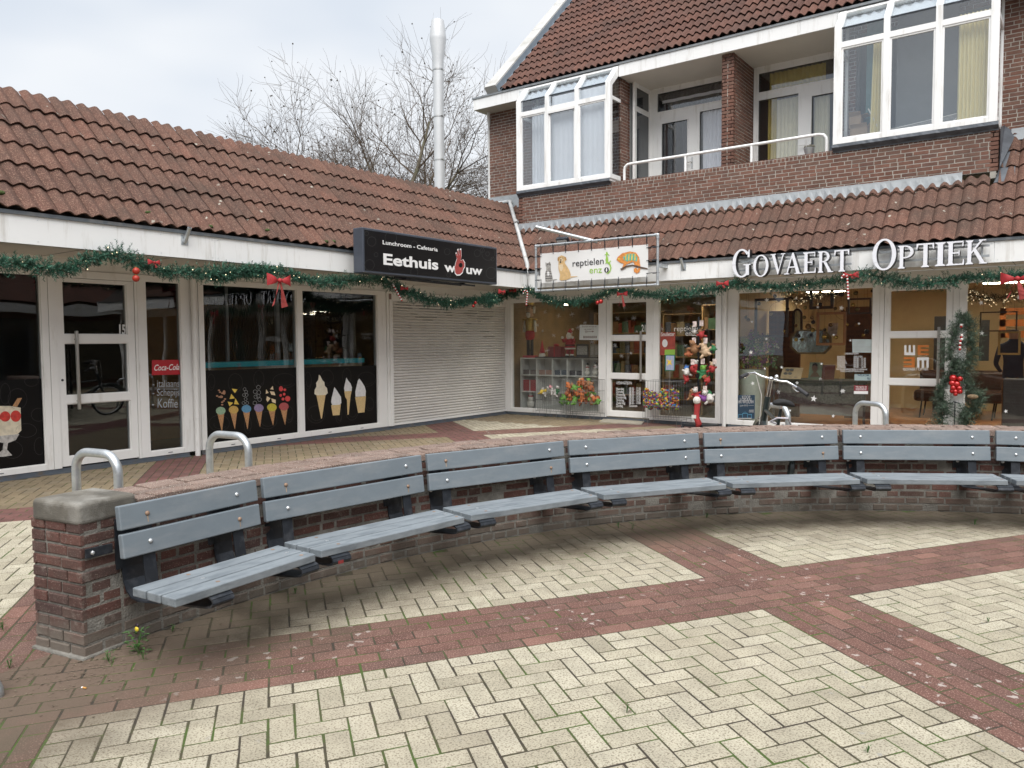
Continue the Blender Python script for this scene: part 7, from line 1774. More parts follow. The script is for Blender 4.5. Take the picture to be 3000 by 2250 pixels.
gb = fir_branch('fir_garland', [gj]+GL2, 1.5, .0034, .030, 'long green fir garland with warm fairy lights under the pet shop and optician fascia', 'garland', needle_m, 62, leds=85, group='fir garlands along the canopies', nl=22, w=.0042)
def bow(p, s, nrm, label, tails=1., name='ribbon_bow'):
    s *= 1.3
    p = Vector(p); nrm = Vector(nrm); r_ = Vector((0, 0, 1)).cross(nrm).normalized(); up = Vector((0, 0, 1)); t = thing(name, p, label, 'bow', 'red ribbon bows on the garlands')
    Q = lambda a, b, c=0: p+r_*a*s+up*b*s+nrm*c*s
    for sx in (-1, 1):
        mb = MB(); n = 7; vs = []
        for i in range(n):
            f = i/(n-1); h = .09+.42*f**.8; vs += [Q(sx*(.06+.62*f), .10*f+h/2*(1-.0*f), .13*math.sin(f*PI)), Q(sx*(.06+.62*f), .05*f, .22*math.sin(f*PI)), Q(sx*(.06+.62*f), .02-h/2, .13*math.sin(f*PI))]
        mb.add(vs, [(3*i+k, 3*i+k+1, 3*i+k+4, 3*i+k+3) for i in range(n-1) for k in range(2)]); build(mb, 'loop', red_cloth, t, smooth=True)
    build(MB().ball(Q(0, .02, .08), .12*s, 8, 6), 'knot', red_cloth, t, smooth=True)
    if tails:
        mb = MB()
        for sx, l in ((-1, 1.15), (1, 1.2)):
            vs = []
            for i in range(6):
                f = i/5; vs += [Q(sx*(.0+.12*f)-.02-.30*f*(sx < 0), -.08-l*f*tails, .06+.05*math.sin(f*5)), Q(sx*(.10+.30*f)+.06*f, -.08-l*f*tails+(.10 if i == 5 else 0), .05)]
            mb.add(vs, [(2*i, 2*i+1, 2*i+3, 2*i+2) for i in range(5)])
        build(mb, 'tails', red_mesh, t)
    return t
bow(onx(*Z2((622, 520)), 1.24), .215, (1, 0, 0), 'large red bow with two mesh tails hanging over the ice cream window')
bow(onx(*Z1((880, 330)), 1.22), .085, (1, 0, 0), 'small red bow above the cafe side light', .4)
bow(onx(*Z2((1478, 572)), 1.22), .10, (1, 0, 0), 'red poinsettia like bow under the black sign box', 0)
bow(onx(*Z3((155, 675)), 1.22), .12, (1, 0, 0), 'red bow in the corner left of the candy cane', .2)
bow(ony(*Z3((225, 668)), -.88), .10, (0, -1, 0), 'small red bow in the corner beside the candy cane', .2)
bow(ony(*Z3((935, 690)), -.90), .12, (0, -1, 0), 'narrow red bow with a long tail over the pet shop door', 1.14)
bow(ony(*Z3((1585, 622)), -.90), .12, (0, -1, 0), 'red ribbon bow on the garland left of the letter G', .35)
bow(ony(*Z4((965, 385)), -.90), .13, (0, -1, 0), 'red ribbon bow between the words of the optician letters', .2)
bow(ony(*Z4((2165, 412)), -.90), .22, (0, -1, 0), 'large red bow with tails at the right edge of the photo', .75)
def bauble(p, r, label, mat=None, n=1):
    t = thing('red_bauble', Vector(p)-V3(0, 0, r), label, 'bauble', 'red baubles on the garlands'); build(MB().ball(p, r, 20, 14), 'ball', mat or red_gloss, t, smooth=True); build(MB().lathe([(r*.25, 0), (r*.25, r*.2)], Vector(p)+V3(0, 0, r*.95), 10), 'cap', goldp, t)
mred = mk('matt_red_bauble', (.38, .03, .015), .45, var=.1)
bauble(onx(*Z1((778, 378)), 1.22), .040, 'matt red bauble above another one beside the cafe side light', mred); bauble(onx(*Z1((777, 421)), 1.22), .039, 'matt red bauble hanging lowest beside the cafe side light', mred)
bauble(onx(*Z2((1962, 668)), 1.20), .028, 'small shiny red bauble, upper of the pair over the shutter'); bauble(onx(*Z2((1948, 690)), 1.22), .026, 'small shiny red bauble, lower of the pair over the shutter')
bauble(ony(*Z3((776, 745)), -.90), .036, 'shiny red bauble, left of the pair over the pet shop window'); bauble(ony(*Z3((797, 738)), -.92), .040, 'shiny red bauble, right of the pair over the pet shop window')
def cane(p0, p1, curl, nrm, label, n=13):
    p0, p1 = Vector(p0), Vector(p1); t = thing('bead_candy_cane', p1, label, 'decoration', 'bead candy canes'); a, b = MB(), MB()
    pts = [p0.lerp(p1, i/(n-1)) for i in range(n)]; r_ = Vector((0, 0, 1)).cross(Vector(nrm)).normalized(); top_ = []
    for k in range(1, 6): an = PI*k/5; top_.append(p0+r_*(-curl*(1-math.cos(an))*.5)+V3(0, 0, abs(curl)*.5*math.sin(an)))
    for i, q in enumerate(top_[::-1]+pts): (a if i % 2 else b).ball(q, .0155, 8, 6)
    build(a, 'red_beads', red_gloss, t, smooth=True); build(b, 'white_beads', white_gl, t, smooth=True)
cane(onx(*Z2((1400, 545)), 1.22), onx(*Z2((1460, 652)), 1.22), .0, (1, 0, 0), 'red and white bead candy cane left over the shutter')
cane(ony(*Z3((322, 682)), -.92), ony(*Z3((314, 762)), -.92), .10, (0, -1, 0), 'red and white bead candy cane in the corner over the nutcracker', 11)
cane(ony(*Z4((940, 400)), -.92), ony(*Z4((947, 552)), -.92), .08, (0, -1, 0), 'red and white bead candy cane hanging in front of the optician window', 14)

# ------------------------------------------------------------------ wreath figure on a white stake
wf = thing('garland_figure', (8.47, -.62, 0), 'figure of two stacked fir garland loops on a white plank outside the optician', 'decoration')
WP = lambda p, y=-.62: ony(*WZ(p), y)
c1 = [(640, 270), (585, 370), (530, 480), (500, 590), (480, 690), (500, 760), (560, 800), (520, 880), (450, 940), (420, 1040), (350, 1130), (400, 1170), (455, 1220), (430, 1320), (400, 1400), (350, 1450)]
c2 = [(640, 270), (700, 360), (715, 470), (715, 580), (740, 660), (720, 760), (640, 810), (650, 900), (650, 1000), (720, 1070), (800, 1140), (810, 1230), (760, 1300), (680, 1280), (600, 1340), (680, 1420), (620, 1500)]
fir_branch('x', [WP(p) for p in c1], 1.75, .0028, .052, '', '', needle2_m, 71, parent=wf, nl=14, w=.0036)
fir_branch('x', [WP(p, -.58) for p in c2], 1.75, .0028, .052, '', '', needle2_m, 72, parent=wf, nl=14, w=.0036)
a = WP((600, 560), -.54); b = WP((560, 1500), -.54)
mb = MB(); mb.prism([WP((578, 560), -.54), WP((645, 560), -.54), WP((632, 900), -.54), WP((632, 1200), -.54), WP((610, 1470), -.54), WP((700, 1480), -.54), WP((700, 1600), -.54), WP((440, 1600), -.54), WP((440, 1460), -.54), WP((500, 1440), -.54), WP((485, 1000), -.54)], (0, .03, 0)); build(mb, 'white_plank', white_fascia, wf)
mb = MB(); rg = random.Random(5)
for (x, y, r) in ((525, 950, 32), (515, 1005, 29), (565, 1015, 30), (598, 958, 24), (527, 1055, 27), (590, 1060, 24), (560, 1000, 26), (515, 1090, 22), (550, 1095, 22), (596, 1095, 24), (550, 1122, 20), (575, 1040, 22)): mb.ball(WP((x, y), -.66-rg.uniform(0, .04)), r*.27132/FPX*13.1, 14, 10)
build(mb, 'red_bauble_cluster', red_gloss, wf, smooth=True)
a_, b_ = MB(), MB()
for i, p in enumerate(((613, 375), (611, 395), (620, 488), (612, 508), (618, 528), (605, 550), (602, 573), (600, 596), (598, 617), (596, 640))): (a_ if i % 2 else b_).ball(WP(p, -.70), .0185, 10, 7)
build(a_, 'red_beads', red_gloss, wf, smooth=True); build(b_, 'white_beads', white_gl, wf, smooth=True)
p = WP((735, 1150), -.72); build(MB().ball(p, .034, 10, 7, (2.1, 1, 1)), 'pine_cone', mk('pine_cone', (.20, .14, .08), .8, var=.4, scale=50, bump=1), wf)
mb = MB(); mb.tube([WP((545, 1200), -.60), WP((540, 1450), -.60)], .008, 6); mb.tube([WP((530, 1205), -.60), WP((600, 1225), -.60)], .010, 6); build(mb, 'black_rod', iron, wf)

# ------------------------------------------------------------------ wire baskets with dog toys, toy stand, door mat
wire_m = mk('basket_wire', (.22, .22, .215), .45, .6)
def basket(name, x0, x1, y0, y1, z0, z1, label, sag=.10, seed=0):
    t = thing(name, ((x0+x1)/2, (y0+y1)/2, 0), label, 'basket', 'wire toy baskets in front of the pet shop'); mb = MB()
    def grid(a, b, c, d, n, m_):
        for i in range(n+1): f = i/n; mb.tube([a.lerp(b, f), d.lerp(c, f)], .0022, 4, cap=False)
        for j in range(m_+1): f = j/m_; mb.tube([a.lerp(d, f), b.lerp(c, f)], .0030 if j in (0, m_) else .0022, 4, cap=False)
    A, B, C_, D = V3(x0, y0, z0), V3(x1, y0, z0), V3(x1, y1, z0), V3(x0, y1, z0); U = V3(0, 0, z1-z0)
    n = int((x1-x0)/.05); k = int((y1-y0)/.06)
    grid(A, B, B+U, A+U, n, 3); grid(D, C_, C_+U, D+U, n, 3); grid(A, D, D+U, A+U, k, 3); grid(B, C_, C_+U, B+U, k, 3)
    build(mb, 'wire_sides', wire_m, t)
    mb = MB(); mb.tube([A+V3(0, 0, 0), B, C_, D], .004, 5, closed=True); mb.tube([A+U, B+U, C_+U, D+U], .004, 5, closed=True)
    mb.tube([A+V3(0, 0, (z1-z0)*.35), B+V3(0, 0, (z1-z0)*.35)], .003, 4)
    build(mb, 'rim', wire_m, t)
    mb = MB()
    for x in (x0+.01, x1-.10):
        for y in (y0, y1): mb.tube([(x, y, z0), (x, y, .012), (x+.09, y, .012), (x+.09, y, z0)], .0035, 5, cap=False)
    build(mb, 'legs', wire_m, t)
    return t
yb0 = -.46
xs3 = [ony(*PZ((x, 700)), yb0).x for x in (135, 283, 475)]
zt3 = ony(*PZ((300, 512)), yb0).z
basket('wire_basket', xs3[0], xs3[1]-.02, yb0, -.08, .16, zt3, 'square wire basket of white plush toys under the pet shop window')
basket('wire_basket', xs3[1]+.01, xs3[2], yb0-.02, -.08, .14, zt3, 'wire basket heaped with orange and green toys under the pet shop window')
xr_ = [ony(*PZ((x, 750)), -.55).x for x in (748, 972)]; ztr = ony(*PZ((850, 522)), -.55).z
basket('wire_basket', xr_[0], xr_[1], -.55, -.12, .14, ztr, 'wire basket of multicoloured rope balls right of the pet shop door')
tm = {k: mk('toy_'+k, c, .8, var=.25, scale=25, bump=.4, bscale=60) for k, c in dict(orange=(.46, .14, .04), green=(.13, .30, .05), white=(.50, .48, .45), brown=(.26, .13, .06), red=(.33, .03, .03), pink=(.60, .28, .30), yellow=(.62, .45, .06), blue=(.05, .16, .42), rust=(.32, .10, .04), tan=(.48, .34, .22), dkgreen=(.03, .16, .06), purple=(.20, .06, .26)).items()}
def plush(p, s, colr, label, group, kind=0, seed=0):
    """small animal toy: body, head, limbs"""
    rg = random.Random(seed); p = Vector(p); t = thing('plush_toy', p, label, 'toy', group); R3 = Euler((rg.uniform(-.6, .6), rg.uniform(-.6, .6), rg.uniform(0, 6.28))).to_matrix()
    Q = lambda a, b, c: p+V3(0, 0, s*.35)+R3 @ (V3(a, b, c)*s)
    mb = MB(); mb.ball(Q(0, 0, 0), .34*s, 10, 7, (1, 1, 1)); mb.ball(Q(0, 0, .25), .28*s, 10, 7)
    for a in ((.3, .25, -.2), (-.3, .25, -.2), (.35, -.1, .15), (-.35, -.1, .15)): mb.tube([Q(a[0]*.4, a[1]*.4, a[2]*.4), Q(*a), Q(a[0]*1.5, a[1]*1.5, a[2]*1.4)], [.13*s, .12*s, .09*s], 7)
    build(mb, 'body', tm[colr[0]], t, smooth=True)
    mb = MB(); mb.ball(Q(0, -.08, .52), .26*s, 10, 7); [mb.ball(Q(sx*.2, 0, .72), .10*s, 7, 5) for sx in (-1, 1)]; build(mb, 'head', tm[colr[1]], t, smooth=True)
    mb = MB(); [mb.ball(Q(sx*.10, -.31, .56), .035*s, 6, 4) for sx in (-1, 1)]; mb.ball(Q(0, -.34, .47), .045*s, 6, 4); build(mb, 'face', blk, t)
rg = random.Random(77)
Gt1 = 'plush toys in the wire baskets'
spots = [((170, 578), 'yellow', 'white', 'small yellow and white plush duck in the left of the square basket'), ((188, 585), 'white', 'yellow', 'white plush beside the yellow duck in the square basket'), ((215, 560), 'white', 'pink', 'pink and white plush on top of the square basket'), ((232, 578), 'white', 'white', 'white plush in the middle of the square basket'), ((262, 568), 'dkgreen', 'white', 'green and white plush at the right of the square basket'), ((250, 590), 'white', 'white', 'white plush low at the right of the square basket')]
for k, (q, a, b, lb) in enumerate(spots):
    p = ony(*PZ(q), -.30); plush(p-V3(0, 0, .07), .13, (a, b), lb, Gt1, seed=k)
OC = ['orange', 'rust', 'green', 'brown', 'orange', 'tan', 'green', 'orange']
adj = ['topmost', 'upper', 'middle', 'lower']
k = 0
for row, (yy, xa, xb, n) in enumerate(((532, 385, 440, 3), (555, 330, 450, 5), (585, 315, 460, 6), (615, 300, 470, 6), (635, 290, 490, 7))):
    for i in range(n):
        c1_, c2_ = rg.choice(OC), rg.choice(OC); x = xa+(xb-xa)*i/(n-1); p = ony(*PZ((x, yy+rg.uniform(-5, 5))), -.16-.2*rg.random())
        if row == 4 and i < 3: c1_ = c2_ = 'green'
        plush(p-V3(0, 0, .07), .15, (c1_, c2_), '%s toy with %s head, %s from the left, %s row of the heaped basket' % (c1_, c2_, ['first', 'second', 'third', 'fourth', 'fifth', 'sixth', 'seventh'][i], ['top', 'second', 'middle', 'fourth', 'bottom'][row]), 'animal toys heaped in the basket', seed=100+k); k += 1
# rope balls
rc = ['orange', 'yellow', 'red', 'blue', 'purple', 'green']
rb_i = 0
for row in range(5):
    for i in range(8):
        u = 768+i*24.5; v = 582+row*20+(6 if i % 2 else -4)
        if row == 0 and i in (2, 3): continue
        p = ony(*PZ((u, v)), -.20-.25*rg.random()); rg2 = random.Random(200+rb_i); t = thing('rope_ball', p-V3(0, 0, .05), 'multicoloured rope ball, one of the heap in the basket right of the pet shop door', 'toy', 'rope balls in the right wire basket'); 
        bs = {c: MB() for c in rc}
        for q in range(26):
            d = V3(rg2.gauss(0, 1), rg2.gauss(0, 1), rg2.gauss(0, 1)).normalized(); bs[rg2.choice(rc)].ball(p+d*.045, .019, 6, 4)
        for c, b in bs.items():
            if b.v: build(b, 'rope_knots', tm[c], t, smooth=True)
        rb_i += 1
# toy stand
sx0 = ony(*PZ((1065, 770)), -.50).x; ys0 = -.50
st_ = thing('toy_stand', (sx0, ys0, 0), 'black wheeled display stand hung with plush dog toys', 'display stand')
mb = MB(); mb.tube([(sx0, ys0, .06), (sx0, ys0, 1.95)], .018, 8); mb.box((sx0-.22, ys0-.18, .05), (sx0+.32, ys0+.18, .09))
for z in (.62, 1.10, 1.42, 1.72): mb.tube([(sx0-.22, ys0, z), (sx0+.24, ys0, z)], .008, 6); [mb.tube([(sx0+x, ys0, z), (sx0+x, ys0-.2, z+.02)], .004, 5) for x in (-.2, -.1, 0, .1, .2)]
build(mb, 'post_and_hooks', iron, st_); mb = MB(); [mb.lathe([(.035, -.015), (.035, .015)], (sx0+x, ys0-.2, .035), 12, (1, 0, 0)) for x in (-.2, .3)]; build(mb, 'wheels', blk, st_)
Gs = 'plush toys hanging on the display stand'
def cardtag(p, w, h, mat, t): build(MB().box((p.x-w/2, p.y-.004, p.z), (p.x+w/2, p.y, p.z+h)), 'card_tag', mat, t)
hang = [((1045, 330), .26, 'brown', 'brown', 'brown round plush with big eyes on the stand'), ((1110, 345), .27, 'tan', 'tan', 'pale tan plush dog on the right of the stand'), ((1012, 360), .18, 'rust', 'brown', 'small rust coloured plush at the left of the second row'), ((1155, 330), .16, 'dkgreen', 'brown', 'small dark plush at the far right of the second row'),
        ((1040, 440), .24, 'red', 'white', 'red plush Santa with a white beard in the middle of the stand'), ((1092, 470), .24, 'dkgreen', 'green', 'round green plush wreath on the stand'), ((1145, 445), .20, 'red', 'tan', 'red and tan plush reindeer at the right of the stand'), ((1000, 465), .20, 'white', 'blue', 'white plush snowman with a blue scarf at the left of the stand'), ((1000, 505), .17, 'red', 'red', 'red plush hanging low at the left of the stand'), ((1120, 510), .18, 'red', 'rust', 'red striped plush under the reindeer'),
        ((1028, 600), .20, 'brown', 'brown', 'brown plush bear low at the left of the stand'), ((1055, 590), .19, 'red', 'white', 'Santa head of the long red scarf toy'), ((1100, 610), .22, 'purple', 'white', 'purple and white plush penguin low on the stand'), ((1135, 615), .24, 'white', 'dkgreen', 'white plush snowman with a green hat low on the stand'), ((1085, 250), .18, 'red', 'brown', 'small dark red plush at the top of the stand'), ((1045, 235), .12, 'white', 'white', 'small white plush ball at the top of the stand')]
for k, (q, s, a, b, lb) in enumerate(hang):
    p = ony(*PZ(q), ys0-.17); plush(p-V3(0, 0, s*.4), s*.82, (a, b), lb, Gs, seed=300+k)
mb = MB(); pts = [ony(*PZ(p), ys0-.22) for p in ((1060, 600), (1062, 640), (1058, 690), (1055, 730), (1070, 765), (1060, 785))]; mb.tube([p for p in pts], [.045, .06, .05, .055, .055, .035], 8)
t = tag(build(mb, 'scarf_toy', tm['red'], smooth=True), 'long red scarf toy hanging from the stand almost to the paving', 'toy'); mb = MB(); mb.ball(pts[1]+V3(0, -.03, .03), .07, 8, 6); mb.box(pts[3]+V3(-.06, -.06, -.01), pts[3]+V3(.02, -.055, .05)); part_of(t, 'white_trim', mb, beard)
mb = MB()
for q in ((1042, 288), (1108, 290), (1035, 412), (1092, 408), (1105, 565), (1160, 410), (1052, 570), (1046, 195), (1085, 190)): p = ony(*PZ(q), ys0-.21); mb.box((p.x-.035, p.y-.003, p.z-.045), (p.x+.035, p.y, p.z+.05))
build(mb, 'card_tags', mk('tag_paper', (.55, .45, .42), .6, var=.6, scale=25), st_)
# mat
m4 = [onz(*PZ(p)) for p in ((497, 758), (545, 730), (775, 742), (742, 772))]
mb = MB().hexa([p+V3(0, 0, .001) for p in m4]+[p+V3(0, 0, .022) for p in m4]); tag(build(mb, 'door_mat', mk('mat_beige', (.34, .31, .25), .95, var=.12, bump=.6, bscale=200)), 'flat beige mat on the paving in front of the pet shop door', 'mat')

# ------------------------------------------------------------------ bicycle
dv = ray(2289, 1180); dv.z = 0; dv.normalize(); sad = V3(CAM.x, CAM.y, 0)+dv*8.05
db = ray(2246, 1120); db.z = 0; db.normalize(); bar = V3(CAM.x, CAM.y, 0)+db*8.72
fw_ = (bar-sad); dist = fw_.length; az = math.atan2(fw_.y, fw_.x)
bi = thing('bicycle', sad, 'silver and black city bicycle with black saddle and rear rack leaning between the stands', 'bicycle', rz=az)
bi.rotation_euler = (R(7), 0, az); bi.location = sad+V3(-fw_.y, fw_.x, 0).normalized()*.11
bk_ = mk('bike_paint', (.025, .035, .035), .3, .2, coat=.5); chrome = mk('chrome', (.75, .76, .78), .18, 1.0, var=.03); rubber = mk('tyre', (.015, .015, .015), .8); grip_m = mk('grip_rubber', (.03, .03, .033), .7)
hx = dist; sz = .935
def bp(mb, name, mat, smooth=True, par=None): return build(mb, name, mat, par or bi, root=bi, local=True, smooth=smooth, autos=50)
bp(MB().tube([(hx-.05, 0, .34), (hx+.02, 0, .30)], .02, 8), 'axle', bk_)
frame = MB(); frame.tube([(0, 0, sz-.06), (.10, 0, .30)], .017, 10); frame.tube([(.10, 0, .30), (hx-.0, 0, .64)], .026, 10); frame.tube([(.04, 0, .74), (hx-.02, 0, .80)], .019, 10); frame.tube([(hx-.035, 0, .95), (hx+.02, 0, .60)], .030, 10)
for s_ in (-1, 1): frame.tube([(.10, s_*.03, .30), (-.34, s_*.06, .33)], .010, 8); frame.tube([(.03, s_*.02, .62), (-.34, s_*.06, .33)], .008, 8)
bp(frame, 'frame', bk_)
fork = MB(); [fork.tube([(hx+.03, s_*.045, .60), (hx+.08, s_*.05, .5), (hx+.13, s_*.05, .33)], .018, 8) for s_ in (-1, 1)]; fork.tube([(hx+.02, -.045, .62), (hx+.02, .045, .62)], .02, 8); bp(fork, 'fork', bk_)
def wheel(cx):
    t_ = MB(); r = .32
    P_ = [(cx+r*math.cos(a*PI/20), 0, .33+r*math.sin(a*PI/20)) for a in range(40)]; w_ = bp(MB().tube(P_, .020, 10, closed=True), 'wheel', rubber)
    P_ = [(cx+(r-.03)*math.cos(a*PI/20), 0, .33+(r-.03)*math.sin(a*PI/20)) for a in range(40)]; bp(MB().tube(P_, .012, 8, closed=True), 'rim', chrome, par=w_)
    mb = MB(); mb.tube([(cx, -.04, .33), (cx, .04, .33)], .02, 8)
    for k in range(28): a = k*2*PI/28; mb.tube([(cx, (-.03 if k % 2 else .03), .33), (cx+(r-.03)*math.cos(a), 0, .33+(r-.03)*math.sin(a))], .0011, 3, cap=False)
    bp(mb, 'spokes', chrome, par=w_)
wheel(hx+.13); wheel(-.34)
for cx, a0, a1 in ((hx+.13, 30, 150), (-.34, 20, 190)): bp(MB().tube([(cx+.36*math.cos(R(a)), 0, .33+.36*math.sin(R(a))) for a in range(a0, a1, 8)], .032, 6), 'mudguard', bk_)
sd2 = MB(); n = 14; prof = [(-.15, .085), (-.10, .115), (-.04, .105), (.03, .06), (.10, .028), (.14, .016)]
for i in range(len(prof)): 
    pass
vs = []
for (x, w_) in prof:
    for (a, zz_) in ((-1, -.035), (-1, .0), (-.6, .035), (0, .040), (.6, .035), (1, 0), (1, -.035)): vs.append((x, a*w_, sz+.0+zz_*(1 if w_ > .05 else .8)))
m_ = 7; fs = [(i*m_+k, i*m_+k+1, (i+1)*m_+k+1, (i+1)*m_+k) for i in range(len(prof)-1) for k in range(6)]+[tuple(range(6, -1, -1)), tuple(35+k for k in range(7))]+[tuple([i*m_ for i in range(6)]+[i*m_+6 for i in range(5, -1, -1)])]
sd2.add(vs, fs); so_ = build(sd2, 'saddle', mk('saddle_black', (.012, .012, .013), .75), bi, root=bi, local=True, smooth=True); sub = so_.modifiers.new('s', 'SUBSURF'); sub.levels = 2; sub.render_levels = 2
bp(MB().tube([(0, 0, sz-.03), (.01, 0, sz-.12)], .014, 8), 'seat_post', chrome)
hb_z = 1.14
stm = MB(); stm.tube([(hx-.03, 0, .90), (hx-.055, 0, 1.02), (hx-.075, 0, hb_z-.01)], .021, 10); stm.ball((hx-.075, 0, hb_z), .028, 10, 8); so_ = bp(stm, 'stem', chrome)
hb = MB(); pts = []
for s_ in (1, -1):
    q = [(hx-.075, 0, hb_z), (hx-.06, s_*.09, hb_z+.012), (hx-.07, s_*.17, hb_z+.035), (hx-.13, s_*.235, hb_z+.02), (hx-.20, s_*.275, hb_z-.0)]
    q = [(x, y, z-abs(y)*.26) if s_ == -1 else (x+abs(y)*.25, y, z+abs(y)*.05) for x, y, z in q]
    hb.tube(q, .0125, 10)
    g0, g1 = Vector(q[-2]).lerp(Vector(q[-1]), .6), Vector(q[-1])+(Vector(q[-1])-Vector(q[-2])).normalized()*.13
    bp(MB().tube([g0, g1], [.020, .021], 12), 'grip', grip_m)
    lv = Vector(q[-2]); bp(MB().tube([lv+V3(.03, 0, -.03), lv+V3(-.02, s_*.03, -.055), lv+V3(-.09, s_*.06, -.05)], .006, 6).ball(lv+V3(.02, 0, -.015), .018, 8, 6), 'brake_lever', chrome)
    bp(MB().tube([lv+V3(.03, 0, -.02), lv+V3(.10, -s_*.08, .03), (hx+.03, s_*.05, .95), (hx+.04, s_*.03, .62)], .0032, 5), 'cable', white_gl if s_ > 0 else grip_m)
bp(hb, 'handlebar', chrome)
bp(MB().ball((hx-.05, -.06, hb_z+.03), .024, 12, 8), 'bell', chrome)
rk = MB()
for s_ in (-1, 1): rk.tube([(-.08, s_*.05, .70), (-.55, s_*.07, .71)], .006, 6); rk.tube([(-.45, s_*.07, .71), (-.34, s_*.07, .34)], .005, 6); rk.tube([(-.12, s_*.05, .70), (-.30, s_*.03, .745), (-.5, s_*.04, .735)], .004, 5)
for x in (-.1, -.22, -.34, -.46, -.55): rk.tube([(x, -.06, .705), (x, .06, .705)], .005, 6)
bp(rk, 'rear_rack', chrome)
bp(MB().tube([(-.06, -.10, .74), (-.15, -.04, .80), (-.12, .05, .79), (-.03, .09, .74), (.02, .02, .72)], .009, 8), 'coiled_lock', mk('lock_sleeve', (.5, .48, .52), .4))

# ------------------------------------------------------------------ weeds, litter
leaf_m = mk('weed_leaf', (.045, .115, .022), .6, var=.4, scale=40); dry_m = mk('dry_litter', (.15, .115, .08), .95, var=.5, scale=30)
def weed(p, h, n, label, seed, flower=False, mat=None):
    rg = random.Random(seed); t = thing('weed', p, label, 'weed', 'small weeds in the paving joints'); p = Vector(p); mb = MB()
    for k in range(n):
        az = rg.uniform(0, 2*PI); f = rg.uniform(.1, 1); c = p+V3(math.cos(az)*h*.35*f, math.sin(az)*h*.35*f, h*rg.uniform(.05, 1)); d = V3(math.cos(az), math.sin(az), rg.uniform(-.2, .7)).normalized(); sd = d.cross(V3(0, 0, 1)).normalized(); L_ = h*rg.uniform(.18, .34)
        u_ = V3(0, 0, L_*.12); mb.add([c, c+d*L_*.5+sd*L_*.22+u_, c+d*L_, c+d*L_*.5-sd*L_*.22+u_], [(0, 1, 2, 3)])
    build(mb, 'leaves', mat or leaf_m, t); mb = MB()
    for k in range(5): az = rg.uniform(0, 6.28); mb.tube([p, p+V3(math.cos(az)*h*.2, math.sin(az)*h*.2, h*.8)], .0015, 4)
    build(mb, 'stems', leaf_m, t)
    if flower:
        c = p+V3(0, 0, h*1.05); mb = MB(); mb.ball(c, .013, 8, 5, (1.2, .6, 1)); build(mb, 'yellow_petals', mk('pansy_yellow', (.65, .50, .04), .6), t); mb = MB(); mb.ball(c+V3(-.004, .004, .017), .012, 8, 5, (1.3, .6, .9)); build(mb, 'dark_petals', mk('pansy_dark', (.02, .01, .02), .6), t)
weed(onz(403, 1912), .115, 60, 'leafy weed with a yellow and black pansy flower at the foot of the wall', 1, True)
weed(onz(318, 1938), .055, 26, 'small green weed left of the pansy', 2); weed(onz(420, 1932), .05, 20, 'small green weed right of the pansy', 3)
weed(onz(505, 1852), .04, 20, 'tiny weed under the first bench', 4); weed(onz(865, 1740), .05, 16, 'thin weed under the second bench', 5)
weed(onz(1812, 1548), .06, 22, 'bright weed under the fourth bench, left of its neighbour', 6); weed(onz(1852, 1551), .06, 26, 'bright weed under the fourth bench, right of its neighbour', 7); weed(onz(2070, 1518), .06, 22, 'small weed under the fifth bench by the wall', 8)
weed(onz(2855, 1538), .06, 14, 'thin upright weed under the sixth bench', 9); weed(onz(8, 1845), .06, 30, 'dark weed at the left edge of the photo', 10); weed(onz(28, 1958), .05, 26, 'flat green weed beside the low steel hoop', 11)
weed(onz(1836, 2088), .045, 22, 'withered brown weed in a joint of the foreground panel', 12, mat=mk('withered_leaf', (.17, .13, .09), .8, var=.4, scale=40)); weed(onz(2542, 2205), .03, 18, 'small grass tuft in the foreground joint at the right', 13); weed(onz(2895, 1822), .03, 14, 'small moss tuft in the red band at the right', 14)
lm = MB(); rg = random.Random(91)
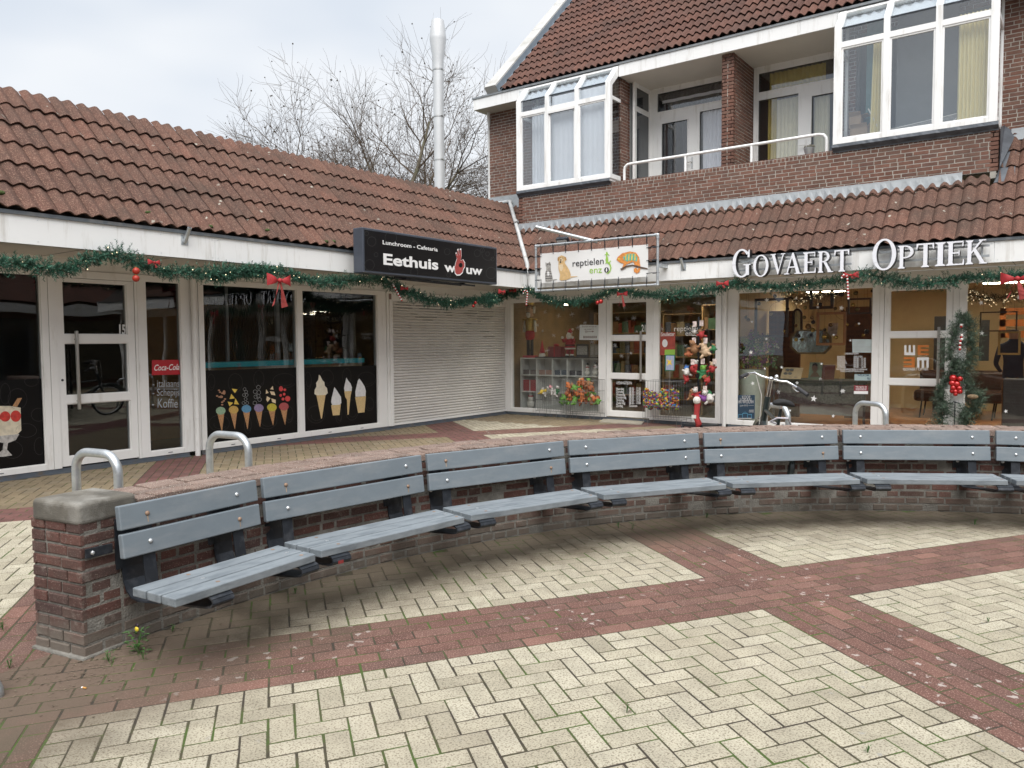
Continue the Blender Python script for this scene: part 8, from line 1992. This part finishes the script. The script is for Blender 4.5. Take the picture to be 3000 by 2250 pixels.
for k in range(2600):
    a = rg.uniform(96, 191); r_ = RF-.03-abs(rg.gauss(0, .16)); p = pol(r_, a, .002+rg.random()*.006)
    if rg.random() < .25: p = V3(6.0+rg.gauss(.1, .22), -11.62+rg.gauss(0, .16), .003)
    az = rg.uniform(0, 6.28); L_ = rg.uniform(.003, .018); d = V3(math.cos(az), math.sin(az), rg.uniform(-.1, .3))*L_; sd = V3(-math.sin(az), math.cos(az), .1)*L_*rg.uniform(.1, .35); lm.add([p, p+d*.5+sd, p+d, p+d*.5-sd], [(0, 1, 2, 3)])
tag(build(lm, 'leaf_litter', dry_m), 'dry brown leaf crumbs and twigs washed against the low wall', kind='stuff')
p = onz(243, 2018); cg = thing('cigarette_butt', p, 'orange and white cigarette butt on the red pavers', 'litter'); build(MB().tube([p+V3(0, 0, .006), p+V3(.018, .006, .006)], .004, 8), 'filter', mk('filter_orange', (.55, .28, .08), .8), cg); build(MB().tube([p+V3(-.006, -.002, .006), p+V3(0, 0, .006)], .004, 8), 'paper', txt_w, cg)

# ------------------------------------------------------------------ buildings on the far side of the square (seen in the window glass)
for (nm, a, b, hh_, lb) in (('opposite_shops', (19.5, -22), (24, 3), 3.0, 'low brick shop row across the square to the east'), ('opposite_houses', (-2, -31), (22, -26), 5.2, 'brick terrace across the square behind the photographer')):
    t = thing(nm, (a[0], a[1], 0), lb, 'building'); build(MB().box((a[0], a[1], 0), (b[0], b[1], hh_)), 'wall', brick_far_m, t)
    if nm == 'opposite_shops':
        build(MB().prism([(19, -22, 3.0), (24.5, -22, 3.0), (21.8, -22, 5.0)], (0, 25, 0)), 'roof', tile_up_m, t); build(MB().box((18.9, -22, 2.6), (19.0, 3, 2.9)), 'fascia', white_fascia, t)
        build(MB().box((19.45, -21, .3), (19.5, 2, 2.4)), 'window', MATS['dark_pane'], t)
    else:
        build(MB().prism([(-2, -31.5, 5.2), (-2, -25.5, 5.2), (-2, -28.5, 8.5)], (24, 0, 0)), 'roof', tile_up_m, t); build(MB().box((-2, -25.55, 4.9), (22, -25.45, 5.15)), 'fascia', white_fascia, t)
        mb = MB(); [mb.box((x, -26, z), (x+1.6, -25.97, z+1.4)) for x in range(-1, 21, 3) for z in (.8, 3.2)]; build(mb, 'windows', MATS['dark_pane'], t)
